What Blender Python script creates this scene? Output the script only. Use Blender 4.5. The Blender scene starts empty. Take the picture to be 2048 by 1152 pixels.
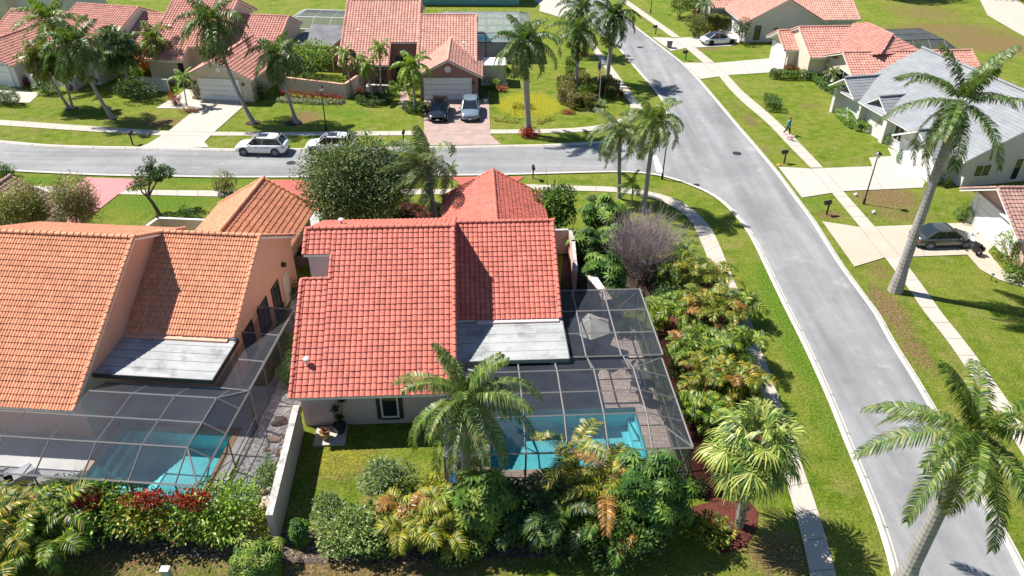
import bpy, bmesh, math, random
import numpy as np
from mathutils import Vector, Matrix
random.seed(7); NR = np.random.default_rng(11)
S = bpy.context.scene; COL = S.collection
# ---------------------------------------------------------------- camera, sky, sun, exposure
F_PX, PITCH, H, ROLL = 1494.0, math.radians(33.7), 28.0, math.radians(0.5)
_r = Vector((1, 0, 0)); _u = Vector((0, math.sin(PITCH), math.cos(PITCH))); FW = Vector((0, math.cos(PITCH), -math.sin(PITCH)))
CR = _r*math.cos(ROLL)+_u*math.sin(ROLL); CU = -_r*math.sin(ROLL)+_u*math.cos(ROLL)
cam_d = bpy.data.cameras.new('camera'); cam = bpy.data.objects.new('camera', cam_d); COL.objects.link(cam)
cam_d.sensor_width = 36; cam_d.lens = F_PX/2048*36; cam_d.clip_end = 2000; cam_d.clip_start = .5
cam.matrix_world = Matrix(((CR.x, CU.x, -FW.x, 0), (CR.y, CU.y, -FW.y, 0), (CR.z, CU.z, -FW.z, H), (0, 0, 0, 1)))
S.camera = cam
SUN = Vector((-.665, .25, 1.0)).normalized()
W = bpy.data.worlds.new('World'); S.world = W; W.use_nodes = True
nt = W.node_tree; bg = nt.nodes['Background']; sk = nt.nodes.new('ShaderNodeTexSky'); sk.sky_type = 'NISHITA'; sk.sun_disc = False
sk.sun_elevation = math.asin(SUN.z); sk.sun_rotation = math.atan2(SUN.x, SUN.y); sk.air_density = 1.2; sk.dust_density = .1; sk.ozone_density = 5.
nt.links.new(sk.outputs[0], bg.inputs[0]); bg.inputs[1].default_value = .06
sd = bpy.data.lights.new('sun', 'SUN'); sd.energy = 4.8; sd.angle = math.radians(.5); sd.color = (1, .955, .88)
so = bpy.data.objects.new('sun', sd); COL.objects.link(so); so.rotation_euler = (-SUN).to_track_quat('-Z', 'Y').to_euler(); so.location = (0, 0, 60)
S.view_settings.view_transform = 'Standard'; S.view_settings.look = 'None'; S.view_settings.exposure = .88; S.view_settings.gamma = 1
S.cycles.max_bounces = 6; S.cycles.transparent_max_bounces = 24; S.cycles.caustics_reflective = False; S.cycles.caustics_refractive = False
S.cycles.sample_clamp_indirect = 6

# ---------------------------------------------------------------- where a point of the site lies
def U(px, py, z=0.):
    d = CR*(px-1024)+CU*(576-py)+FW*F_PX; t = (z-H)/d.z
    return Vector((0, 0, H))+d*t
def Uy(px, py, y):
    d = CR*(px-1024)+CU*(576-py)+FW*F_PX; return Vector((0, 0, H))+d*(y/d.y)
class Fr:
    def __init__(s, ox, oy, deg):
        t = math.radians(deg); s.o = Vector((ox, oy, 0)); s.A = Vector((math.cos(t), math.sin(t), 0)); s.B = Vector((-math.sin(t), math.cos(t), 0)); s.deg = deg
    def w(s, a, b, z=0.): return s.o+s.A*a+s.B*b+Vector((0, 0, z))
    def sub(s, a, b, deg): p = s.w(a, b); return Fr(p.x, p.y, s.deg+deg)

# ---------------------------------------------------------------- objects
ORG = {}
def tag(o, label=None, cat=None, group=None, kind=None):
    if label: o['label'] = label
    if cat: o['category'] = cat
    if group: o['group'] = group
    if kind: o['kind'] = kind
    return o
def thing(name, loc, label, cat, group=None, rz=0., local=False):
    o = bpy.data.objects.new(name, None); COL.objects.link(o); o.location = loc; o.rotation_euler = (0, 0, rz); o.empty_display_size = .3
    ORG[o] = Vector((0, 0, 0)) if local else Vector(loc)
    return tag(o, label, cat, group)
def rec(o, new):
    for ch in o.children:
        c = ch.copy(); COL.objects.link(c); c.parent = new; rec(ch, c)
def dup(root, loc, rz, label, group=None, scale=None):
    r = root.copy(); COL.objects.link(r); r.location = loc; r.rotation_euler = (0, 0, rz); r['label'] = label
    if group: r['group'] = group
    if scale: r.scale = (scale,)*3
    rec(root, r); return r

class MB:
    def __init__(s): s.v = []; s.f = []; s.c = []; s.n = 0; s.chunks = []
    def add(s, vs, fs, col=(1, 1, 1)):
        k = s.n; s.v.extend([tuple(p) for p in vs]); s.n += len(vs)
        s.f.extend([tuple(i+k for i in f) for f in fs])
        if col and isinstance(col[0], (tuple, list)): s.c.extend(col)
        else: s.c.extend([col]*len(fs))
        return s
    def hexa(s, p, col=(1, 1, 1)):   # 8 corners: bottom loop, top loop
        return s.add(p, [(3, 2, 1, 0), (4, 5, 6, 7), (0, 1, 5, 4), (1, 2, 6, 5), (2, 3, 7, 6), (3, 0, 4, 7)], col)
    def box(s, c, d, rz=0., col=(1, 1, 1), fr=None):
        x, y, z = d[0]/2, d[1]/2, d[2]/2; pts = [(-x, -y, -z), (x, -y, -z), (x, y, -z), (-x, y, -z), (-x, -y, z), (x, -y, z), (x, y, z), (-x, y, z)]
        ca, sa = math.cos(rz), math.sin(rz); out = []
        for p in pts: out.append((c[0]+p[0]*ca-p[1]*sa, c[1]+p[0]*sa+p[1]*ca, c[2]+p[2]))
        return s.hexa(out, col)
    def fbox(s, fr, a0, a1, b0, b1, z0, z1, col=(1, 1, 1)):
        return s.hexa([fr.w(a0, b0, z0), fr.w(a1, b0, z0), fr.w(a1, b1, z0), fr.w(a0, b1, z0), fr.w(a0, b0, z1), fr.w(a1, b0, z1), fr.w(a1, b1, z1), fr.w(a0, b1, z1)], col)
    def prism(s, fr, a0, a1, prof, col=(1, 1, 1)):   # profile of (b,z), extruded along a
        n = len(prof); v = [fr.w(a0, b, z) for b, z in prof]+[fr.w(a1, b, z) for b, z in prof]
        return s.add(v, [tuple(range(n)), tuple(range(2*n-1, n-1, -1))]+[(i, i+n, (i+1) % n+n, (i+1) % n) for i in range(n)], col)
    def tube(s, pts, rad, n=8, col=(1, 1, 1), cap=True):
        pts = [Vector(p) for p in pts]; k = s.n; m = len(pts); 
        if not hasattr(rad, '__len__'): rad = [rad]*m
        vs = []; ref = None
        for i, p in enumerate(pts):
            d = (pts[min(i+1, m-1)]-pts[max(i-1, 0)]).normalized()
            if ref is None: ref = Vector((1, 0, 0)) if abs(d.x) < .8 else Vector((0, 1, 0))
            x = (ref-d*ref.dot(d)).normalized(); y = d.cross(x); ref = x
            for j in range(n):
                a = 2*math.pi*j/n; vs.append(p+(x*math.cos(a)+y*math.sin(a))*rad[i])
        fs = [(i*n+j, i*n+(j+1) % n, (i+1)*n+(j+1) % n, (i+1)*n+j) for i in range(m-1) for j in range(n)]
        if cap: fs += [tuple(range(n-1, -1, -1)), tuple(range((m-1)*n, m*n))]
        return s.add(vs, fs, col)
    def lathe(s, c, prof, n=16, col=(1, 1, 1)):
        vs = [(c[0]+r*math.cos(2*math.pi*j/n), c[1]+r*math.sin(2*math.pi*j/n), c[2]+z) for r, z in prof for j in range(n)]; m = len(prof)
        fs = [(i*n+j, i*n+(j+1) % n, (i+1)*n+(j+1) % n, (i+1)*n+j) for i in range(m-1) for j in range(n)]+[tuple(range(n-1, -1, -1)), tuple(range((m-1)*n, m*n))]
        return s.add(vs, fs, col)
    def np(s, V, Fc, C):   # numpy chunk of quads
        s.chunks.append((V.reshape(-1, 3), Fc.reshape(-1, 4), C.reshape(-1, 3))); return s
    def build(s, name, mat, parent=None, smooth=False, org=None, recalc=False):
        V = [np.array(s.v, dtype=np.float64).reshape(-1, 3)] if s.v else []; nv = s.n
        loops = [np.array([i for f in s.f for i in f], dtype=np.int32)] if s.f else []; sizes = [np.array([len(f) for f in s.f], dtype=np.int32)] if s.f else []
        C = [np.array(s.c, dtype=np.float64).reshape(-1, 3)] if s.c else []
        for v, f, c in s.chunks:
            V.append(v); loops.append((f+nv).ravel().astype(np.int32)); sizes.append(np.full(len(f), 4, np.int32)); C.append(c); nv += len(v)
        V = np.concatenate(V); L = np.concatenate(loops); Z = np.concatenate(sizes); C = np.concatenate(C)
        if parent is not None: o0 = ORG[parent]
        elif org is not None: o0 = Vector(org)
        else: mn, mx = V.min(0), V.max(0); o0 = Vector(((mn[0]+mx[0])/2, (mn[1]+mx[1])/2, mn[2]))
        V = V-np.array(o0); me = bpy.data.meshes.new(name)
        me.vertices.add(len(V)); me.vertices.foreach_set('co', V.ravel().astype(np.float32))
        me.loops.add(len(L)); me.loops.foreach_set('vertex_index', L)
        me.polygons.add(len(Z)); st = np.concatenate([[0], np.cumsum(Z)[:-1]]).astype(np.int32); me.polygons.foreach_set('loop_start', st)
        me.update(calc_edges=True)
        at = me.attributes.new('Col', 'FLOAT_COLOR', 'FACE'); at.data.foreach_set('color', np.concatenate([C, np.ones((len(C), 1))], 1).ravel().astype(np.float32))
        if recalc:
            b = bmesh.new(); b.from_mesh(me); bmesh.ops.recalc_face_normals(b, faces=b.faces); b.to_mesh(me); b.free()
        me.polygons.foreach_set('use_smooth', np.full(len(Z), bool(smooth)))
        me.materials.append(mat); o = bpy.data.objects.new(name, me); COL.objects.link(o)
        if parent is not None: o.parent = parent
        else: o.location = o0
        ORG[o] = o0; return o

# ---------------------------------------------------------------- materials
def nodes(name):
    m = bpy.data.materials.new(name); m.use_nodes = True; t = m.node_tree; return m, t, t.nodes['Principled BSDF'], t.nodes, t.links
def _coord(N, L, kind='Object', scale=1.):
    c = N.new('ShaderNodeNewGeometry'); return c.outputs['Position']
def noise(N, L, scale, detail=4, rough=.55, vec=None, w=None):
    n = N.new('ShaderNodeTexNoise'); n.inputs['Scale'].default_value = scale; n.inputs['Detail'].default_value = detail; n.inputs['Roughness'].default_value = rough
    L.new(vec if vec else _coord(N, L), n.inputs['Vector']); return n.outputs['Fac']
def ramp(N, L, fac, stops):
    r = N.new('ShaderNodeValToRGB'); e = r.color_ramp.elements
    for i, (p, c) in enumerate(stops):
        x = e[i] if i < 2 else e.new(p); x.position = p; x.color = (*c, 1) if len(c) == 3 else c
    L.new(fac, r.inputs[0]); return r.outputs[0]
def mixc(N, L, fac, a, b, mode='MIX'):
    m = N.new('ShaderNodeMix'); m.data_type = 'RGBA'; m.blend_type = mode
    for k, x in ((0, fac), (6, a), (7, b)):
        if isinstance(x, (int, float)): m.inputs[k].default_value = x
        elif isinstance(x, tuple): m.inputs[k].default_value = (*x, 1)
        else: L.new(x, m.inputs[k])
    return m.outputs[2]
def math_(N, L, op, a, b=0., clamp=False):
    m = N.new('ShaderNodeMath'); m.operation = op; m.use_clamp = clamp
    for k, x in ((0, a), (1, b)):
        if isinstance(x, (int, float)): m.inputs[k].default_value = x
        else: L.new(x, m.inputs[k])
    return m.outputs[0]
def bump(N, L, P, h, strength=.4, dist=.02):
    b = N.new('ShaderNodeBump'); b.inputs['Strength'].default_value = strength; b.inputs['Distance'].default_value = dist
    L.new(h, b.inputs['Height']); L.new(b.outputs[0], P.inputs['Normal'])
def surf(name, c, rough=.8, var=.12, scale=1.2, fine=18., bs=.25, spec=.3, dirt=None, attr=True, metal=0.):
    m, t, P, N, L = nodes(name)
    a = noise(N, L, scale, 5); b = noise(N, L, fine, 4)
    lo = tuple(x*(1-var*1.6) for x in c); hi = tuple(min(1, x*(1+var)) for x in c)
    col = ramp(N, L, a, [(.3, lo), (.7, hi)])
    col = mixc(N, L, .35, col, ramp(N, L, b, [(.3, tuple(x*.82 for x in c)), (.7, tuple(min(1, x*1.1) for x in c))]))
    if dirt:
        d = noise(N, L, dirt[1], 6, .65); col = mixc(N, L, ramp(N, L, d, [(dirt[2], (0, 0, 0)), (dirt[2]+.14, (dirt[3],)*3)]), col, dirt[0])
    if attr:
        at = N.new('ShaderNodeAttribute'); at.attribute_name = 'Col'; col = mixc(N, L, 1., col, at.outputs['Color'], 'MULTIPLY')
    L.new(col, P.inputs['Base Color']); P.inputs['Roughness'].default_value = rough; P.inputs['Specular IOR Level'].default_value = spec; P.inputs['Metallic'].default_value = metal
    if bs: bump(N, L, P, b, bs, .01)
    return m
def leafmat(name, rough=.42, trans=.28, spec=.45):
    m, t, P, N, L = nodes(name); at = N.new('ShaderNodeAttribute'); at.attribute_name = 'Col'
    n = noise(N, L, 3.5, 3); col = mixc(N, L, 1., at.outputs['Color'], ramp(N, L, n, [(.3, (.72, .75, .7)), (.72, (1.2, 1.18, 1.1))]), 'MULTIPLY')
    L.new(col, P.inputs['Base Color']); P.inputs['Roughness'].default_value = rough; P.inputs['Specular IOR Level'].default_value = spec
    tr = N.new('ShaderNodeBsdfTranslucent'); L.new(mixc(N, L, 1., col, (1.3, 1.5, .6), 'MULTIPLY'), tr.inputs[0]); mx = N.new('ShaderNodeMixShader'); mx.inputs[0].default_value = trans
    L.new(P.outputs[0], mx.inputs[1]); L.new(tr.outputs[0], mx.inputs[2]); L.new(mx.outputs[0], N['Material Output'].inputs[0]); return m
def plain(name, c, rough=.5, metal=0., spec=.5, emit=None):
    m, t, P, N, L = nodes(name)
    n = noise(N, L, 6., 3); col = ramp(N, L, n, [(.3, tuple(x*.92 for x in c)), (.7, tuple(min(1., x*1.05) for x in c))]); L.new(col, P.inputs['Base Color'])
    P.inputs['Roughness'].default_value = rough; P.inputs['Metallic'].default_value = metal; P.inputs['Specular IOR Level'].default_value = spec; return m
def paint(name, c, rough=.25, flake=.0):
    m, t, P, N, L = nodes(name); n = noise(N, L, 2.2, 2)
    L.new(ramp(N, L, n, [(.3, tuple(x*.93 for x in c)), (.7, c)]), P.inputs['Base Color']); P.inputs['Roughness'].default_value = rough; P.inputs['Metallic'].default_value = flake
    P.inputs['Coat Weight'].default_value = .8; P.inputs['Coat Roughness'].default_value = .06; return m
M = {}
def grass_mat():
    m, t, P, N, L = nodes('lawn'); pos = _coord(N, L)
    at = N.new('ShaderNodeAttribute'); at.attribute_name = 'Zone'; sp = N.new('ShaderNodeSeparateColor'); L.new(at.outputs['Color'], sp.inputs[0])
    big = noise(N, L, .22, 4, .6); mid = noise(N, L, 1.1, 6, .62); fine = noise(N, L, 7., 6, .75); vf = noise(N, L, 26., 4, .8)
    g = ramp(N, L, mid, [(.28, (.08, .14, .012)), (.5, (.15, .22, .02)), (.74, (.255, .28, .05))])
    g = mixc(N, L, ramp(N, L, big, [(.4, (0, 0, 0)), (.68, (.55,)*3)]), g, (.27, .27, .06))
    g = mixc(N, L, ramp(N, L, noise(N, L, .55, 5, .6), [(.52, (0, 0, 0)), (.72, (.6,)*3)]), g, (.29, .24, .11))
    dry = math_(N, L, 'MULTIPLY', sp.outputs[0], math_(N, L, 'ADD', -.25, math_(N, L, 'MULTIPLY', noise(N, L, 2.2, 6, .7), 2.7)), True)
    g = mixc(N, L, ramp(N, L, dry, [(.3, (0, 0, 0)), (.62, (.92,)*3)]), g, ramp(N, L, fine, [(.3, (.15, .095, .045)), (.7, (.30, .21, .11))]))
    yel = math_(N, L, 'MULTIPLY', sp.outputs[1], math_(N, L, 'ADD', .5, mid), True)
    g = mixc(N, L, ramp(N, L, yel, [(.35, (0, 0, 0)), (.55, (.9,)*3)]), g, ramp(N, L, fine, [(.3, (.2, .22, .015)), (.7, (.42, .38, .03))]))
    lus = math_(N, L, 'MULTIPLY', sp.outputs[2], math_(N, L, 'ADD', .5, mid), True)
    g = mixc(N, L, ramp(N, L, lus, [(.35, (0, 0, 0)), (.7, (.85,)*3)]), g, ramp(N, L, fine, [(.3, (.07, .155, .014)), (.7, (.15, .265, .024))]))
    g = mixc(N, L, .75, g, ramp(N, L, fine, [(.36, (.3, .36, .3)), (.64, (1.6, 1.5, 1.45))]), 'MULTIPLY')
    g = mixc(N, L, .7, g, ramp(N, L, vf, [(.36, (.35, .4, .35)), (.64, (1.6, 1.5, 1.45))]), 'MULTIPLY')
    L.new(g, P.inputs['Base Color']); P.inputs['Roughness'].default_value = .9; P.inputs['Specular IOR Level'].default_value = .12
    h = math_(N, L, 'ADD', fine, vf); bump(N, L, P, h, .9, .09); return m
def asphalt_mat():
    m, t, P, N, L = nodes('asphalt'); mp = N.new('ShaderNodeMapping'); L.new(_coord(N, L), mp.inputs[0])
    a = noise(N, L, .16, 5, .6); b = noise(N, L, .9, 6, .7); c = noise(N, L, 30., 4, .8)
    g = ramp(N, L, a, [(.3, (.215, .215, .22)), (.7, (.285, .285, .29))])
    g = mixc(N, L, .6, g, ramp(N, L, b, [(.3, (.82, .82, .83)), (.7, (1.14, 1.14, 1.13))]), 'MULTIPLY')
    g = mixc(N, L, ramp(N, L, noise(N, L, .45, 5, .62), [(.62, (0, 0, 0)), (.7, (.35,)*3)]), g, (.42, .42, .42))
    g = mixc(N, L, .45, g, ramp(N, L, c, [(.3, (.65,)*3), (.7, (1.35,)*3)]), 'MULTIPLY')
    def streak(sx, sy):
        q = N.new('ShaderNodeMapping'); q.inputs['Scale'].default_value = (sx, sy, 1); L.new(_coord(N, L), q.inputs[0]); return noise(N, L, 1., 4, .55, q.outputs[0])
    sx = N.new('ShaderNodeSeparateXYZ'); L.new(_coord(N, L), sx.inputs[0]); side = math_(N, L, 'GREATER_THAN', sx.outputs[0], 9.)
    stv = mixc(N, L, side, ramp(N, L, streak(.035, .75), [(.3, (.74,)*3), (.7, (1.16,)*3)]), ramp(N, L, streak(.8, .05), [(.3, (.72,)*3), (.7, (1.16,)*3)])); g = mixc(N, L, .9, g, stv, 'MULTIPLY')
    v = N.new('ShaderNodeTexVoronoi'); v.feature = 'DISTANCE_TO_EDGE'; v.inputs['Scale'].default_value = .11; wv = N.new('ShaderNodeVectorMath'); wv.operation = 'ADD'; nn = N.new('ShaderNodeTexNoise'); nn.inputs['Scale'].default_value = .5; nn.inputs['Detail'].default_value = 6
    L.new(_coord(N, L), nn.inputs['Vector']); L.new(_coord(N, L), wv.inputs[0]); sc = N.new('ShaderNodeVectorMath'); sc.operation = 'SCALE'; sc.inputs[3].default_value = 3.; L.new(nn.outputs['Color'], sc.inputs[0]); L.new(sc.outputs[0], wv.inputs[1]); L.new(wv.outputs[0], v.inputs['Vector'])
    g = mixc(N, L, ramp(N, L, v.outputs['Distance'], [(.0, (.22,)*3), (.004, (0, 0, 0))]), g, (.12, .12, .12))
    g = mixc(N, L, ramp(N, L, noise(N, L, 1.7, 3, .5), [(.7, (0, 0, 0)), (.78, (.45,)*3)]), g, (.15, .15, .155))
    L.new(g, P.inputs['Base Color']); P.inputs['Roughness'].default_value = .85; P.inputs['Specular IOR Level'].default_value = .2; bump(N, L, P, c, .4, .01); return m
def mulch_mat(name, c1, c2, scale=9.):
    m, t, P, N, L = nodes(name); v = N.new('ShaderNodeTexVoronoi'); v.inputs['Scale'].default_value = scale; L.new(_coord(N, L), v.inputs['Vector'])
    s = N.new('ShaderNodeSeparateColor'); L.new(v.outputs['Color'], s.inputs[0])
    col = mixc(N, L, s.outputs[0], c1, c2); col = mixc(N, L, .5, col, ramp(N, L, noise(N, L, 1.2, 5), [(.3, (.6,)*3), (.7, (1.3,)*3)]), 'MULTIPLY')
    L.new(col, P.inputs['Base Color']); P.inputs['Roughness'].default_value = .95; P.inputs['Specular IOR Level'].default_value = .1; bump(N, L, P, v.outputs['Distance'], .8, .05); return m
def brick_mat(name, c1, c2, mortar, w=.3, hgt=.2, rz=0.):
    m, t, P, N, L = nodes(name); mp = N.new('ShaderNodeMapping'); mp.inputs['Rotation'].default_value = (0, 0, rz); L.new(_coord(N, L), mp.inputs[0])
    b = N.new('ShaderNodeTexBrick'); b.inputs['Scale'].default_value = 1.; b.inputs['Brick Width'].default_value = w; b.inputs['Row Height'].default_value = hgt; b.inputs['Mortar Size'].default_value = .012
    b.inputs['Color1'].default_value = (*c1, 1); b.inputs['Color2'].default_value = (*c2, 1); b.inputs['Mortar'].default_value = (*mortar, 1); b.inputs['Bias'].default_value = 0.
    L.new(mp.outputs[0], b.inputs['Vector'])
    col = mixc(N, L, .6, b.outputs['Color'], ramp(N, L, noise(N, L, .9, 5), [(.3, (.75,)*3), (.7, (1.2,)*3)]), 'MULTIPLY')
    L.new(col, P.inputs['Base Color']); P.inputs['Roughness'].default_value = .85; return m
def screen_mat(name='screen_mesh', d=(.105, .11, .125), op=.44):
    m, t, P, N, L = nodes(name); P.inputs['Base Color'].default_value = (*d, 1); P.inputs['Roughness'].default_value = .75; P.inputs['Specular IOR Level'].default_value = .35
    n = noise(N, L, 1.3, 5, .6); L.new(ramp(N, L, n, [(.3, tuple(x*.8 for x in d)), (.7, tuple(x*1.35 for x in d))]), P.inputs['Base Color'])
    tr = N.new('ShaderNodeBsdfTransparent'); mx = N.new('ShaderNodeMixShader')
    L.new(ramp(N, L, noise(N, L, .8, 4), [(.3, (op-.06,)*3), (.7, (op+.07,)*3)]), mx.inputs[0]); L.new(tr.outputs[0], mx.inputs[1]); L.new(P.outputs[0], mx.inputs[2]); L.new(mx.outputs[0], N['Material Output'].inputs[0]); return m
def water_mat():
    m, t, P, N, L = nodes('pool_water'); tr = N.new('ShaderNodeBsdfTransparent'); tr.inputs[0].default_value = (.93, .985, 1, 1)
    gl = N.new('ShaderNodeBsdfGlossy'); gl.inputs['Roughness'].default_value = .05; fr = N.new('ShaderNodeFresnel'); fr.inputs[0].default_value = 1.33
    n = noise(N, L, 5., 4, .6); b = N.new('ShaderNodeBump'); b.inputs['Strength'].default_value = .35; b.inputs['Distance'].default_value = .04; L.new(n, b.inputs['Height']); L.new(b.outputs[0], gl.inputs['Normal']); L.new(b.outputs[0], fr.inputs['Normal'])
    mx = N.new('ShaderNodeMixShader'); L.new(fr.outputs[0], mx.inputs[0]); L.new(tr.outputs[0], mx.inputs[1]); L.new(gl.outputs[0], mx.inputs[2]); L.new(mx.outputs[0], N['Material Output'].inputs[0]); return m
def pool_mat():
    m, t, P, N, L = nodes('pool_plaster'); v = N.new('ShaderNodeTexVoronoi'); v.feature = 'SMOOTH_F1'; v.inputs['Scale'].default_value = 7.; L.new(_coord(N, L), v.inputs['Vector'])
    L.new(mixc(N, L, ramp(N, L, v.outputs['Distance'], [(.1, (0,)*3), (.7, (1,)*3)]), (.12, .68, .76), (.22, .86, .92)), P.inputs['Base Color']); P.inputs['Roughness'].default_value = .6; return m
M['grass'] = grass_mat(); M['asphalt'] = asphalt_mat()
M['walk'] = surf('sidewalk_concrete', (.46, .41, .35), .9, .08, .8, 22., .2, dirt=((.36, .32, .27), .7, .62, .5))
M['kerb'] = surf('kerb_concrete', (.50, .465, .42), .9, .08, .9, 20., .2, dirt=((.30, .28, .26), 1.2, .58, .55))
M['drive_white'] = surf('driveway_concrete', (.45, .415, .37), .9, .06, .5, 18., .15, dirt=((.45, .42, .38), .6, .64, .4))
M['drive_tan'] = surf('driveway_tan', (.46, .39, .31), .9, .06, .5, 18., .15, dirt=((.42, .36, .3), .6, .62, .4))
M['drive_pink'] = surf('driveway_pink', (.50, .22, .22), .9, .07, .6, 20., .15)
M['drive_coral'] = surf('driveway_coral', (.60, .115, .10), .9, .07, .6, 20., .15)
M['drive_brick'] = brick_mat('driveway_brick', (.36, .25, .215), (.43, .31, .27), (.30, .22, .19), .22, .11, .06)
M['paver'] = brick_mat('deck_pavers', (.50, .38, .32), (.60, .48, .41), (.25, .2, .17), .42, .3, .06)
M['deck'] = surf('pool_deck', (.62, .61, .60), .9, .05, .8, 16., .1)
M['coping'] = surf('pool_coping', (.48, .31, .19), .8, .1, 2., 14., .1)
M['patio_dark'] = surf('patio_dark', (.17, .165, .16), .85, .1, 1., 14., .1); M['mulch'] = mulch_mat('red_mulch', (.15, .045, .032), (.075, .028, .022), 14.)
M['litter'] = mulch_mat('leaf_litter', (.16, .125, .10), (.05, .04, .035), 9.)
M['gravel'] = mulch_mat('white_gravel', (.62, .60, .58), (.28, .27, .26), 8.)
M['bed'] = mulch_mat('dark_mulch', (.10, .07, .055), (.04, .03, .025), 12.)
M['tile_coral'] = surf('roof_tile_coral', (.57, .16, .115), .7, .1, .7, 9., .25, .35, dirt=((.30, .11, .09), 1.1, .54, .5))
M['tile_orange'] = surf('roof_tile_orange', (.66, .29, .165), .75, .09, .6, 9., .25, .35, dirt=((.42, .19, .11), 1.0, .55, .45))
M['tile_salmon'] = surf('roof_tile_salmon', (.56, .27, .215), .75, .1, .7, 9., .2, dirt=((.36, .17, .13), 1.2, .58, .4))
M['tile_pink'] = surf('roof_tile_pink', (.58, .31, .245), .75, .12, .7, 9., .2, dirt=((.40, .2, .16), 1.2, .58, .4))
M['tile_brown'] = surf('roof_tile_brown', (.36, .215, .18), .8, .12, .8, 9., .2)
M['tile_grey'] = surf('roof_tile_grey', (.255, .265, .28), .8, .08, .8, 9., .2)
M['flat'] = surf('flat_roof_membrane', (.37, .375, .375), .85, .16, .7, 6., .2, dirt=((.15, .15, .155), .9, .52, .7))
M['flat_dark'] = surf('flat_roof_dark', (.16, .16, .17), .85, .3, .8, 6., .2)
M['st_pink'] = surf('stucco_pink', (.64, .42, .37), .9, .05, 1., 30., .2); M['st_peach'] = surf('stucco_peach', (.66, .38, .27), .9, .05, 1., 30., .2)
M['st_rose'] = surf('stucco_pale_rose', (.62, .48, .46), .9, .05, 1., 30., .2)
M['st_cream'] = surf('stucco_cream', (.62, .54, .43), .9, .05, 1., 30., .2); M['st_white'] = surf('stucco_white', (.64, .63, .60), .9, .04, 1., 30., .2)
M['st_mauve'] = surf('stucco_mauve', (.34, .20, .175), .9, .06, 1., 30., .2); M['st_teal'] = surf('stucco_teal', (.20, .44, .38), .9, .06, 1., 30., .2)
M['wall_top'] = surf('wall_top', (.50, .47, .44), .9, .3, 3., 20., .2, dirt=((.12, .11, .11), 2.5, .5, .7))
M['white'] = plain('white_paint', (.78, .78, .77), .45); M['frame'] = plain('bronze_frame', (.03, .027, .025), .45); M['alu'] = plain('screen_frame', (.23, .215, .20), .5, .2)
M['alu_white'] = plain('white_frame', (.72, .73, .74), .45); M['black'] = plain('black_metal', (.012, .012, .013), .4); M['glass'] = plain('dark_window_glass', (.02, .026, .032), .06, 0, .9)
M['rubber'] = plain('tyre_rubber', (.018, .018, .018), .8); M['rim'] = plain('alloy_rim', (.5, .5, .51), .3, .8); M['lampglass'] = plain('lamp_glass', (.65, .65, .6), .2)
M['screen'] = screen_mat(d=(.034, .04, .055), op=.46); M['screen_dense'] = screen_mat('dense_screen_mesh', (.07, .08, .10), .62); M['screen_light'] = screen_mat('screen_mesh_pale', (.20, .23, .25), .68); M['water'] = water_mat(); M['pool'] = pool_mat()
M['leaf'] = leafmat('foliage'); M['leaf_gloss'] = leafmat('glossy_foliage', .5, .22, .35); M['petal'] = leafmat('red_foliage', .5, .25, .3)
M['trunk'] = surf('palm_trunk', (.36, .335, .31), .9, .16, 1.3, 12., .5, dirt=((.16, .14, .13), 2., .56, .5)); M['bark'] = surf('bark', (.15, .11, .085), .95, .2, 3., 14., .6)
M['shaft'] = surf('green_crownshaft', (.28, .27, .07), .5, .2, 2., 8., .1); M['twig'] = surf('bare_twigs', (.36, .29, .29), .9, .15, 4., 20., .2)
M['terracotta'] = plain('terracotta_pot', (.42, .33, .14), .7); M['pot'] = plain('black_pot', (.02, .02, .022), .4); M['canvas'] = surf('umbrella_canvas', (.60, .57, .50), .9, .04, 2., 30., .1)
M['plastic'] = plain('white_plastic', (.75, .76, .78), .4); M['bin'] = plain('grey_bin', (.13, .14, .15), .5); M['blue'] = plain('blue_cover', (.015, .12, .42), .5); M['stone'] = surf('garden_stone', (.38, .29, .22), .9, .25, 2., 10., .5)

# ================================================================ SETTING
from mathutils.geometry import tessellate_polygon
def sheet(name, pts, z, mat, kind='structure', label=None, thick=.0):
    P3 = [U(x, y, z) for x, y in pts]; tri = tessellate_polygon([P3]); mb = MB()
    fs = []
    for a, b, c in tri:
        n = (P3[b]-P3[a]).cross(P3[c]-P3[a]); fs.append((a, b, c) if n.z > 0 else (a, c, b))
    mb.add(P3, fs)
    if thick:
        n = len(P3); 
        for i in range(n):
            p, q = P3[i], P3[(i+1) % n]; mb.add([p, q, (q[0], q[1], z-thick), (p[0], p[1], z-thick)], [(0, 1, 2, 3)])
    return tag(mb.build(name, mat), label, kind=kind)
def resamp(pl, n, smooth=True):
    P = [U(x, y) for x, y in pl]
    if smooth:
        for _ in range(2):
            Q = [P[0]]
            for a, b in zip(P, P[1:]): Q += [a*.75+b*.25, a*.25+b*.75]
            P = Q+[P[-1]]
    d = [0]
    for a, b in zip(P, P[1:]): d.append(d[-1]+(b-a).length)
    out = []; k = 0
    for i in range(n):
        t = d[-1]*i/(n-1)
        while k < len(d)-2 and d[k+1] < t: k += 1
        f = (t-d[k])/max(1e-6, d[k+1]-d[k]); out.append(P[k].lerp(P[k+1], min(1, f)))
    return out
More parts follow.
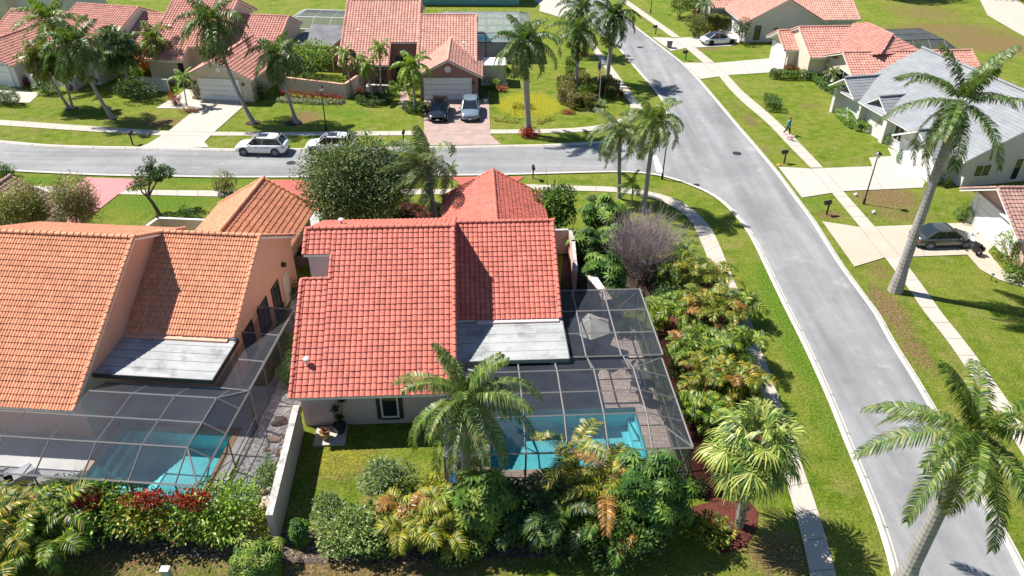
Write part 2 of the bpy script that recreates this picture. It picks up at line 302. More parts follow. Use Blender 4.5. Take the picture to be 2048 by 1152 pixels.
def strip(name, A, B, zs, mat, n=60, fs=None, joints=None, label=None, kind='structure', open_=False):
    """band between two edge lines; zs = list of (fraction, z) across"""
    a = resamp(A, n); b = resamp(B, n); mb = MB(); m = len(zs); vs = []
    for p, q in zip(a, b):
        for f, z in zs: v = p.lerp(q, f); vs.append((v.x, v.y, z))
    F = []
    for i in range(n-1):
        for j in range(m-1):
            q = [i*m+j, i*m+j+1, (i+1)*m+j+1, (i+1)*m+j]; v0, v1, v2 = [Vector(vs[k]) for k in q[:3]]
            if (v1-v0).cross(v2-v0).z < 0: q.reverse()
            F.append(tuple(q))
    mb.add(vs, F); o = mb.build(name, mat); tag(o, label, kind=kind)
    if joints:   # dark joints across the band, sunk lines lying 4 mm above
        L = sum((a[i+1]-a[i]).length for i in range(n-1)); k = max(2, int(L/joints)); jb = MB()
        for i in range(1, k):
            f = i/k*(n-1); i0 = int(f); t = f-i0
            p = a[i0].lerp(a[min(i0+1, n-1)], t); q = b[i0].lerp(b[min(i0+1, n-1)], t); d = (a[min(i0+1, n-1)]-a[i0]).normalized()*.022; zz = Vector((0, 0, zs[-1][1]+.004))
            jb.add([p-d+zz, q-d+zz, q+d+zz, p+d+zz], [(0, 1, 2, 3)], (1, 1, 1))
        tag(jb.build('joint_lines', M['joint'], None), kind='structure')
    return o
M['joint'] = plain('joint_dark', (.22, .2, .18), .95)
# -- lawn: one sheet to the horizon, with worn, golden and lush zones of real grass colour
ZB = []   # (x, y, rx, ry, channel, strength)
def zone(px, py, rx, ry, ch, s=1.): p = U(px, py); ZB.append((p.x, p.y, rx, ry, ch, s))
for a in [(1775, 395, 3.2, 2.6, 0, .8), (1800, 430, 4.2, 1.8, 0, .5), (1780, 620, 1.3, 4., 0, .7), (1830, 700, 1.2, 3.2, 0, .6), (1760, 540, 1.3, 2.4, 0, .5), (1500, 240, 1.1, 3.4, 0, .55), (1470, 215, 1.1, 4, 0, .4),
          (1660, 430, 1.2, .9, 0, .75), (1420, 98, 3.6, 1.0, 0, .55), (1290, 30, 1.2, 6, 0, .6), (610, 235, 2.6, 2.6, 0, .65), (1225, 80, 1., 5, 0, .5), (320, 245, 4., 2., 0, .6), (95, 235, 3, 1., 0, .35), (60, 262, 4., .8, 0, .4), (250, 270, 5, .8, 0, .35),
          (1900, 60, 12., 6., 0, .6), (1980, 85, 9, 7., 0, .7), (1850, 25, 9, 9, 0, .5), (1620, 212, 2., 1.3, 0, .5), (1560, 170, 3, 1., 0, .3), (1400, 430, 1.6, 1.6, 0, .35), (1560, 1110, 2.2, 1.6, 0, .7), (1420, 1130, 4, 1.5, 0, .35),
          (700, 1130, 7, 1.6, 0, .8), (300, 1110, 6, 2, 0, .6), (900, 1120, 6, 2, 0, .5), (690, 930, 3.2, 2.6, 0, .42), (1345, 960, 2, 1., 0, .3), (1590, 935, .9, 1.2, 0, .35), (1600, 800, .9, 1.2, 0, .25), (1750, 265, 2.4, 1.4, 0, .35), (1530, 300, .7, 1.4, 0, .5),
          (1060, 210, 3.6, 4.0, 1, 1.1), (1040, 170, 3., 3., 1, .35), (1120, 190, 3, 5, 1, .25), (680, 920, 4, 3., 1, .45), (1500, 1000, 2, 2, 1, .3), (630, 155, 2.4, 3., 1, .6),
          (1400, 330, 2.6, 2.8, 2, .9), (1500, 420, 1.3, 4., 2, .8), (1560, 600, 1.3, 6, 2, .95), (1600, 700, 1.4, 5, 2, .9), (1660, 850, 1.3, 5, 2, .6), (330, 400, 6, 3, 2, .8), (420, 360, 6, .9, 2, .8), (700, 225, 4, 1.6, 2, .7), (560, 232, 3., 1.6, 2, .5),
          (1560, 180, 4, 2, 2, .5), (1700, 250, 5, 3, 2, .5), (1470, 105, 4, 1.3, 2, .8), (1370, 115, 2, 2, 2, .8), (1320, 30, 3, 10, 2, .6), (1620, 400, 2, 2.4, 2, .6), (1870, 400, 3, 3, 2, .5), (1140, 220, 2.4, 5, 2, .4), (1270, 180, 1.4, 5, 2, .6), (60, 360, 7, .9, 2, .8), (180, 225, 5, 1., 2, .6), (1000, 340, 2, .8, 2, .5), (1950, 520, 4, 2.5, 2, .45)]: zone(*a)
def ground():
    xs = np.concatenate([np.linspace(-400, -75, 8)[:-1], np.arange(-75, 75.01, .55), np.linspace(75, 400, 8)[1:]])
    ys = np.concatenate([np.linspace(-120, 12, 6)[:-1], np.arange(12, 125.01, .55), np.linspace(125, 500, 8)[1:]])
    X, Y = np.meshgrid(xs, ys); V = np.stack([X, Y, np.zeros_like(X)], -1).reshape(-1, 3)
    nx, ny = len(xs), len(ys); i = np.arange(nx-1)[None]+nx*np.arange(ny-1)[:, None]; Fc = np.stack([i, i+1, i+nx+1, i+nx], -1).reshape(-1, 4)
    # drop the cells that lie inside the pools
    keep = np.ones(len(Fc), bool); cx, cy = V[Fc[:, 0], 0]+.27, V[Fc[:, 0], 1]+.27
    for fr, a0, a1, b0, b1 in POOLS:
        dx, dy = cx-fr.o.x, cy-fr.o.y; A = dx*fr.A.x+dy*fr.A.y; B = dx*fr.B.x+dy*fr.B.y; keep &= ~((A > a0-.45) & (A < a1+.45) & (B > b0-.45) & (B < b1+.45))
    Fc = Fc[keep]
    Z = np.zeros((len(V), 4)); Z[:, 3] = 1
    for x, y, rx, ry, ch, s in ZB: Z[:, ch] = np.maximum(Z[:, ch], s*np.exp(-(((V[:, 0]-x)/rx)**2+((V[:, 1]-y)/ry)**2)))
    mb = MB(); mb.np(V, Fc, np.ones((len(Fc), 3))); o = mb.build('ground', M['grass'], org=(0, 0, 0)); tag(o, kind='structure')
    at = o.data.attributes.new('Zone', 'FLOAT_COLOR', 'POINT'); at.data.foreach_set('color', Z.ravel().astype(np.float32))
H1 = Fr(-11.01, 27.73, 3.4); H2 = Fr(-21.13, 26.71, -4.)
POOLS = [(H1, 9.9, 17.9, -2.7, 1.5), (H2, .5, 6.6, -3.2, 1.9)]
ground()
# -- roads
far_as = [(-160, 272), (0, 286), (100, 295), (225, 298), (375, 300), (475, 303), (777, 299), (1024, 295), (1144, 292), (1249, 283), (1300, 272), (1334, 250), (1342, 225), (1330, 200), (1305, 170), (1274, 135), (1236, 90), (1209, 72), (1180, 48), (1140, 18), (1100, -8)]
near_as = [(-160, 332), (0, 338), (100, 343), (200, 348), (300, 350), (512, 353), (872, 349), (1024, 347), (1149, 343), (1249, 341), (1299, 345), (1336, 352), (1386, 368), (1424, 385), (1454, 405), (1486, 438), (1511, 473), (1536, 523), (1561, 576), (1586, 626), (1618, 688), (1648, 751), (1676, 813), (1696, 864), (1731, 946), (1761, 1019), (1786, 1089), (1803, 1152), (1835, 1300)]
right_as = [(1196, -8), (1235, 18), (1264, 47), (1304, 77), (1336, 102), (1369, 127), (1399, 157), (1429, 192), (1461, 230), (1486, 260), (1511, 288), (1536, 318), (1561, 347), (1598, 398), (1633, 443), (1668, 500), (1691, 535), (1721, 576), (1761, 628), (1786, 676), (1811, 716), (1838, 757), (1910, 880), (1981, 1004), (2006, 1049), (2048, 1124), (2130, 1300)]
sheet('road', far_as+right_as+near_as[::-1], .012, M['asphalt'])
KZ = [(0, .016), (.18, .02), (.45, .10), (.9, .105), (1., .09)]
def off(pl, d):   # offset a pixel line sideways on the ground by d metres (left of travel)
    P = [U(*p) for p in pl]; out = []
    for i, p in enumerate(P):
        t = (P[min(i+1, len(P)-1)]-P[max(i-1, 0)]).normalized(); out.append(p+Vector((-t.y, t.x, 0))*d)
    return out
def to_px(p):
    v = Vector(p)-Vector((0, 0, H)); k = F_PX/v.dot(FW); return (1024+k*v.dot(CR), 576-k*v.dot(CU))
def kerb(pl, d, n): strip('kerb', pl, [to_px(p) for p in off(pl, d)], KZ, M['kerb'], n, joints=3.)
kerb(far_as, .42, 130); kerb(near_as, -.46, 150); kerb(right_as, -.46, 130)
# -- pavements
WZ = [(0, .045), (1, .045)]
strip('sidewalk', [(-160, 231), (0, 240), (140, 250), (275, 259), (340, 263)], [(-160, 240), (0, 251), (140, 261), (275, 269), (330, 272)], WZ, M['walk'], 20, joints=1.6)
strip('sidewalk', [(425, 264), (512, 265), (700, 264), (849, 262)], [(415, 272), (512, 272), (700, 272), (849, 271)], WZ, M['walk'], 20, joints=1.6)
strip('sidewalk', [(980, 260), (1100, 259), (1174, 255), (1219, 247), (1255, 232), (1262, 215), (1259, 205), (1224, 160), (1199, 120), (1174, 85), (1140, 45), (1110, 10), (1090, -10)], [(980, 268), (1100, 267), (1174, 264), (1240, 254), (1285, 232), (1286, 214), (1276, 202), (1239, 155), (1214, 120), (1194, 95), (1165, 55), (1130, 12), (1110, -10)], WZ, M['walk'], 60, joints=1.6)
strip('sidewalk', [(1180, -45), (1259, 15), (1344, 75)], [(1190, -45), (1265, 8), (1361, 75)], WZ, M['walk'], 20, joints=1.6)
strip('sidewalk', [(1371, 96), (1406, 126)], [(1389, 94), (1429, 126)], WZ, M['walk'], 6, joints=1.6)
strip('sidewalk', [(1432, 146), (1474, 197), (1536, 247), (1573, 288), (1621, 336)], [(1454, 149), (1486, 185), (1536, 225), (1601, 288), (1646, 336)], WZ, M['walk'], 30, joints=1.6)
strip('sidewalk', [(1655, 376), (1720, 455)], [(1680, 376), (1750, 455)], WZ, M['walk'], 10, joints=1.6)
strip('sidewalk', [(1766, 511), (1791, 545), (1816, 576), (1848, 626), (1896, 683), (1940, 750), (1981, 811), (2003, 841), (2060, 935), (2150, 1080)], [(1799, 511), (1823, 543), (1848, 576), (1886, 631), (1928, 681), (1970, 738), (2011, 796), (2041, 841), (2098, 930), (2200, 1080)], WZ, M['walk'], 50, joints=1.6)
strip('sidewalk', [(1040, 369), (1144, 372), (1224, 374), (1274, 379), (1324, 389), (1361, 403), (1386, 420), (1414, 445), (1434, 478), (1454, 528), (1474, 576), (1509, 663), (1536, 738), (1561, 806), (1592, 900), (1628, 999), (1648, 1064), (1673, 1152), (1700, 1280)], [(1040, 380), (1144, 382), (1224, 384), (1274, 390), (1311, 398), (1344, 413), (1374, 433), (1389, 453), (1399, 478), (1411, 505), (1434, 576), (1469, 658), (1494, 721), (1514, 780), (1548, 880), (1581, 996), (1601, 1064), (1621, 1152), (1640, 1280)], WZ, M['walk'], 90, joints=1.6)
strip('sidewalk', [(232, 380), (425, 382), (520, 382)], [(232, 389), (425, 394), (520, 394)], WZ, M['walk'], 12, joints=1.6)
strip('sidewalk', [(800, 379), (930, 379)], [(800, 390), (930, 389)], WZ, M['walk'], 6, joints=1.6)
strip('sidewalk', [(-60, 366), (60, 372), (140, 375)], [(-60, 376), (60, 384), (140, 388)], WZ, M['walk'], 8, joints=1.6)
# -- drives
D = .055
sheet('driveway', [(404, 197), (486, 201), (487, 212), (425, 267), (409, 284), (418, 294), (270, 297), (296, 287), (337, 262), (390, 219)], D, M['drive_white'], label='wide white concrete driveway of the second house')
sheet('driveway', [(848, 199), (944, 199), (950, 180), (977, 182), (981, 270), (1003, 289), (835, 291), (848, 262)], D, M['drive_brick'], label='pinkish brick driveway with two parked cars')
sheet('driveway', [(168, 354), (290, 359), (264, 372), (237, 388), (175, 436), (150, 455), (80, 455), (120, 400), (150, 372)], D, M['drive_pink'], label='faded pink driveway')
sheet('driveway', [(535, 360), (632, 360), (640, 420), (480, 430)], D, M['drive_coral'], label='coral red driveway of the orange roofed house')
sheet('driveway', [(900, 354), (1048, 353), (1030, 365), (1030, 420), (920, 420), (925, 378), (915, 362)], D, M['drive_coral'], label='coral red driveway of the red roofed house')
sheet('driveway', [(1304, 74), (1348, 76), (1398, 73), (1430, 60), (1462, 58), (1490, 80), (1462, 92), (1389, 95), (1371, 96), (1342, 102)], D, M['drive_white'], label='pale driveway with the white sedan')
sheet('driveway', [(1366, 125), (1427, 126), (1536, 117), (1546, 116), (1570, 140), (1536, 145), (1456, 150), (1401, 158)], D, M['drive_white'], label='pale driveway of the salmon roofed house')
sheet('driveway', [(1556, 333), (1621, 337), (1646, 336), (1811, 330), (1850, 363), (1846, 375), (1686, 382), (1604, 395)], D, M['drive_white'], label='pale driveway of the grey roofed house')
sheet('driveway', [(1644, 442), (1720, 454), (1936, 445), (1942, 445), (1988, 490), (1976, 504), (1933, 509), (1768, 515), (1709, 533)], D, M['drive_tan'], label='tan driveway with the dark sedan')
sheet('path', [(1933, 507), (1976, 503), (2006, 540), (2060, 560), (2150, 590), (2150, 620), (2048, 574), (1998, 559), (1961, 539)], D+.004, M['drive_tan'])
sheet('driveway', [(-60, 178), (34, 178), (80, 186), (60, 205), (-60, 208)], D-.008, M['drive_white'], label='pale driveway at the far left')
sheet('path', [(312, 216), (330, 205), (362, 186), (378, 172), (392, 180), (384, 198), (404, 199), (392, 219), (360, 217)], D-.004, M['drive_white'])
sheet('path', [(1738, 315), (1783, 312), (1775, 295), (1790, 300), (1812, 331), (1745, 333)], D-.004, M['drive_white'])
sheet('path', [(2080, 90), (2040, 68), (2000, 45), (1975, 30), (1960, 0), (1935, -20), (2000, -30), (2048, 10), (2150, 60)], .02, M['walk'])
sheet('path', [(1079, 22), (1120, 34), (1135, 18), (1110, -5), (1060, -5), (1080, 10)], D-.004, M['drive_white'])
sheet('path', [(801, 183), (815, 183), (822, 212), (800, 214)], D-.004, M['drive_brick'])
def jlines(lines, z=D+.005, w=.02):
    mb = MB()
    for a, b in lines:
        p, q = U(*a, z), U(*b, z); d = (q-p).normalized(); n = Vector((-d.y, d.x, 0))*w; mb.add([p-n, q-n, q+n, p+n], [(0, 1, 2, 3)])
    tag(mb.build('joint_lines', M['joint']), kind='structure')
jlines([((1621, 337), (1661, 381)), ((1646, 336), (1684, 381)), ((1812, 331), (1846, 366)), ((1720, 454), (1767, 514)), ((1750, 453), (1800, 512)), ((1406, 126), (1432, 150)), ((1429, 126), (1455, 149)), ((1344, 76), (1371, 96)), ((1361, 75), (1389, 95)), ((337, 262), (428, 265)), ((330, 270), (420, 272)), ((404, 209), (487, 213)), ((848, 262), (982, 261)), ((848, 270), (982, 268)), ((1483, 121), (1500, 147)), ((1740, 333), (1765, 379)), ((1830, 449), (1850, 512))])
# crosswalk stop bar
sheet('road_marking', [(1306, 313), (1313, 310), (1327, 345), (1313, 344)], .02, M['white'])
# tracks
# -- beds
sheet('mulch_bed', [(1313, 640), (1345, 650), (1365, 760), (1400, 860), (1440, 930), (1450, 1000), (1425, 1005), (1390, 985), (1375, 900), (1345, 790), (1322, 710)], .02, M['mulch'])
sheet('mulch_bed', [(1318, 610), (1420, 560), (1470, 640), (1500, 740), (1540, 860), (1500, 900), (1450, 960), (1400, 860), (1345, 650)], .014, M['mulch'])
sheet('mulch_bed', [(1435, 1000), (1500, 1003), (1517, 1025), (1515, 1055), (1490, 1095), (1450, 1107), (1420, 1100), (1415, 1060), (1340, 1045), (1355, 1020)], .02, M['mulch'])
sheet('mulch_bed', [(800, 400), (884, 420), (884, 450), (800, 450)], .02, M['mulch'])
sheet('leaf_litter', [(-60, 1010), (130, 1040), (540, 1080), (600, 1050), (700, 1090), (1000, 1040), (1350, 1060), (1300, 1110), (1000, 1115), (740, 1125), (560, 1128), (200, 1098), (-60, 1110)], .014, M['litter'])
sheet('leaf_litter', [(1130, 470), (1290, 470), (1330, 600), (1310, 620), (1280, 590), (1120, 590)], .016, M['bed'])
sheet('gravel', [(572, 700), (604, 700), (604, 800), (545, 1000), (455, 1000), (500, 850), (545, 760)], .016, M['gravel'])
sheet('gravel', [(590, 560), (640, 560), (600, 720), (560, 720)], .012, M['gravel'])
sheet('gravel', [(612, 422), (650, 422), (648, 460), (600, 468)], .02, M['gravel'])
sheet('planting_bed', [(560, 192), (690, 200), (692, 208), (560, 203)], .02, M['bed'])
for c, r in [((506, 246), .75), ((587, 246), .9), ((225, 236), .6), ((143, 216), .7)]:
    p = U(*c); mb = MB(); mb.lathe((p.x, p.y, .004), [(r, 0), (r*.8, .05), (.05, .07)], 18); tag(mb.build('mulch_ring', M['bed']), kind='structure')
def manhole(px, py):
    p = U(px, py); mb = MB(); mb.lathe((p.x, p.y, .013), [(.42, 0), (.42, .008), (.3, .012)], 20)
    return mb.build('manhole_cover', M['frame'])
for q, l in [((582, 326), 'round dark manhole cover in the street below the second white car'), ((1474, 307), 'round manhole cover in the middle of the junction'), ((1280, 95), 'small dark manhole cover in the road beyond the palm shadows')]: tag(manhole(*q), l, 'manhole cover', 'manhole covers in the roadway')

# ================================================================ HOUSES
def tiles(mb, O, u, v, Wd, Ln, tw=.28, tl=.335, amp=.06, lift=.045, prof='S', clip=None, jit=.14, rs=.38):
    """real tiles on a plane: O top corner, u along the ridge, v down the slope"""
    u = Vector(u).normalized(); v = Vector(v).normalized(); n = u.cross(v)
    if n.z < 0: n = -n
    nc = max(1, round(Wd/tw)); nr = max(1, round(Ln/tl)); tw = Wd/nc; tl = Ln/nr
    if prof == 'S': T = [0, .05, .18, .4, .62, .82, .91, .93, .98]; Hh = [0, .6, .92, 1, .93, .62, .35, -.45, -.45]
    elif prof == 'W': T = [0, .12, .42, .72, .86, .95]; Hh = [0, .75, 1, .6, -.25, -.25]
    else: T = [0, .06]; Hh = [0, .5]
    K = len(T); xs = np.array([(c+t)*tw for c in range(nc) for t in T]+[Wd]); hs = np.array(Hh*nc+[0])*amp; m = len(xs)
    O, u_, v_, n_ = [np.array(q) for q in (O, u, v, n)]; V = np.zeros((nr, 2, m, 3)); wob = NR.normal(0, .004, (nr, nc+1)).repeat(K, 1)[:, :m]
    for e in (0, 1):
        vv = (np.arange(nr)+e)*tl+(.02 if e else 0)
        V[:, e] = O+u_*xs[None, :, None]+v_*(vv[:, None, None]+wob[..., None]*(2 if e else 0))+n_*((hs[None, :, None]+(lift if e else 0.)+wob[..., None]))
    idx = np.arange(nr*2*m).reshape(nr, 2, m); f1 = np.stack([idx[:, 0, :-1], idx[:, 1, :-1], idx[:, 1, 1:], idx[:, 0, 1:]], -1)
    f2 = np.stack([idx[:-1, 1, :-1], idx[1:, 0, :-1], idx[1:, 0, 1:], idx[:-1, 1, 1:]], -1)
    f3 = None
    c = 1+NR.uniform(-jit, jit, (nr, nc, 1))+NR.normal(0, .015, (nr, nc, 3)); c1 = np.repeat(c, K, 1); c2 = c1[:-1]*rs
    # front edge skirt of last row
    V2 = V[-1, 1]-n_*(lift+.03); Vall = np.concatenate([V.reshape(-1, 3), V2]); s0 = nr*2*m; a = idx[-1, 1]; b = s0+np.arange(m)
    f3 = np.stack([a[:-1], b[:-1], b[1:], a[1:]], -1)
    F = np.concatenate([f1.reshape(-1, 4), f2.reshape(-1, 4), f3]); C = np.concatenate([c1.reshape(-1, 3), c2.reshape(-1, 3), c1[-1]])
    if np.dot(np.cross(Vall[f1[0, 0, 1]]-Vall[f1[0, 0, 0]], Vall[f1[0, 0, 2]]-Vall[f1[0, 0, 0]]), n_) < 0: F = F[:, ::-1]
    if clip:
        b = bmesh.new(); me = bpy.data.meshes.new('t'); me.from_pydata(Vall.tolist(), [], F.tolist()); at = me.attributes.new('Col', 'FLOAT_COLOR', 'FACE'); at.data.foreach_set('color', np.concatenate([C, np.ones((len(C), 1))], 1).ravel())
        b.from_mesh(me); 
        for co, no in clip: bmesh.ops.bisect_plane(b, geom=b.verts[:]+b.edges[:]+b.faces[:], plane_co=co, plane_no=no, clear_outer=True, dist=1e-5)
        b.to_mesh(me); b.free(); k = len(me.polygons); cc = np.zeros(k*4); me.attributes['Col'].data.foreach_get('color', cc)
        mb.add([v.co[:] for v in me.vertices], [tuple(p.vertices) for p in me.polygons], [tuple(x) for x in cc.reshape(-1, 4)[:, :3].tolist()]); bpy.data.meshes.remove(me)
    else: mb.np(Vall, F, C)
def caps(mb, p0, p1, r=.12, step=.38, lift=.03):
    p0, p1 = Vector(p0), Vector(p1); L = (p1-p0).length
    if L < .2: return
    n = max(1, round(L/step)); d = (p1-p0)/n; dn = d.normalized(); x = dn.cross(Vector((0, 0, 1))).normalized(); y = x.cross(dn)
    for i in range(n):
        q0 = p0+d*i; q1 = p0+d*(i+1.12); k = []
        for q, rr, l in ((q0, r*.86, 0), (q1, r*1.05, lift)):
            k.append([q+x*math.cos(a)*rr+y*(math.sin(a)*rr+l) for a in [math.pi*j/6 for j in range(7)]])
        c = 1+random.uniform(-.09, .09); vs = k[0]+k[1]; fs = [(j, j+1, j+8, j+7) for j in range(6)]+[(7, 8, 9, 10, 11, 12, 13)]
        mb.add(vs, fs, [(c, c, c)]*7)
TP = {'tw': .28, 'tl': .335, 'amp': .06, 'lift': .045, 'prof': 'S'}
def gable(Hs, fr, a0, a1, bf, zf, br, zr, bb, zb, roofmb, capmb, trimmb, wallmb, tp=TP, inset=(.25, .25), oh=.85, front=None, back=True, rakes=(1, 1), walls=True, zbase=0., fronttiles=True, hole=None, wall_oh_b=None):
    """gabled block: ridge along a at (br,zr), front eave (bf,zf), back eave (bb,zb)"""
    sl = (zr-zf)/abs(br-bf); sg = 1 if br > bf else -1
    Lf = math.hypot(br-bf, zr-zf); 
    for (x0, x1, s0, s1) in (front or [(a0, a1, 0, 1)]):   # rectangles in slope fractions from the ridge
        if not fronttiles: break
        P = lambda a, s: fr.w(a, br+(bf-br)*s, zr+(zf-zr)*s)
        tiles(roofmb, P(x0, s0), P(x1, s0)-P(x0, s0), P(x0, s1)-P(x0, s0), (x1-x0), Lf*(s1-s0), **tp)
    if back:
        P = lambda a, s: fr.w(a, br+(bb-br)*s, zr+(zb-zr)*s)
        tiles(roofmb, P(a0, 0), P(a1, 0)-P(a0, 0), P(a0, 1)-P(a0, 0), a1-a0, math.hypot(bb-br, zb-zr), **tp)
    t = .16
    for (x0, x1, s0, s1) in (front or [(a0, a1, 0, 1)]):
        B0, Z0, B1, Z1 = br+(bf-br)*s0, zr+(zf-zr)*s0, br+(bf-br)*s1, zr+(zf-zr)*s1
        trimmb.prism(fr, x0+.02, x1-.02, [(B1, Z1-t), (B1, Z1-.015), (B0, Z0-.015), (B0, Z0-t)])
    trimmb.prism(fr, a0+.02, a1-.02, [(br+.001*sg, zr-t), (br+.001*sg, zr-.015), (bb, zb-.015), (bb, zb-t)])
    caps(capmb, fr.w(a0, br, zr+.03), fr.w(a1, br, zr+.03), .14)
    for k, a in enumerate((a0, a1)):
        if rakes[k]:
            a_ = a+(.06 if k == 0 else -.06)
            caps(capmb, fr.w(a_, br, zr+.03), fr.w(a_, bf, zf+.03), .12); 
            if back: caps(capmb, fr.w(a_, br, zr+.03), fr.w(a_, bb, zb+.03), .12)
    if walls:
        o2 = oh if wall_oh_b is None else wall_oh_b; w0, w1 = bf+oh*sg, bb-o2*sg; sb = (zr-zb)/abs(br-bb)
        wallmb.prism(fr, a0+inset[0], a1-inset[1], [(w0, zbase), (w1, zbase), (w1, zb+o2*sb-t), (br, zr-t), (w0, zf+oh*sl-t)])
def wall_item(fr, kind, a0, a1, z0, z1, b, parent, face=-1, fw=.07, mats=None, mull=1, name='window', axis='a', sill=False):
    """window or door on a wall; face = direction the wall looks along the other axis"""
    fm, gm = mats or (M['white'], M['glass']); mb = MB()
    def bx(m, p0, p1, q0, q1, d0, d1):
        if axis == 'a': m.fbox(fr, p0, p1, min(d0, d1), max(d0, d1), q0, q1)
        else: m.fbox(fr, min(d0, d1), max(d0, d1), p0, p1, q0, q1)
    d0, d1 = b, b+face*.06
    bx(mb, a0-fw, a1+fw, z1, z1+fw, d0, d1); bx(mb, a0-fw, a1+fw, z0-fw, z0, d0, d1); bx(mb, a0-fw, a0, z0, z1, d0, d1); bx(mb, a1, a1+fw, z0, z1, d0, d1)
    for i in range(mull):
        x = a0+(a1-a0)*(i+1)/(mull+1); bx(mb, x-.025, x+.025, z0, z1, d0, b+face*.045)
    f = mb.build(name, fm, parent); g = MB(); bx(g, a0, a1, z0, z1, b, b+face*.025); g.build('pane', gm, f)
    if sill: g = MB(); bx(g, a0-.15, a1+.15, z0-fw-.08, z0-fw, b, b+face*.12); g.build('sill', M['wall_top'], f)
    return f
def garage_door(fr, a0, a1, h, b, parent, face=-1, axis='a', mat=None, panels=4):
    mb = MB(); ph = h/panels
    def bx(m, p0, p1, q0, q1, d0, d1):
        if axis == 'a': m.fbox(fr, p0, p1, min(d0, d1), max(d0, d1), q0, q1)
        else: m.fbox(fr, min(d0, d1), max(d0, d1), p0, p1, q0, q1)
    for i in range(panels):
        bx(mb, a0, a1, i*ph+.02, (i+1)*ph-.015, b, b+face*.05)
        for k in range(8):
            w = (a1-a0)/8; bx(mb, a0+k*w+.08, a0+(k+1)*w-.08, i*ph+.12, (i+1)*ph-.12, b+face*.05, b+face*.062)
    g = mb.build('garage_door', mat or M['white'], parent); fm = MB()
    bx(fm, a0-.14, a0-.01, 0, h+.14, b, b+face*.09); bx(fm, a1+.01, a1+.14, 0, h+.14, b, b+face*.09); bx(fm, a0-.01, a1+.01, h, h+.14, b, b+face*.09); fm.build('door_frame', M['white'], g); return g
def vent(px, fr, parent, z, h=.35): 
    p = U(px[0], px[1], z); mb = MB(); mb.tube([p-Vector((0, 0, .3)), p+Vector((0, 0, h))], .07, 10); mb.lathe((p.x, p.y, p.z+h-.1), [(.16, 0), (.17, .12), (.06, .2)], 10); return mb.build('roof_vent', M['alu_white'], parent)
def finish(Hs, r, c, t, w, tm, wm, trim=None):
    ro = r.build('roof', tm, Hs)
    if c.n: c.build('ridge_tiles', tm, ro)
    if t.n: t.build('fascia', trim or M['white'], ro)
    if w.n: w.build('wall', wm, Hs)
    return ro

# ---- main house: red tiled
hs = thing('house', H1.w(7, 8, 0), 'coral red tiled house beside the larger rippled pool, in the centre', 'house')
r, c, t, w = MB(), MB(), MB(), MB()
gable(hs, H1, 0, 8.27, 0, 2.8, 8.55, 7.6, 13.6, 5.35, r, c, t, w, front=[(1.5, 8.27, 0, 1), (0, 1.5, 0, .1645), (0, 1.5, .322, 1)], rakes=(0, 1), walls=False)
for (s0, s1) in ((0, .1645), (.322, 1)): caps(c, H1.w(.06, 8.55*(1-s0), 7.63-4.8*s0), H1.w(.06, 8.55*(1-s1), 7.63-4.8*s1), .12)
caps(c, H1.w(1.56, 7.15, 6.84), H1.w(1.56, 5.8, 6.08), .1); caps(c, H1.w(0, 5.8, 6.08), H1.w(1.5, 5.8, 6.08), .1)
w.prism(H1, 1.6, 8.05, [(.95, 0), (13., 0), (13., 5.45), (8.55, 7.42), (.95, 3.15)])
w.prism(H1, .25, 1.6, [(.95, 0), (5.7, 0), (5.7, 5.8), (.95, 3.15)]); w.prism(H1, .25, 1.6, [(7.2, 0), (13., 0), (13., 5.45), (8.55, 7.42), (7.2, 6.65)])
gable(hs, H1, 8.2, 14.15, 5.5, 3.3, 11.1, 6.42, 15.5, 3.9, r, c, t, w, rakes=(0, 1), oh=.3)
g1 = H1.sub(10.85, 0, 90)   # garage wing: ridge runs to the street
gable(hs, g1, 14.2, 22.3, 3.75, 2.55, 0, 4.65, -3.75, 2.55, r, c, t, w, oh=.5, rakes=(0, 1))
finish(hs, r, c, t, w, M['tile_coral'], M['st_rose'])
fb = MB(); fb.fbox(H1, 8.28, 14.17, 2.0, 5.75, 3.05, 3.2); fo = fb.build('flat_roof', M['flat'], hs)
sm = MB()
for b in (2.75, 3.5, 4.25, 5.0): sm.fbox(H1, 8.3, 14.15, b-.012, b+.012, 3.2, 3.207)
sm.build('seams', M['flat_dark'], fo); ed = MB(); ed.fbox(H1, 8.28, 14.2, 1.95, 2.0, 3.0, 3.23); ed.fbox(H1, 14.17, 14.22, 1.95, 5.6, 3.0, 3.23); ed.build('gutter', M['alu'], fo)
wb = MB(); wb.fbox(H1, 8.3, 9.4, 2.2, 5.9, 0, 3.05); wb.fbox(H1, 9.4, 14.0, 5.2, 5.9, 0, 3.3); wb.build('wall', M['st_rose'], hs)
wall_item(H1, 'w', 4.38, 5.12, .55, 2.75, .95, hs, fw=.1, mats=(M['alu_white'], M['glass']), mull=0)
sh = MB(); sh.fbox(H1, 4.08, 4.28, .86, .95, .4, 2.85); sh.fbox(H1, 5.22, 5.42, .86, .95, .4, 2.85); sh.fbox(H1, 4.28, 5.22, .86, .95, .34, .44); sh.build('shutter', M['frame'], hs)
wall_item(H1, 'w', 1.9, 3.5, 2.35, 2.9, .95, hs, fw=.05, mats=(M['frame'], M['glass']), mull=1)
wall_item(H1, 'w', 9.8, 13.6, .1, 2.2, 5.2, hs, fw=.06, mats=(M['frame'], M['glass']), mull=3, name='sliding_door')
vent((614, 728), H1, hs, 3.75); vent((683, 448), H1, hs, 6.6, .3)
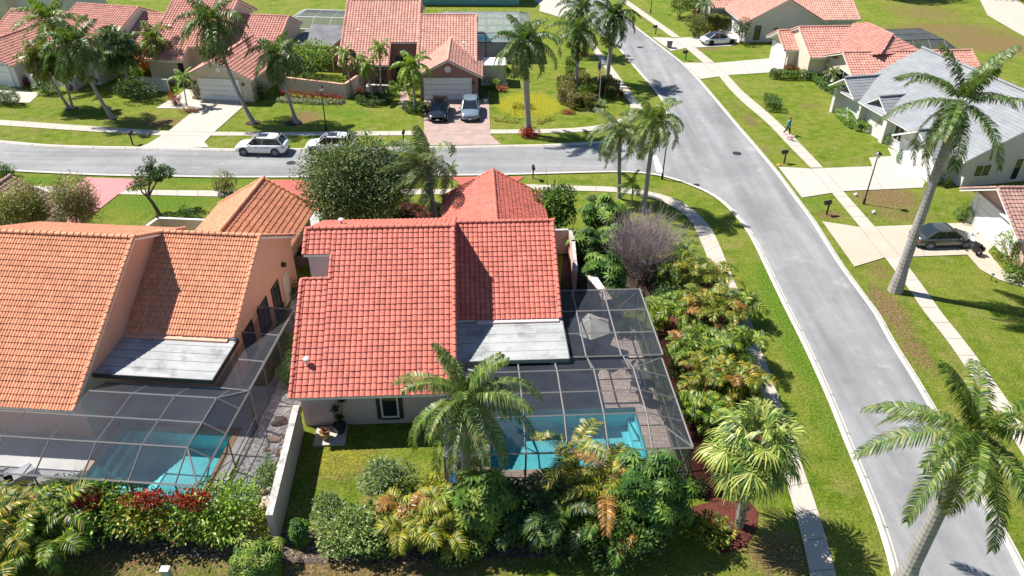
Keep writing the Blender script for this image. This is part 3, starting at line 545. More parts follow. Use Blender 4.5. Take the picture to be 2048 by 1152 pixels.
# ---- left neighbour: orange tiled
TPO = {'tw': .165, 'tl': .335, 'amp': .045, 'lift': .045, 'prof': 'W'}
hs = thing('house', H2.w(0, 8, 0), 'orange tiled house with peach walls and a dark screen enclosure, at the left edge', 'house')
r, c, t, w = MB(), MB(), MB(), MB()
gable(hs, H2, -9.5, 0, 0, 2.8, 8.5, 7.58, 13.6, 5.3, r, c, t, w, tp=TPO, rakes=(0, 1), inset=(.2, .3))
gable(hs, H2, -.35, 5.85, 5.6, 3.35, 11.15, 6.45, 16.1, 3.7, r, c, t, w, tp=TPO, rakes=(0, 1), oh=.3)
g2 = H2.sub(1.75, 0, 90)
gable(hs, g2, 14.2, 22.2, 3.7, 2.55, 0, 4.75, -3.5, 2.6, r, c, t, w, tp=TPO, oh=.5, rakes=(0, 1))
finish(hs, r, c, t, w, M['tile_orange'], M['st_peach'])
fb = MB(); fb.fbox(H2, -.3, 5.95, 2.3, 5.85, 3.05, 3.2); fo = fb.build('flat_roof', M['flat'], hs); sm = MB()
for b in (2.95, 3.65, 4.3, 4.95, 5.4): sm.fbox(H2, -.25, 5.9, b-.014, b+.014, 3.2, 3.208)
sm.build('seams', M['flat_dark'], fo); ed = MB(); ed.fbox(H2, -.3, 6.0, 2.25, 2.3, 2.98, 3.23); ed.fbox(H2, 5.95, 6.0, 2.3, 5.7, 2.98, 3.23); ed.build('gutter', M['frame'], fo)
wb = MB(); wb.fbox(H2, -.3, 5.5, 5.3, 6.2, 0, 3.3); wb.build('wall', M['st_peach'], hs)
for b0, b1, z0, z1 in ((7.0, 8.2, .6, 2.5), (9.3, 10.6, .6, 2.5), (11.6, 12.6, .1, 2.4)): wall_item(H2, 'w', b0, b1, z0, z1, 5.6, hs, face=1, fw=.12, mats=(M['frame'], M['glass']), mull=1, axis='b')
mb = MB(); mb.fbox(H2, 5.6, 5.66, 13.3, 14.3, .1, 2.2); d_ = mb.build('door', M['st_cream'], hs); mb = MB(); mb.tube([H2.w(5.62, 13.8, 2.9), H2.w(5.85, 13.8, 2.9)], .16, 8); mb.build('wall_lamp', M['frame'], hs)
p = U(127, 453, 5.9); 
# ---- brown roofed neighbour corner at far left
H3 = Fr(-46.6, 40, -4.)
hs = thing('house', H3.w(0, 12, 0), 'house with a dull brown tiled garage roof at the left edge', 'house')
r, c, t, w = MB(), MB(), MB(), MB(); g3 = H3.sub(6.6, 0, 90)
G3 = Fr(-36, 48.8, 86)
gable(hs, G3, -2.8, 0, 3.7, 2.6, 0, 4.7, -3.7, 2.6, r, c, t, w, oh=.5, rakes=(0, 1))
G3b = Fr(-36, 48.8, -4); gable(hs, G3b, -14, 1, -16, 2.8, -12.5, 4.7, -9, 2.8, r, c, t, w)
finish(hs, r, c, t, w, M['tile_brown'], M['st_cream'])
def roofpoly(mb, pts, tp, capmb=None, capedges=()):
    P = [Vector(p) for p in pts]; n = Vector((0, 0, 0))
    for i in range(1, len(P)-1): n += (P[i]-P[0]).cross(P[i+1]-P[0])
    n.normalize()
    if n.z < 0: n = -n; P = P[::-1]
    v = (Vector((0, 0, -1))-n*(-n.z)).normalized(); u = v.cross(n) if v.cross(n).length else Vector((1, 0, 0)); u.normalize()
    cs = [((p-P[0]).dot(u), (p-P[0]).dot(v)) for p in P]; u0, u1 = min(x[0] for x in cs), max(x[0] for x in cs); v0, v1 = min(x[1] for x in cs), max(x[1] for x in cs)
    clip = []; cen = sum(P, Vector())/len(P)
    for i in range(len(P)):
        a, b = P[i], P[(i+1) % len(P)]; no = (b-a).cross(n).normalized()
        if (cen-a).dot(no) > 0: no = -no
        clip.append((a, no))
    tiles(mb, P[0]+u*u0+v*v0, u, v, u1-u0, v1-v0, clip=clip, **tp)
    for i, j in capedges: caps(capmb, P[i]+n*.03, P[j]+n*.03)
TPF = {'tw': .33, 'tl': .38, 'amp': .07, 'lift': .05, 'prof': 'W'}
TPG = {'tw': .9, 'tl': .36, 'amp': .012, 'lift': .022, 'prof': 'F', 'jit': .07, 'rs': .8}
# ---- H5: house with white garage (second on the far side)
F5 = Fr(-33.41, 78.06, -6.8); hs = thing('house', F5.w(0, 8, 0), 'salmon tiled cream house at the head of the long white driveway', 'house'); r, c, t, w = MB(), MB(), MB(), MB()
g = F5.sub(2.35, 0, 90); gable(hs, g, -.65, 9.5, 3.85, 2.55, 0, 4.35, -3.85, 2.55, r, c, t, w, tp=TPF, oh=.5, inset=(.65, .2), rakes=(1, 0))
gable(hs, F5, -8.6, -.6, 4.0, 2.75, 13.5, 7.2, 18, 5.1, r, c, t, w, tp=TPF, front=[(-8.6, -3.9, 0, 1), (-3.9, -.6, 0, .78)], rakes=(1, 1), walls=False)
w.prism(F5, -8.35, -4.2, [(4.8, 0), (17.2, 0), (17.2, 5.2), (13.5, 7.0), (4.8, 2.9)]); w.prism(F5, -4.2, -.85, [(7.2, 0), (17.2, 0), (17.2, 5.2), (13.5, 7.0), (7.2, 4.)])
gable(hs, F5, -.6, 5.4, 8.6, 3.3, 13.4, 5.6, 17, 3.9, r, c, t, w, tp=TPF, oh=.3)
finish(hs, r, c, t, w, M['tile_salmon'], M['st_cream'])
garage_door(F5, 0, 4.35, 2.25, -.02, hs); wall_item(F5, 'w', -4.8, -4.3, .4, 2.2, 4.78, hs, mats=(M['frame'], M['glass']), mull=0)
mb = MB(); q = F5.w(2.4, -.02, 3.35); mb.tube([q, q+F5.B*-.06], .28, 16); mb.build('gable_vent', M['white'], hs)
for a in (-.45, 4.85): mb = MB(); q = F5.w(a, -.12, 1.9); mb.box(q, (.14, .18, .3)); mb.build('wall_lamp', M['black'], hs)
wall_item(F5, 'w', 1.2, 2.4, .9, 2., 8.95, hs, mull=1); vent((340, 56), F5, hs, 5.4, .25)
mb = MB(); mb.fbox(F5, 5.4, 10.8, 11.4, 20.5, 2.75, 2.95); fl = mb.build('flat_roof', M['flat_dark'], hs); mb = MB()
mb.fbox(F5, 5.4, 10.85, 11.3, 11.4, 2.6, 2.98); mb.fbox(F5, 10.8, 10.9, 11.4, 20.5, 2.6, 2.98); mb.build('gutter', M['alu'], fl); mb = MB()
for a in (6.6, 7.9, 9.2, 10.6): mb.fbox(F5, a, a+.12, 11.5, 11.62, 0, 2.75)
for b in (13.5, 15.5, 17.5, 19.5): mb.fbox(F5, 10.6, 10.72, b, b+.12, 0, 2.75)
mb.fbox(F5, 5.4, 10.6, 15, 15.2, 0, 2.75); mb.build('post', M['st_cream'], hs)
# ---- H6: brick-pink house with two parked cars
F6 = Fr(-9.65, 78.5, 2.); hs = thing('house', F6.w(0, 8, 0), 'mauve walled house under pale pink tiles behind the two cars on the brick driveway', 'house'); r, c, t, w = MB(), MB(), MB(), MB()
g = F6.sub(2.7, 0, 90); gable(hs, g, -.5, 9.5, 3.6, 2.6, 0, 4.4, -3.6, 2.6, r, c, t, w, tp=TPF, oh=.5, inset=(.5, .2), rakes=(1, 0))
gable(hs, F6, -9.6, -.9, 3.6, 2.65, 13.9, 7.2, 18.5, 5.1, r, c, t, w, tp=TPF, front=[(-9.6, -4.0, 0, 1), (-4.0, -.9, 0, .66)], rakes=(1, 1), walls=False)
w.prism(F6, -9.35, -4.15, [(4.4, 0), (17.7, 0), (17.7, 5.2), (13.9, 7.0), (4.4, 2.85)]); w.prism(F6, -4.15, -1.1, [(7.6, 0), (17.7, 0), (17.7, 5.2), (13.9, 7.0), (7.6, 4.2)])
gable(hs, F6, -.9, 5.7, 3.6, 2.65, 11.5, 6.1, 15.6, 4.25, r, c, t, w, tp=TPF, oh=.6)
finish(hs, r, c, t, w, M['tile_pink'], M['st_mauve'])
garage_door(F6, .15, 5.0, 2.3, -.02, hs); mb = MB(); q = F6.w(2.65, -.02, 3.35); mb.tube([q, q+F6.B*-.06], .34, 16); mb.build('gable_vent', M['alu_white'], hs)
wall_item(F6, 'w', -5.6, -4.5, .6, 2.3, 4.38, hs, mats=(M['frame'], M['glass']), mull=0); wall_item(F6, 'w', -3.6, -2.7, .1, 2.4, 7.58, hs, mats=(M['frame'], M['glass']), mull=0, name='door')
for a in (-.25, 5.35): mb = MB(); q = F6.w(a, -.12, 1.9); mb.box(q, (.14, .18, .3)); mb.build('wall_lamp', M['black'], hs)
mb = MB(); mb.fbox(F6, 6.0, 9.0, 4.3, 7.2, 2.35, 2.45); mb.build('porch_roof', M['white'], hs); mb = MB(); mb.fbox(F6, 6.1, 8.9, 4.5, 4.62, 0, 2.35); mb.fbox(F6, 8.8, 8.95, 4.4, 7.1, 0, 2.35); mb.build('porch_wall', M['st_cream'], hs)
mb = MB(); mb.fbox(F6, 6.1, 9.1, 4.1, 4.3, .25, .45); mb.build('porch_step', M['alu_white'], hs)
for q_ in ((733, 31), (717, 61), (928, 87)): vent(q_, F6, hs, 5., .12)
# ---- H4: far left house
F4 = Fr(-55.5, 81.5, -12.); hs = thing('house', F4.w(2, 6, 0), 'salmon tiled white house behind the leaning palms at the far left', 'house'); r, c, t, w = MB(), MB(), MB(), MB()
g = F4.sub(-2.6, 0, 90); gable(hs, g, -.8, 9, 3.6, 2.6, 0, 4.5, -3.6, 2.6, r, c, t, w, tp=TPF, oh=.4, inset=(.8, .2), rakes=(1, 0))
gable(hs, F4, .6, 8.9, 2.2, 2.7, 12, 6.3, 15.5, 4.9, r, c, t, w, tp=TPF, oh=.6); gable(hs, F4, -8, .6, 6, 3.1, 11, 5.4, 15, 3.5, r, c, t, w, tp=TPF, oh=.5)
gable(hs, F4, 8.9, 12.6, 8, 3.2, 13, 5.5, 15.5, 4.2, r, c, t, w, tp=TPF, oh=.4)
finish(hs, r, c, t, w, M['tile_salmon'], M['st_white'])
garage_door(F4, -4.8, -.2, 2.2, -.02, hs); wall_item(F4, 'w', 4.2, 5.6, .5, 2.1, 2.78, hs, mats=(M['frame'], M['glass']), mull=1); wall_item(F4, 'w', 1.2, 2., .2, 2.2, 2.78, hs, mats=(M['frame'], M['glass']), mull=0)
# ---- H8: top right, white gable
F8 = Fr(31.2, 102., 4.); hs = thing('house', F8.w(4, 5, 0), 'white gabled house with mottled pink roof behind the white sedan at the top', 'house'); r, c, t, w = MB(), MB(), MB(), MB()
g = F8.sub(4.7, 0, 90); gable(hs, g, -.4, 12, 5.6, 2.5, 0, 5.5, -5.6, 2.5, r, c, t, w, tp=TPF, oh=.6, inset=(.4, .3), rakes=(1, 1))
gable(hs, F8, 5, 15.5, .8, 2.6, 7., 5.8, 13, 2.8, r, c, t, w, tp=TPF, oh=.6); gable(hs, F8, -3, 5, 8, 2.6, 12, 4.6, 16, 2.6, r, c, t, w, tp=TPF)
finish(hs, r, c, t, w, M['tile_pink'], M['st_white'])
garage_door(F8, 1.2, 6., 2.2, -.32, hs, face=-1, axis='b'); wall_item(F8, 'w', 3.4, 4., 1.3, 1.9, -.02, hs, mats=(M['alu_white'], M['glass']), mull=0); wall_item(F8, 'w', 6.6, 7.2, 1.3, 1.9, -.02, hs, mats=(M['alu_white'], M['glass']), mull=0); wall_item(F8, 'w', 0.9, 1.6, .4, 2.1, -.02, hs, mats=(M['frame'], M['glass']), mull=0)
# ---- H9: salmon house
F9 = Fr(32.5, 92.6, 5.); hs = thing('house', F9.w(8, -4, 0), 'bright salmon tiled house with several roof wings beside the black screen dome', 'house'); r, c, t, w = MB(), MB(), MB(), MB()
gable(hs, F9, -.7, 2.4, -2.9, 2.5, 0, 4.0, 2.9, 2.5, r, c, t, w, tp=TPF, oh=.3, inset=(.8, .1), rakes=(1, 0))
gable(hs, F9, .9, 8.2, -6.6, 2.65, -2.0, 4.9, 3.2, 2.65, r, c, t, w, tp=TPF, oh=.5)
Z = lambda px, py, z: U(px, py, z)
roofpoly(r, [Z(1706, 49, 5.2), Z(1738, 43, 5.9), Z(1788, 71, 5.6), Z(1762, 109, 4.4), Z(1664, 118, 2.9)], TPF)
roofpoly(r, [Z(1785, 70, 5.6), Z(1846, 104, 3.9), Z(1762, 109, 4.3)], TPF)
gable(hs, F9, 2.6, 17.5, -13.6, 2.6, -10.3, 4.3, -6, 2.7, r, c, t, w, tp=TPF, oh=.4, inset=(.7, .3))
w.prism(F9, 4.5, 12, [(-10.5, 0), (-2, 0), (-2, 3.2), (-10.5, 2.9)])
finish(hs, r, c, t, w, M['tile_salmon'], M['st_cream'])
garage_door(F9, -2.1, 2.1, 2.2, .06, hs, face=-1, axis='b'); wall_item(F9, 'w', -11.5, -9.4, .6, 2.3, 3.28, hs, face=-1, axis='b', mull=1)
# ---- H10: grey roof house
F10 = Fr(36.6, 57.7, 13.); hs = thing('house', F10.w(6, 8, 0), 'white house under a large pale grey tiled roof behind the tall palm on the right', 'house'); r, c, t, w = MB(), MB(), MB(), MB()
g = F10.sub(9., 0, 90); gable(hs, g, -.4, 17.5, 8.2, 2.6, 0, 6.5, -8, 2.6, r, c, t, w, tp=TPG, oh=.9, inset=(.4, .4), rakes=(0, 0))
gable(hs, F10, -1.2, 6, 1.0, 2.5, 3.5, 4.0, 6.4, 2.5, r, c, t, w, tp=TPG, oh=.35, inset=(.9, .1), rakes=(0, 0), wall_oh_b=.2)
gable(hs, F10, .9, 5.5, 10, 2.6, 11.9, 3.9, 13.8, 2.6, r, c, t, w, tp=TPG, oh=.3, inset=(1.6, .1), rakes=(0, 0), walls=False)
gable(hs, F10, .3, 6, 14.6, 2.8, 16.8, 4.2, 19, 2.8, r, c, t, w, tp=TPG, oh=.3, inset=(1.8, .1), rakes=(0, 0))
w.fbox(F10, 1.4, 2.2, 7, 19, 0, .01)
for b, dd in ((9.9, .5), (14.0, .4), (18.3, .4)): w.fbox(F10, .95, 1.9, b, b+dd, 0, 2.55)
w.fbox(F10, 1.5, 1.9, 11, 13, 0, 2.6)
finish(hs, r, c, t, w, M['tile_grey'], M['st_white'])
garage_door(F10, 1.55, 5.6, 2.2, -.32, hs, face=-1, axis='b')
wall_item(F10, 'w', 2.5, 4.0, .95, 1.95, -.02, hs, mats=(M['white'], M['glass']), mull=1); wall_item(F10, 'w', 6.4, 7.1, .3, 2.2, -.02, hs, mats=(M['white'], M['glass']), mull=0)
for b in (8.2, 14.9): wall_item(F10, 'w', b, b+1.2, .7, 2.2, 1.68 if b < 10 else 2.08, hs, face=-1, axis='b', mull=1)
# ---- H11: brown roofed garage at right edge
F11 = Fr(35.95, 48.5, 1.); hs = thing('house', F11.w(4, 0, 0), 'tan garage with a pinkish brown tiled roof and arched white door at the right edge', 'house'); r, c, t, w = MB(), MB(), MB(), MB()
gable(hs, F11, -1.4, 14, -3.9, 2.6, 0, 4.6, 3.9, 2.6, r, c, t, w, tp=TP, oh=.4, inset=(1.4, .2), rakes=(1, 0)); gable(hs, F11, 6, 16, -13, 2.6, -9, 4.9, -4, 2.6, r, c, t, w, tp=TP)
finish(hs, r, c, t, w, M['tile_brown'], M['st_pink']); garage_door(F11, -1.9, 3.1, 2.25, -.02, hs, face=-1, axis='b', panels=4)
mb = MB(); mb.fbox(F11, -.28, -.12, -2.35, -1.95, 0, 2.6); mb.fbox(F11, -.28, -.12, 3.15, 3.55, 0, 2.6); mb.fbox(F11, -.28, -.12, -1.95, 3.15, 2.4, 2.6); mb.build('door_surround', M['white'], hs)
# ---- H7: teal house at the very top, and pale blocks top left
F7 = Fr(-13, 121.5, 1.); hs = thing('house', F7.w(5, 3, 0), 'teal walled house with white framed windows at the top edge', 'house'); r, c, t, w = MB(), MB(), MB(), MB()
gable(hs, F7, -3, 14, -.7, 3.1, 5, 5.6, 11, 3, r, c, t, w, tp=TPF, oh=.7); finish(hs, r, c, t, w, M['tile_salmon'], M['st_teal'])
for a in (1.2, 3.6, 6.9, 9.6): wall_item(F7, 'w', a, a+(.9 if a < 5 else 1.5), .9, 2.2, -.02, hs, mull=0)
FB = Fr(-70, 101, -8); bl = thing('building', FB.w(0, 4, 0), 'tall pale plastered building with a beige strip at the top left corner', 'building'); mb = MB(); mb.fbox(FB, -16, -1, 0, 12, 0, 7); mb.fbox(FB, 3.2, 10, 3, 12, 0, 5.5); mb.build('wall', M['st_white'], bl); mb = MB(); mb.fbox(FB, -1, 3.2, 1.2, 12, 0, 6.6); mb.build('stair_wall', M['st_cream'], bl)
mb = MB(); mb.fbox(FB, -16.3, -.8, -.3, 12.3, 7, 7.3); mb.fbox(FB, 3.1, 10.2, 2.8, 12.2, 5.5, 5.75); mb.fbox(FB, -.8, 3.3, 1, 12.2, 6.6, 6.8); mb.build('roof', M['flat_dark'], bl)

# ================================================================ SCREEN ENCLOSURES AND POOLS
def beam(mb, p, q, s=.07): mb.tube([p, q], s*.62, 4)
def cage(name, label, fr, A, B, ze, ia, ib, zt, matF, matS, walls='rf', extra=None, cut=None):
    """mansard screen enclosure: outer rectangle A x B at ze, inner grid lines ia x ib at zt"""
    th = thing(name, fr.w(sum(A)/2, sum(B)/2, 0), label, 'screen enclosure', 'screen enclosures over the pools'); f = MB(); s = MB()
    P = lambda a, b, z: fr.w(a, b, z)
    q = lambda *c: s.add([x for x in c], [tuple(range(len(c)))])
    cx, cb = cut or (-99, 99)      # for a < cx the cage stops at b = cb
    for a in ia: beam(f, P(a, ib[0], zt), P(a, ib[-1] if a > cx else cb, zt))
    for b in ib: beam(f, P(ia[0] if b <= cb else min(x for x in ia if x > cx), b, zt), P(ia[-1], b, zt))
    for a0, a1 in zip(ia, ia[1:]):
        for b0, b1 in zip(ib, ib[1:]):
            if not (a0 < cx and b1 > cb): q(P(a0, b0, zt), P(a1, b0, zt), P(a1, b1, zt), P(a0, b1, zt))
    for side, (o, inn) in {'f': (B[0], ib[0]), 'b': (B[1], ib[-1])}.items():
        xs = [A[0]]+list(ia[1:-1])+[A[1]]
        a_s = cx if side == 'b' and cut else A[0]
        beam(f, P(a_s, o, ze), P(A[1], o, ze), .09)
        for i, a in enumerate(ia):
            if a > a_s: beam(f, P(a, inn, zt), P(a, o, ze))
        for i in range(len(ia)-1):
          if ia[i] >= a_s-.01: q(P(ia[i], inn, zt), P(ia[i+1], inn, zt), P(ia[i+1], o, ze), P(ia[i], o, ze))
    for side, (o, inn) in {'l': (A[0], ia[0]), 'r': (A[1], ia[-1])}.items():
        if side == 'l' and cut: continue
        beam(f, P(o, B[0], ze), P(o, B[1], ze), .09)
        for b in ib: beam(f, P(inn, b, zt), P(o, b, ze))
        for b0, b1 in zip(ib, ib[1:]): q(P(inn, b0, zt), P(inn, b1, zt), P(o, b1, ze), P(o, b0, ze))
        for b, ob in ((ib[0], B[0]), (ib[-1], B[1])):
            beam(f, P(inn, b, zt), P(o, ob, ze)); q(P(inn, b, zt), P(inn, ob, ze), P(o, ob, ze)); q(P(inn, b, zt), P(o, b, ze), P(o, ob, ze))
    wl = {'r': [P(A[1], b, 0) for b in [B[0]]+list(ib[1:-1])+[B[1]]], 'l': [P(A[0], b, 0) for b in [B[0]]+list(ib[1:-1])+[B[1]]], 'f': [P(a, B[0], 0) for a in [A[0]]+list(ia)+[A[1]]], 'b': [P(a, B[1], 0) for a in [A[0]]+list(ia)+[A[1]]]}
    up = Vector((0, 0, ze)); um = Vector((0, 0, .85))
    for k in walls:
        L = wl[k]
        for p in L: beam(f, p, p+up, .075)
        beam(f, L[0]+um, L[-1]+um, .05); beam(f, L[0]+Vector((0, 0, .05)), L[-1]+Vector((0, 0, .05)), .07)
        for a, b in zip(L, L[1:]): q(a, b, b+up, a+up)
        beam(f, L[0]+up, L[1]+Vector((0, 0, .9)), .05)
    if extra: extra(f, s, P, q)
    f.build('frame', matF, th); s.build('screen_panel', matS, th); return th
def exA(f, s, P, q):
    A = [13.35, 15.2, 17.1, 19.35]; B = [2.6, 4.65, 6.8, 8.95]; z = 2.8; up = Vector((0, 0, 2.8))
    for a in A: beam(f, P(a, B[0], z), P(a, B[-1], z), .08)
    for b in B: beam(f, P(14.2 if b > 4 else A[0], b, z), P(A[-1], b, z), .08)
    for a0, a1 in zip(A, A[1:]):
        for b0, b1 in zip(B, B[1:]): q(P(max(a0, 14.2), b0, z), P(a1, b0, z), P(a1, b1, z), P(max(a0, 14.2), b1, z))
    q(P(13.5, 2.6, z), P(14.2, 2.6, z), P(14.2, 5.4, z), P(14.2, 5.4, z)) if False else None
    for b in B[1:]: beam(f, P(19.35, b, 0), P(19.35, b, 0)+up, .075)
    for b0, b1 in zip(B, B[1:]): q(P(19.35, b0, 0), P(19.35, b1, 0), P(19.35, b1, z), P(19.35, b0, z))
    beam(f, P(19.35, 2.6, .85), P(19.35, 8.95, .85), .05); beam(f, P(19.35, 8.95, 2.8), P(17.1, 8.95, .2), .05)
    for a in (15.2, 17.1): beam(f, P(a, 8.95, 0), P(a, 8.95, 2.8), .075)
    for a0, a1 in zip((14.3, 15.2, 17.1), (15.2, 17.1, 19.35)): q(P(a0, 8.95, 0), P(a1, 8.95, 0), P(a1, 8.95, z), P(a0, 8.95, z))
    for a in (9.5, 11.5, 13.45, 15.25, 17.2): beam(f, P(a, 2.6, 2.75), P(a, 1.0, 3.3))
cage('screen_enclosure', 'bronze framed screen enclosure over the pool of the red roofed house', H1, (7.75, 19.3), (-4.05, 2.6), 2.6, [9.5, 11.5, 13.45, 15.35, 17.4], [-2.3, -.65, 1.0], 3.25, M['alu'], M['screen'], 'rfl', exA)
def exB(f, s, P, q):
    for b in (2.3, 4.6, 6.9, 9.4):
        beam(f, P(5.98 if b < 5 else 5.6, b, 2.75), P(7.75, b, 2.65), .08); beam(f, P(7.6, b, 0), P(7.6, b, 2.65), .075)
    beam(f, P(7.75, 2.3, 2.65), P(7.75, 9.4, 2.65), .1); beam(f, P(7.6, 2.3, .85), P(7.6, 9.4, .85), .05)
    for b0, b1 in ((2.3, 4.6), (4.6, 6.9), (6.9, 9.4)): q(P(6.0, b0, 2.75), P(7.75, b0, 2.65), P(7.75, b1, 2.65), P(6.0, b1, 2.75)); q(P(7.6, b0, 0), P(7.6, b1, 0), P(7.75, b1, 2.65), P(7.75, b0, 2.65))
    q(P(5.6, 9.4, 0), P(7.6, 9.4, 0), P(7.75, 9.4, 2.65), P(5.6, 9.4, 2.65)); beam(f, P(5.6, 9.4, 2.65), P(7.75, 9.4, 2.65), .08)
cage('screen_enclosure', 'large bronze framed screen enclosure over the left pool and its pale deck', H2, (-11, 7.75), (-3.9, 2.35), 2.6, [-8.5, -6.3, -4.1, -1.9, .3, 2.5, 4.65, 6.75], [-2.3, -.7, 1.0], 3.25, M['alu'], M['screen'], 'rf', exB, (.2, -.7))
FC = Fr(-27, 99.5, -5); cage('screen_enclosure', 'white framed screen dome behind the house with the white garage', FC, (-3, 9.2), (-2.2, 5.5), 2.5, [-1, 1.3, 3.6, 5.9, 7.9], [-.2, 3.6], 3.5, M['alu_white'], M['screen_dense'], 'fr')
FD = Fr(-2.4, 92, 2); cage('screen_enclosure', 'pale screen enclosure behind the mauve house with a sliver of blue pool', FD, (-8, 4.8), (0, 14), 2.5, [-6, -3.2, -1, 1.2, 3.4], [1.5, 5, 8.5, 12], 3.2, M['alu'], M['screen_light'], 'rf')
FE = Fr(46.3, 90.5, 7); cage('screen_enclosure', 'black screen dome on the lawn behind the salmon roofed house', FE, (-3.2, 7), (-2.2, 6.6), 2.2, [-1, 1, 3, 5], [-.2, 2.2, 4.6], 3.6, M['frame'], M['screen_dense'], 'frlb')
for lab, fr, (a0, a1, b0, b1), dk, mat in (('rectangular turquoise swimming pool with rippled water in the paved deck of the red roofed house', H1, POOLS[0][1:], (7.9, 19.2, -4.0, 8.8), M['paver']), ('turquoise swimming pool with wide entry steps in the pale deck of the orange roofed house', H2, POOLS[1][1:], (-12, 7.5, -3.85, 5.5), M['deck'])):
    p = thing('swimming_pool', fr.w((a0+a1)/2, (b0+b1)/2, -1.4), lab, 'swimming pool', 'backyard swimming pools'); mb = MB(); d = -1.35
    C4 = lambda z, e=0: [fr.w(a0-e, b0-e, z), fr.w(a1+e, b0-e, z), fr.w(a1+e, b1+e, z), fr.w(a0-e, b1+e, z)]
    lo, hi = C4(d), C4(.05); mb.add(lo+hi, [(0, 1, 2, 3), (0, 4, 5, 1), (1, 5, 6, 2), (2, 6, 7, 3), (3, 7, 4, 0)])
    for i in range(3):
        w_ = .32*(3-i)
        if lab[0] == 't': mb.fbox(fr, a0+.002*i, a0+w_, b0+2.6, b1-.002*i, d+.001, d+.34*(i+1)-.05)
        elif i == 0: mb.fbox(fr, a1-.35, a1, b0, b1, d+.001, d+.55)
    mb.build('basin', M['pool'], p); wt = MB(); wt.add(C4(-.12), [(0, 1, 2, 3)]); wt.build('water', M['water'], p)
    cp = MB(); e = .32
    for x0, x1, y0, y1 in ((a0-e, a1+e, b0-e, b0), (a0-e, a1+e, b1, b1+e), (a0-e, a0, b0, b1), (a1, a1+e, b0, b1)): cp.fbox(fr, x0, x1, y0, y1, -.3, .075)
    cp.build('coping', M['coping'] if lab[0] == 't' else M['paver'], p)
    dm = MB(); x0, x1, y0, y1 = dk
    for X0, X1, Y0, Y1 in ((x0, x1, y0, b0-e), (x0, x1, b1+e, y1), (x0, a0-e, b0-e, b1+e), (a1+e, x1, b0-e, b1+e)): dm.fbox(fr, X0, X1, Y0, Y1, -.28, .06)
    tag(dm.build('pool_deck', mat), kind='structure')
def pool_small(px, label, w_, d_):
    c_ = U(*px); fr = Fr(c_.x, c_.y, 2); p = thing('swimming_pool', c_, label, 'swimming pool', 'backyard swimming pools'); mb = MB(); mb.fbox(fr, -w_, w_, -d_, d_, .01, .05); mb.build('basin', M['pool'], p); mb = MB(); mb.fbox(fr, -w_-.4, w_+.4, -d_-.4, -d_, .01, .08); mb.fbox(fr, -w_-.4, w_+.4, d_, d_+.4, .01, .08); mb.fbox(fr, -w_-.4, -w_, -d_, d_, .01, .08); mb.fbox(fr, w_, w_+.4, -d_, d_, .01, .08); mb.build('coping', M['deck'], p)
    mb = MB(); mb.fbox(fr, -w_, w_, -d_, d_, .05, .07); mb.build('water', M['water'], p)
tag((lambda m: (m.fbox(FC, -3, 9.2, -2.2, 5.5, .005, .03), m.build('patio', M['patio_dark']))[1])(MB()), kind='structure'); tag((lambda m: (m.fbox(FD, -8, 4.8, 0, 14, .002, .008), m.build('patio', M['patio_dark']))[1])(MB()), kind='structure')
pool_small((978, 77), 'sliver of blue pool beside the mauve walled house', 2.6, 1.5)
# ================================================================ WALLS
def wallrun(pts, z, th, label, mat, topmat=None, thick=.2, cat='wall', zbase=0.):
    P = [Vector(p) if len(p) == 3 else U(p[0], p[1]) for p in pts]; o = thing('garden_wall', P[0], label, cat); mb = MB(); tp = MB()
    for a, b in zip(P, P[1:]):
        d = (b-a).normalized(); n = Vector((-d.y, d.x, 0))*thick/2; a_, b_ = a-d*thick/2, b+d*thick/2
        L = [a_-n, b_-n, b_+n, a_+n]; mb.hexa([Vector((q.x, q.y, zbase)) for q in L]+[Vector((q.x, q.y, z)) for q in L]); n2 = n*1.15
        L = [a_-n2, b_-n2, b_+n2, a_+n2]; tp.hexa([Vector((q.x, q.y, z)) for q in L]+[Vector((q.x, q.y, z+.06)) for q in L])
    mb.build('wall', mat, o); tp.build('coping', topmat or mat, o); return o
wallrun([(602, 866), (553, 1079)], 1.75, 0, 'long pale rose garden wall with grimy top running from the red roofed house towards the camera', M['st_rose'], M['wall_top'], .28)
wallrun([H1.w(14.1, 18.0), H1.w(16.2, 18.0), H1.w(16.25, 16.4), H1.w(15.95, 12.6)], 1.9, 0, 'short rose garden wall with white stepped end right of the red roof ridge', M['st_pink'], M['wall_top'], .2)
wallrun([H1.w(1.9, 20.2), H1.w(4.7, 20.2), H1.w(4.7, 15)], 1.6, 0, 'rose courtyard wall behind the red roof under the big round tree', M['st_pink'], M['st_pink'], .2)
wallrun([H2.w(-6.2, 19.5), H2.w(-6.0, 20.6), H2.w(-2.4, 20.6), H2.w(-2.3, 16)], 2.0, 0, 'cream courtyard wall between the gnarled tree and the orange roof', M['st_cream'], M['st_white'], .2)
wallrun([(562, 182), (692, 198), (741, 163)], 1.6, 0, 'cream raised planter wall above the red flower bed', M['st_cream'], M['st_peach'], .25)
wallrun([(742, 190), (778, 191)], 1.1, 0, 'low tan wall in front of the mauve house window', M['st_mauve'], M['st_cream'], .2)
wallrun([(104, 168), (152, 180), (172, 168)], 1.3, 0, 'low white courtyard wall behind the leaning palms', M['st_white'], M['st_white'], .2)
wallrun([(40, 160), (73, 176)], 1.4, 0, 'short white wall beside the far left garage door', M['st_white'], M['st_white'], .2)
wallrun([(287, 178), (338, 183)], 1.3, 0, 'low white wall between the clipped shrubs of the second house', M['st_white'], M['st_white'], .2)
wallrun([H1.w(16.9, 11.5), H1.w(17.4, 9.2)], 2., 0, 'narrow pale wall slab seen through the screen enclosure', M['st_rose'], M['st_rose'], .5)
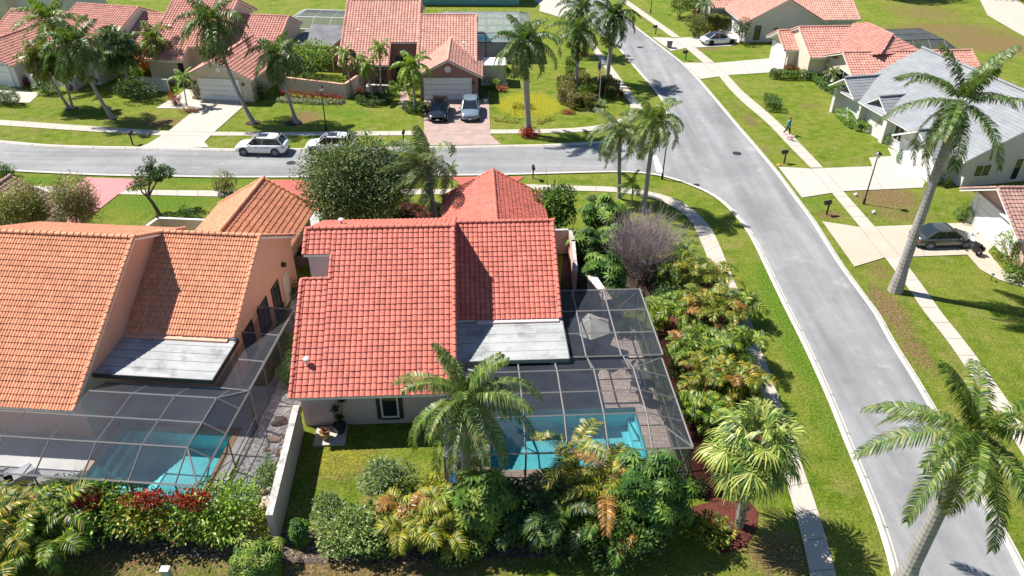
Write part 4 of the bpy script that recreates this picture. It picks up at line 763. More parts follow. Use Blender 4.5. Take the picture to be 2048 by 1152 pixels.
mb = MB(); mb.hexa([F5.w(9, 3.5, 0), F5.w(14.9, 2.9, 0), F5.w(14.5, 6, 0), F5.w(9, 6.2, 0), F5.w(9, 3.5, 1.4), F5.w(14.8, 2.9, 1.4), F5.w(14.4, 6, 1.4), F5.w(9, 6.2, 1.4)]); tag(mb.build('planter_lawn', M['leafy'] if 'leafy' in M else M['grass']), 'raised square of bright grass inside the cream planter wall', 'planter')

# ================================================================ PLANTS
def leaf_quads(mb, P, D, Nn, Ln, Wd, C, fold=.0):
    """many leaves at once: P base, D direction, Nn normal, sizes; kite-shaped quads"""
    Sd = np.cross(D, Nn); Sd /= np.linalg.norm(Sd, axis=1, keepdims=True)+1e-9; Ln = Ln[:, None]; Wd = Wd[:, None]
    a = P; b = P+D*Ln*.45+Sd*Wd*.5; c = P+D*Ln-Nn*Ln*.12; d = P+D*Ln*.45-Sd*Wd*.5; V = np.stack([a, b, c, d], 1).reshape(-1, 3); F = np.arange(len(P)*4).reshape(-1, 4); mb.np(V, F, C)
def unit(v): return v/(np.linalg.norm(v, axis=-1, keepdims=True)+1e-9)
G_DARK = [(.018, .05, .012), (.035, .085, .016), (.06, .12, .02), (.11, .17, .03)]
G_MID = [(.03, .085, .014), (.06, .14, .02), (.11, .20, .025), (.17, .26, .04)]
G_LIME = [(.07, .16, .02), (.14, .26, .03), (.22, .34, .04), (.30, .38, .06)]
G_GREY = [(.05, .09, .04), (.10, .16, .07), (.17, .24, .10), (.24, .30, .13)]
G_YEL = [(.16, .18, .02), (.30, .30, .03), (.42, .36, .04), (.10, .16, .02)]
G_OLIVE = [(.06, .085, .015), (.12, .14, .025), (.2, .2, .05), (.28, .24, .08)]
RED = [(.25, .015, .015), (.36, .03, .02), (.14, .01, .012), (.42, .08, .03)]
ORANGE = [(.5, .14, .02), (.4, .07, .02), (.3, .2, .03), (.45, .22, .05)]
def pick(pal, n, clump=None):
    pal = np.array(pal); k = NR.integers(0, len(pal), n) if clump is None else np.clip((clump*len(pal)+NR.normal(0, .8, n)).astype(int), 0, len(pal)-1)
    return pal[k]*(1+NR.normal(0, .16, (n, 1))).clip(.5, 1.5)
def blob_leaves(mb, c, R, n, ls, pal, lobes=9, flat=0., seed=0, low=-.35, aspect=.5, shell=.55):
    """leaves spread through a lumpy crown; c centre, R radii"""
    rg = np.random.default_rng(seed+int(abs(c[0]*31+c[1]*17))); c = np.array(c, float); R = np.array(R, float)
    d = unit(rg.normal(size=(lobes, 3))); d[:, 2] = np.maximum(d[:, 2], low); L0 = d*R*rg.uniform(.35, .72, (lobes, 1)); lr = rg.uniform(.34, .6, lobes)*(1 if not flat else .8)
    k = rg.integers(0, lobes, n); q = unit(rg.normal(size=(n, 3))); rr = rg.uniform(shell, 1.05, (n, 1))**.6
    P = L0[k]+q*R*lr[k][:, None]*rr; 
    if flat: P[:, 2] = np.minimum(P[:, 2], R[2]*flat+rg.normal(0, .03, n))
    out = unit(P/R); P = P+c; keep = P[:, 2] > .02; 
    D = unit(q*.6+out*.5+rg.normal(0, .5, (n, 3))+np.array([0, 0, -.1])); N_ = unit(np.cross(D, unit(rg.normal(size=(n, 3))))); N_[N_[:, 2] < 0] *= -1
    N_ = unit(N_+out*.6+np.array([0, 0, .5])); N_ = unit(N_-D*(N_*D).sum(1, keepdims=True))
    h = (rg.uniform(0, 1, lobes))[k]*.6+.4*rg.uniform(0, 1, n); Cc = pick(pal, n, h); Ls = ls*rg.uniform(.6, 1.3, n)
    leaf_quads(mb, P[keep], D[keep], N_[keep], Ls[keep], (Ls*aspect)[keep], Cc[keep])
def shrub(name, label, cat, pos, R, n, ls, pal, group=None, stem=True, mat='leaf', **k):
    pos = Vector(pos); th = thing(name, (pos.x, pos.y, 0), label, cat, group); mb = MB(); blob_leaves(mb, (pos.x, pos.y, pos.z), R, n, ls, pal, **k)
    mb.build('foliage', M[mat], th)
    if stem:
        mb = MB()
        for i in range(4): a = i*1.6; mb.tube([(pos.x+.08*math.cos(a), pos.y+.08*math.sin(a), 0), (pos.x+R[0]*.35*math.cos(a), pos.y+R[1]*.35*math.sin(a), pos.z)], [.045, .02], 5)
        mb.build('stem', M['bark'], th)
    return th
def hedge(name, label, fr_pts, wdt, hgt, pal, dens=420, ls=.11, cat='hedge', pals=None, group=None, aspect=.55):
    """clipped hedge along ground points: box-like volume of leaves"""
    P0 = [Vector(p) if len(p) == 3 else U(*p) for p in fr_pts]; th = thing(name, P0[0], label, cat, group); mb = MB()
    for i, (a, b) in enumerate(zip(P0, P0[1:])):
        L = (b-a).length; n = int(dens*(L*(wdt+2*hgt)+wdt*hgt)); t = NR.uniform(-.04, 1.04, n); s = NR.uniform(-.5, .5, n); z = NR.uniform(0, 1, n)**.7
        side = NR.integers(0, 3, n); s = np.where(side == 0, s, np.where(side == 1, .5, -.5)*(1-NR.exponential(.07, n))); z = np.where(side == 0, 1-NR.exponential(.06, n), z).clip(0.02, 1.03)
        d = np.array((b-a).normalized()); nn = np.array([-d[1], d[0], 0]); bump_ = .06*np.sin(t*L*2.3+i)+.05*np.sin(t*L*5.1)
        P = np.array(a)+np.outer(t*L, d)+np.outer(s*wdt*(1+bump_), nn); P[:, 2] = z*hgt*(1+bump_)+NR.normal(0, .03, n)
        out = np.outer(s*2, nn)+np.array([0, 0, 1.])*z[:, None]; D = unit(out*.5+NR.normal(0, .7, (n, 3))); Nn = unit(out+np.array([0, 0, .7])+NR.normal(0, .4, (n, 3))); Nn = unit(Nn-D*(Nn*D).sum(1, keepdims=True))
        Ls = ls*NR.uniform(.6, 1.3, n); keep = P[:, 2] > 0; leaf_quads(mb, P[keep], D[keep], Nn[keep], Ls[keep], Ls[keep]*aspect, pick(pals[i % len(pals)] if pals else pal, n)[keep])
    mb.build('foliage', M['leaf'], th); mb = MB()
    for a, b in zip(P0, P0[1:]): mb.tube([(a.x, a.y, 0), (a.x, a.y, hgt*.7)], .03, 5); mb.tube([((a.x+b.x)/2, (a.y+b.y)/2, 0), ((a.x+b.x)/2, (a.y+b.y)/2, hgt*.7)], .03, 5)
    mb.build('stem', M['bark'], th); return th
FW_, FN_ = 1.2, 1.45
def frond(mb, base, az, el, L, droop=1.6, nl=34, ll=.7, lw=.045, pal=G_MID, wind=(0, 0, 0), sag=.7, dry=0., twist=0., rachis=(.28, .30, .06), tipcol=None, vee=.35):
    """one feather leaf: rachis curve with two combs of leaflets that hang"""
    wind = np.array(wind, float); m = 12; lw = lw*FW_; nl = int(nl*FN_); p = np.array(base, float); pts = [p.copy()]; ds = []; hd = np.array([math.cos(az), math.sin(az), 0])
    for i in range(m):
        s = (i+.5)/m; e = el-droop*s**1.25; d = hd*math.cos(e)+np.array([0, 0, math.sin(e)]); d = d+wind*(.25+.9*s); d /= np.linalg.norm(d); p = p+d*L/m; pts.append(p.copy()); ds.append(d)
    pts = np.array(pts); ds = np.array(ds+[ds[-1]])
    w = .035*np.linspace(1, .25, m+1)*L/3; mbv = []
    sd = unit(np.cross(ds, np.array([0, 0, 1.])))
    V = np.stack([pts+sd*w[:, None], pts-sd*w[:, None]], 1).reshape(-1, 3); i = np.arange(m)*2; F = np.stack([i, i+1, i+3, i+2], -1); mb.np(V, F, np.tile(np.array(rachis), (m, 1)))
    t = np.linspace(.1, 1., nl); t = np.concatenate([t, t+.4/nl]).clip(0, .999); side = np.concatenate([np.ones(nl), -np.ones(nl)]); n = len(t)
    f = t*m; k = f.astype(int); fr_ = (f-k)[:, None]; P = pts[k]*(1-fr_)+pts[k+1]*fr_; D0 = ds[k]; S0 = sd[k]*side[:, None]; Up = unit(np.cross(S0, D0)*side[:, None])
    Up = np.where(Up[:, 2:3] < 0, -Up, Up)
    ln = ll*np.sin(np.pi*(.12+.80*t))**.6*NR.uniform(.85, 1.1, n); fw = .35+.75*t**2
    D1 = unit(S0+D0*fw[:, None]+Up*vee*NR.uniform(.3, 1.2, (n, 1))+wind*.5+NR.normal(0, .07, (n, 3))); D2 = unit(D1+np.array([0, 0, -1.])*sag*NR.uniform(.6, 1.3, (n, 1))+wind*.9); D3 = unit(D2+np.array([0, 0, -1.])*sag*.9)
    A = P; B = A+D1*(ln*.38)[:, None]; Cc = B+D2*(ln*.36)[:, None]; E_ = Cc+D3*(ln*.26)[:, None]
    W_ = unit(D0+NR.normal(0, .15, (n, 3)))*lw*.5
    V = np.stack([A-W_*.6, A+W_*.6, B+W_, B-W_, Cc+W_*.8, Cc-W_*.8, E_+W_*.1, E_-W_*.1], 1).reshape(-1, 3); o = (np.arange(n)*8)[:, None]
    F = np.concatenate([o+np.array([0, 1, 2, 3]), o+np.array([3, 2, 4, 5]), o+np.array([5, 4, 6, 7])]); c = pick(pal, n)
    if dry: c = np.where(NR.uniform(0, 1, (n, 1)) < dry, np.array([[.34, .25, .13]])*NR.uniform(.6, 1.2, (n, 1)), c)
    c3 = c*1.12 if tipcol is None else c*.4+np.array(tipcol)*.6
    mb.np(V, F, np.concatenate([c, c, c3]))
def palm_crown(mb, top, n, L, pal, wind=(0, 0, 0), ll=.7, lw=.045, nl=34, el=(1.25, -.55), droop=1.5, sag=.7, dry=.03, seed=0, vee=.35, az0=None, azr=2*math.pi, tipcol=None, keys=None):
    rg = random.Random(seed)
    for i in range(n):
        f = i/(n-1) if n > 1 else 0; e = el[0]+(el[1]-el[0])*f+rg.uniform(-.12, .12); a = (az0 or 0)+i*2.39996 % azr+rg.uniform(-.2, .2)
        if keys: a = keys[i % len(keys)]+rg.uniform(-.12, .12)
        frond(mb, top, a, e, L*rg.uniform(.85, 1.08)*(.8 if f < .15 else 1), droop*rg.uniform(.8, 1.15)*(1 if f > .15 else .5), nl, ll*rg.uniform(.9, 1.1), lw, pal, wind, sag, dry+(.3 if f > .9 else 0), vee=vee, tipcol=tipcol)
def trunk_pts(b, t, n=10, bend=0.):
    b, t = Vector(b), Vector(t); mid = (b+t)/2; d = (t-b); side = Vector((d.y, -d.x, 0)); side = side.normalized() if side.length > .01 else Vector((1, 0, 0)); out = []
    for i in range(n+1):
        s = i/n; p = b.lerp(t, s); p.x += (t.x-b.x)*(s**1.7-s)*bend*-1; p.y += (t.y-b.y)*(s**1.7-s)*bend*-1; out.append(p)
    return out
def palm(label, base, crown, n=15, L=3., r=.16, pal=G_MID, shaft=None, bend=.5, group=None, name='palm_tree', lean=0., rtop=None, bulge=1.5, seed=1, kw=None, dead=0):
    """base = ground pixel, crown = pixel of the growing point (lean: metres it leans towards the street behind)"""
    b = U(*base); t = Uy(crown[0], crown[1], b.y+lean); th = thing(name, b, label, 'palm tree', group); P = trunk_pts(b, t, 14, bend)
    if shaft: sl = shaft; P2 = P[:]
    rt = rtop or r*.72; R = [r*bulge if i == 0 else (r*1.18 if i == 1 else r+(rt-r)*i/14) for i in range(15)]
    k = 15
    if shaft:
        L_ = (P[-1]-P[0]).length; cut = max(.3, 1-shaft/L_); k = int(round(14*cut))+1; k = min(k, 13)
    mb = MB(); mb.tube(P[:k], R[:k], 12)
    for i in range(1, int((P[k-1]-P[0]).length/.28)):   # ring scars of old leaves
        f = i*.28/(P[-1]-P[0]).length*14; j = int(f)
        if j >= k-1: break
        p = P[j].lerp(P[j+1], f-j); q = P[j].lerp(P[j+1], min(1, f-j+.02)); d = (P[j+1]-P[j]).normalized(); rr = R[j]+(R[j+1]-R[j])*(f-j)
        mb.tube([p, p+d*.03], rr*1.035, 12, (.78, .77, .76), cap=False)
    mb.build('trunk', M['trunk'], th, smooth=False)
    if shaft:
        mb = MB(); mb.tube(P[k-1:], [rt*1.28, rt*1.25]+[rt*1.1]*(15-k-1) if 15-k >= 1 else [rt*1.2]*(16-k), 12); mb.build('crownshaft', M['shaft'], th, smooth=True)
    mb = MB(); kw = kw or {}; palm_crown(mb, P[-1], n, L, pal, seed=seed, **kw); mb.build('crown', M['leaf'], th)
    if dead:
        mb = MB()
        for i in range(dead): frond(mb, P[-1]-Vector((0, 0, .4)), 3.6+i*.8, -.7, L*.8, .9, 30, .5, .05, [(.30, .22, .13), (.22, .16, .10), (.38, .30, .2)], (0, 0, 0), 1.4, rachis=(.3, .22, .14))
        mb.build('dead_frond', M['leaf'], th)
    return th
def fan(mb, base, d, R, pal, n=26, droop=.35, w=.07):
    """one fan leaf: blades radiating from the end of a stalk"""
    base = np.array(base, float); d = np.array(d, float); d /= np.linalg.norm(d); s = np.cross(d, [0, 0, 1.]); s /= np.linalg.norm(s)+1e-9; a = np.linspace(-2.2, 2.2, n); a = a+NR.normal(0, .04, n)
    D = unit(np.cos(a)[:, None]*d+np.sin(a)[:, None]*s); ln = R*(.75+.3*np.cos(a*.6))*NR.uniform(.9, 1.1, n); W_ = unit(np.cross(D, [0, 0, 1.]))*w*.5
    A = np.tile(base, (n, 1)); B = A+D*(ln*.6)[:, None]+np.array([0, 0, -droop*.25*R]); C_ = B+unit(D+np.array([0, 0, -droop*3.]))*(ln*.4)[:, None]
    V = np.stack([A-W_*.3, A+W_*.3, B+W_, B-W_, C_+W_*.15, C_-W_*.15], 1).reshape(-1, 3); o = (np.arange(n)*6)[:, None]; c = pick(pal, n)
    mb.np(V, np.concatenate([o+np.array([0, 1, 2, 3]), o+np.array([3, 2, 4, 5])]), np.concatenate([c, c*1.15]))
def fanpalm(label, base, crown, nf=40, R=.9, st=1.1, r=.17, pal=G_GREY, lean=0., rough=True, group=None, w=.07, droop=.5, dn=28):
    b = U(*base); t = Uy(crown[0], crown[1], b.y+lean); th = thing('fan_palm', b, label, 'palm tree', group); P = trunk_pts(b, t, 12, .3); mb = MB(); mb.tube(P, [r*(1.1-.2*i/12) for i in range(13)], 10)
    if rough:
        for i in range(70):
            f = NR.uniform(.05, 1)*12; j = min(11, int(f)); p = P[j].lerp(P[j+1], f-j); a = NR.uniform(0, 6.28); dv = Vector((math.cos(a), math.sin(a), .9)); q = p+dv*r*.9; mb.tube([q, q+dv.normalized()*r*1.1], [r*.28, r*.1], 4, (.85, .8, .75))
    mb.build('trunk', M['trunk'] if not rough else M['bark_grey'], th); mb = MB()
    st0 = st
    for i in range(nf):
        e = 1.35-2.5*(i/nf)+NR.uniform(-.15, .15); a = i*2.39996; st = st0*NR.uniform(.75, 1.25); d = Vector((math.cos(a)*math.cos(e), math.sin(a)*math.cos(e), math.sin(e))); q = t+d*st; mb.tube([t, q], [.022, .014], 4, (.22, .26, .08)); fan(mb, q, d+Vector((0, 0, -.35)), R*NR.uniform(.85, 1.1), pal, dn, droop, w)
    mb.build('crown', M['leaf'], th); return th
M['bark_grey'] = surf('fibrous_trunk', (.27, .235, .20), .95, .25, 3., 14., .6)
def areca(label, px, hgt, spread, pal, n=26, group='golden cane palms in the planting', stems=7, seed=0, ll=.5, lw=.05, nl=30, tip=None, L=None, name='cane_palm', dead=.05, wind=(-.06, 0, 0)):
    b = U(*px); th = thing(name, b, label, 'palm', group); rg = random.Random(seed+int(px[0])); mb = MB(); st = MB()
    for s in range(stems):
        a = s*2.4+rg.uniform(-.3, .3); rr = spread*.3*math.sqrt((s+.5)/stems); p = Vector((b.x+rr*math.cos(a), b.y+rr*math.sin(a), 0)); h = hgt*rg.uniform(.35, .7); q = Vector((p.x+math.cos(a)*h*.18, p.y+math.sin(a)*h*.18, h)); st.tube([p, (p+q)/2, q], [.05, .04, .035], 6, (1.2, 1.15, .6))
        k = max(3, n//stems)
        for i in range(k):
            aa = a+i*6.283/k+rg.uniform(-.4, .4); e = rg.uniform(.35, 1.25); pp = pal if rg.random() > dead else [(.45, .2, .04), (.36, .22, .07), (.3, .12, .04)]
            frond(mb, q, aa, e, (L or spread*.75)*rg.uniform(.75, 1.1), rg.uniform(1.4, 2.1), nl, ll*rg.uniform(.85, 1.1), lw, pp, wind, .5, dry=.05, rachis=(.42, .34, .05), tipcol=tip, vee=.5)
    st.build('stems', M['shaft'], th); mb.build('fronds', M['leaf'], th); return th
def rosette_bush(label, px, z, R, n, pal, rl=.34, k=9, group=None, name='umbrella_bush', w=.3, zc=None):
    """schefflera: whorls of long drooping leaflets on a mound"""
    b = U(*px); th = thing(name, b, label, 'shrub', group); mb = MB(); R = np.array(R); c = np.array([b.x, b.y, z])
    d = unit(NR.normal(size=(n, 3))+np.array([0, -.15, .35])); lob = .86+.14*np.sin(d[:, :1]*5+1)*np.cos(d[:, 1:2]*6); lob = lob*(1+.12*np.sin(d[:, :1]*9+c[0])+.12*np.sin(d[:, 2:3]*8+d[:, 1:2]*7)); P = c+d*R*lob*NR.uniform(.45, 1.03, (n, 1))**.5; P[:, 2] = np.maximum(P[:, 2], .1)
    ax = unit(d+np.array([0, 0, .9])); t1 = unit(np.cross(ax, NR.normal(size=(n, 3)))); t2 = np.cross(ax, t1); cc = pick(pal, n)
    for j in range(k):
        a = 2*math.pi*j/k; D = unit(t1*math.cos(a)+t2*math.sin(a)+ax*.08); B = P+D*.04; leaf_quads(mb, B, unit(D-np.array([0, 0, .35])), unit(ax+D*.25), rl*NR.uniform(.8, 1.15, n), rl*w*np.ones(n), cc*NR.uniform(.85, 1.2, (n, 1)))
    mb.build('foliage', M['leaf_gloss'], th); mb = MB()
    for i in range(5): a = i*1.3; mb.tube([(b.x+.12*math.cos(a), b.y+.12*math.sin(a), 0), (b.x+R[0]*.4*math.cos(a), b.y+R[1]*.4*math.sin(a), z)], [.06, .03], 5)
    mb.build('stem', M['bark'], th); return th
def branch(mb, p, d, L, r, lev, out, rg, up=.15, spread=.75, kids=(2, 3), seg=3):
    p = Vector(p); d = Vector(d).normalized(); pts = [p.copy()]; 
    for i in range(seg): d = (d+Vector((rg.uniform(-1, 1), rg.uniform(-1, 1), rg.uniform(-.4, .8)))*.17+Vector((0, 0, up*.3))).normalized(); p = p+d*L/seg; pts.append(p.copy())
    mb.tube(pts, [r*(1-.45*i/seg) for i in range(seg+1)], 6 if r > .05 else 4, cap=False)
    if lev == 0: out.append((p, d)); return
    for i in range(rg.randint(*kids)):
        nd = (d+Vector((rg.uniform(-1, 1), rg.uniform(-1, 1), rg.uniform(-.5, .9)))*spread).normalized(); branch(mb, pts[-1 if i else -2] if seg > 1 else pts[-1], nd, L*rg.uniform(.6, .85), r*.58, lev-1, out, rg, up, spread, kids, seg)
def tree(label, px, hgt, R, nleaf, ls, pal, r=.16, name='broadleaf_tree', lev=3, group=None, crown_z=None, lobes=14, seed=3, puffs=None, lean=(0, 0), mat='leaf', cat='tree', aspect=.5, shell=.5, up=.15, spread=.75):
    b = U(*px); th = thing(name, b, label, cat, group); rg = random.Random(seed); mb = MB(); out = []; branch(mb, b, (lean[0], lean[1], 1), hgt*.42, r, lev, out, rg, up, spread); mb.build('trunk', M['bark'], th)
    mb = MB(); cz = crown_z or hgt*.65
    if puffs:
        for p, d in out: blob_leaves(mb, p, (puffs, puffs, puffs*.55), max(20, nleaf//len(out)), ls, pal, lobes=4, aspect=aspect)
    else: blob_leaves(mb, (b.x+lean[0]*hgt*.4, b.y+lean[1]*hgt*.4, cz), R, nleaf, ls, pal, lobes=lobes, seed=seed, low=-.8, aspect=aspect, shell=shell)
    mb.build('crown', M[mat], th); return th

WND = (-.28, -.08, 0)
G_PALM = [(.03, .07, .015), (.06, .12, .02), (.10, .17, .03), (.16, .21, .06)]
G_FRESH = [(.045, .10, .012), (.09, .17, .018), (.16, .24, .028), (.24, .28, .05)]
GP1 = 'tall royal palms along the streets'
palm('tallest grey trunked royal palm on the right, leaning over the grey roof', (1790, 582), (1922, 205), 18, 4.7, .36, G_PALM, bend=.3, group=GP1, rtop=.2, bulge=1.35, seed=5, kw=dict(ll=.85, lw=.055, nl=52, droop=1.35, wind=(-.02, -.05, 0), el=(1.3, -.9), sag=.9, tipcol=(.2, .2, .08)), dead=1)
palm('big royal palm in the bottom right corner whose fronds hang over the street', (1806, 1166), (1952, 868), 19, 4.0, .34, G_PALM+G_FRESH, shaft=1.5, bend=.2, group=GP1, rtop=.24, seed=9, kw=dict(ll=.78, lw=.05, nl=54, droop=1.25, wind=(-.02, -.04, 0), el=(1.25, -.85), sag=.85, tipcol=(.26, .26, .07), keys=[3.0, 4.7, 2.2, 5.5, 3.7, .3, 1.2, 4.2, 2.6, 5.0]))
palm('royal palm in front of the pool enclosure with a yellow green crownshaft', (932, 1003), (930, 795), 26, 3.6, .22, G_FRESH+G_GREY[1:3], shaft=1.4, bend=.1, group=GP1, rtop=.2, seed=21, kw=dict(ll=.7, lw=.045, nl=46, droop=1.7, wind=(.04, -.1, 0), el=(1.35, -.85), sag=1.4, tipcol=(.36, .36, .22)))
GP2 = 'windswept palms in the corner lawn and gardens'
palm('left one of the two windswept palms on the street corner', (1238, 398), (1240, 258), 20, 3.2, .17, G_GREY, bend=.1, group=GP2, seed=31, kw=dict(ll=.75, lw=.04, nl=40, droop=1.9, wind=(-.35, -.15, 0), el=(1.1, -.9), sag=1.1, tipcol=(.3, .34, .16)))
palm('right one of the two windswept palms on the street corner', (1287, 420), (1310, 240), 22, 3.3, .2, G_FRESH, bend=.2, group=GP2, seed=32, kw=dict(ll=.75, lw=.045, nl=42, droop=1.8, wind=(-.3, -.1, 0), el=(1.2, -.9), sag=1.1, tipcol=(.3, .34, .14)))
palm('windswept queen palm streaming over the big round tree', (875, 450), (852, 330), 30, 3.9, .2, G_GREY, bend=.3, group=GP2, seed=33, rtop=.18, kw=dict(ll=1.15, lw=.04, nl=46, droop=1.3, wind=(-.9, -.25, 0), el=(1.2, -.6), sag=.8, tipcol=(.28, .33, .16)))
palm('young windswept palm at the corner of the coral driveway', (903, 373), (905, 338), 9, 1.0, .08, G_MID, bend=0, group=GP2, seed=34, kw=dict(ll=.3, lw=.03, nl=18, wind=(-.5, 0, 0)))
palm('small windswept palm between the two tall corner palms', (1263, 410), (1266, 368), 10, 1.5, .07, G_MID, bend=0, group=GP2, seed=35, kw=dict(ll=.45, lw=.035, nl=22, wind=(-.5, 0, 0)))
palm('thick crowned royal palm rising from the round red bush', (1057, 268), (1050, 85), 30, 4.0, .3, G_PALM, bend=.1, group=GP1, seed=41, rtop=.22, kw=dict(ll=.85, lw=.07, nl=34, droop=1.7, wind=(-.06, 0, 0), el=(1.3, -1.2), sag=1.1))
palm('royal palm with the dark tall crown at the far sidewalk bend', (1213, 167), (1228, 32), 28, 3.8, .26, G_DARK, bend=.4, group=GP1, seed=42, kw=dict(ll=.85, lw=.07, nl=32, droop=1.7, wind=(-.08, 0, 0), el=(1.3, -1.2), sag=1.1))
palm('royal palm rising behind the second tall one of the far lawn', (1169, 111), (1163, 18), 26, 3.6, .24, G_PALM, bend=.1, group=GP1, seed=43, kw=dict(ll=.85, lw=.07, nl=30, droop=1.7, el=(1.3, -1.2), sag=1.1))
palm('slender royal palm standing in the round clipped hedge bed', (1152, 182), (1158, 58), 26, 3.6, .18, G_PALM, bend=.1, group=GP1, seed=44, kw=dict(ll=.85, lw=.07, nl=30, droop=1.8, wind=(-.1, -.1, 0), el=(1.2, -1.2), sag=1.1))
GP3 = 'slim leaning coconut palms in the far gardens'
palm('leaning coconut palm beside the white garage with a curved trunk', (508, 247), (425, 42), 26, 4.2, .19, G_PALM, bend=1., group=GP3, seed=51, rtop=.15, lean=1, kw=dict(ll=1.2, dry=.01, lw=.075, nl=30, droop=1.7, wind=(-.12, -.05, 0), el=(1.2, -1.2), sag=1.2))
palm('coconut palm leaning left in front of the cream planter wall', (594, 246), (556, 108), 24, 3.2, .17, G_PALM, bend=1., group=GP3, seed=52, rtop=.13, kw=dict(ll=1.05, dry=.01, lw=.07, nl=28, droop=1.8, wind=(-.25, -.1, 0), el=(1.2, -1.2), sag=1.2, tipcol=(.2, .26, .12)))
palm('longest leaning coconut palm in the far left lawn, casting a shadow on the sidewalk', (226, 238), (150, 88), 26, 4.0, .19, G_PALM, bend=1.1, group=GP3, seed=53, rtop=.14, kw=dict(ll=1.2, dry=.01, lw=.075, nl=30, droop=1.6, wind=(-.1, 0, 0), el=(1.3, -1.1), sag=1.1))
palm('left stem of the twin palms by the low white courtyard wall', (139, 217), (78, 112), 24, 2.6, .15, G_OLIVE, bend=.6, group=GP3, seed=54, kw=dict(ll=1.05, dry=.01, lw=.07, nl=26, droop=1.7, wind=(-.12, 0, 0), el=(1.2, -1.), sag=1.1))
palm('right stem of the twin palms by the low white courtyard wall', (146, 218), (118, 120), 22, 2.4, .13, G_FRESH, bend=.3, group=GP3, seed=55, kw=dict(ll=1.05, dry=.01, lw=.07, nl=26, droop=1.7, wind=(-.12, 0, 0), el=(1.2, -1.), sag=1.1))
palm('palm with an arching green head over the far salmon roof', (316, 160), (303, 78), 17, 3.0, .16, G_FRESH, bend=.2, group=GP3, seed=56, kw=dict(ll=1.05, dry=.01, lw=.07, nl=26, droop=1.6, wind=(.1, 0, 0), el=(1.2, -.9), sag=1.2, tipcol=(.25, .22, .05)))
palm('tall leaning palm high over the far left roofs', (178, 168), (100, 40), 22, 4.2, .17, G_FRESH, bend=.8, group=GP3, seed=57, kw=dict(ll=1.05, dry=.01, lw=.075, nl=30, droop=1.3, wind=(-.1, 0, 0), el=(1.3, -.8), sag=1.))
fanpalm('bushy fan palm with a leaning trunk on the far left lawn', (264, 176), (228, 92), 46, 1.5, 1.5, .15, G_PALM, rough=False, group=GP3, w=.13)
palm('yellow green palm between the mauve house and the parked cars', (831, 223), (824, 132), 17, 2.7, .16, G_LIME, bend=.1, seed=58, group='small yellow green garden palms', kw=dict(ll=.7, lw=.075, nl=28, droop=1.8, el=(1.3, -1.), sag=1.2, tipcol=(.34, .34, .03)))
palm('small sparse palm beside the white driveway with a star shaped shadow', (374, 213), (364, 155), 9, 1.7, .07, G_LIME, bend=.1, seed=59, group='small yellow green garden palms', kw=dict(ll=.5, lw=.06, nl=22, droop=1.4, el=(1.1, -.4), sag=.8))
palm('little pineapple palm at the corner of the salmon roofed house', (1677, 176), (1670, 146), 14, 1.6, .12, G_PALM, bend=.1, seed=60, group='small yellow green garden palms', kw=dict(ll=.45, lw=.06, nl=24, droop=1.3, el=(1.2, -.4), sag=.7, tipcol=(.4, .35, .2)))
palm('young palm by the white gabled house at the top', (1411, 62), (1410, 8), 12, 1.8, .1, G_GREY, bend=.1, seed=61, group='small yellow green garden palms', kw=dict(ll=.6, lw=.07, nl=20))
GP4 = 'row of four slim palms before the mauve house'
for i, (b_, c_, l) in enumerate([((706, 192), (690, 108), 'leftmost of the four slim palms before the mauve house'), ((734, 195), (712, 118), 'slim palm second from the left before the mauve house'), ((747, 201), (732, 128), 'slim palm third from the left, rooted in the round dark hedge'), ((761, 197), (759, 95), 'rightmost and straightest of the four slim palms before the mauve house')]):
    palm(l, b_, c_, 11, 1.7, .1, G_LIME if i != 1 else G_OLIVE, bend=.5, group=GP4, seed=70+i, kw=dict(ll=.5, lw=.06, nl=22, droop=1.8, wind=(-.05, 0, 0), el=(1.2, -.9), sag=1.1))
fanpalm('cabbage palm with a spiky grey trunk on the right of the pool enclosure', (1478, 1052), (1512, 892), 50, 1.15, 1.3, .2, [(.05, .10, .02), (.14, .22, .04), (.30, .36, .08), (.45, .47, .14)], w=.075, dn=24, droop=.36)
# -- golden cane palms down the right side
GA = 'golden cane palms beside the corner sidewalk'; PA = [(.03, .08, .01), (.06, .14, .015), (.15, .25, .02), (.34, .38, .03)]; PB = [(.04, .09, .012), (.09, .16, .018), (.24, .27, .025), (.46, .34, .03)]
for i, (q_, h_, s_, p_, l) in enumerate([((1345, 560), 3.6, 2.9, PA, 'greenish cane palm nearest the bare grey shrub'), ((1420, 590), 3.6, 2.9, PB, 'orange tinged cane palm against the sidewalk, top of the row'), ((1360, 660), 3.6, 2.9, PA, 'cane palm left side of the row beside the upper enclosure panels'), ((1430, 665), 3.6, 2.9, PB, 'golden cane palm next to the shaded bit of sidewalk'), ((1400, 735), 3.4, 2.7, PA, 'yellow green cane palm over the red mulch strip'), ((1470, 730), 3.2, 2.6, PA, 'cane palm spilling over the sidewalk slab'), ((1430, 805), 3.3, 2.7, PB, 'orange cane palm above the cabbage palm'), ((1485, 800), 3.0, 2.5, PB, 'brown tipped cane palm just above the cabbage palm crown'), ((1405, 850), 2.4, 1.9, PA, 'small lime cane palm beside the leaning enclosure wall'), ((1480, 640), 2.6, 2.2, PA, 'cane palm at the bend touching the sidewalk edge')]):
    areca(l, (q_[0]-14, q_[1]), h_*.95, s_*.80, p_, 34, GA, 6, seed=i, ll=.52, lw=.04, nl=30)
GB = 'cane palms along the rear boundary'
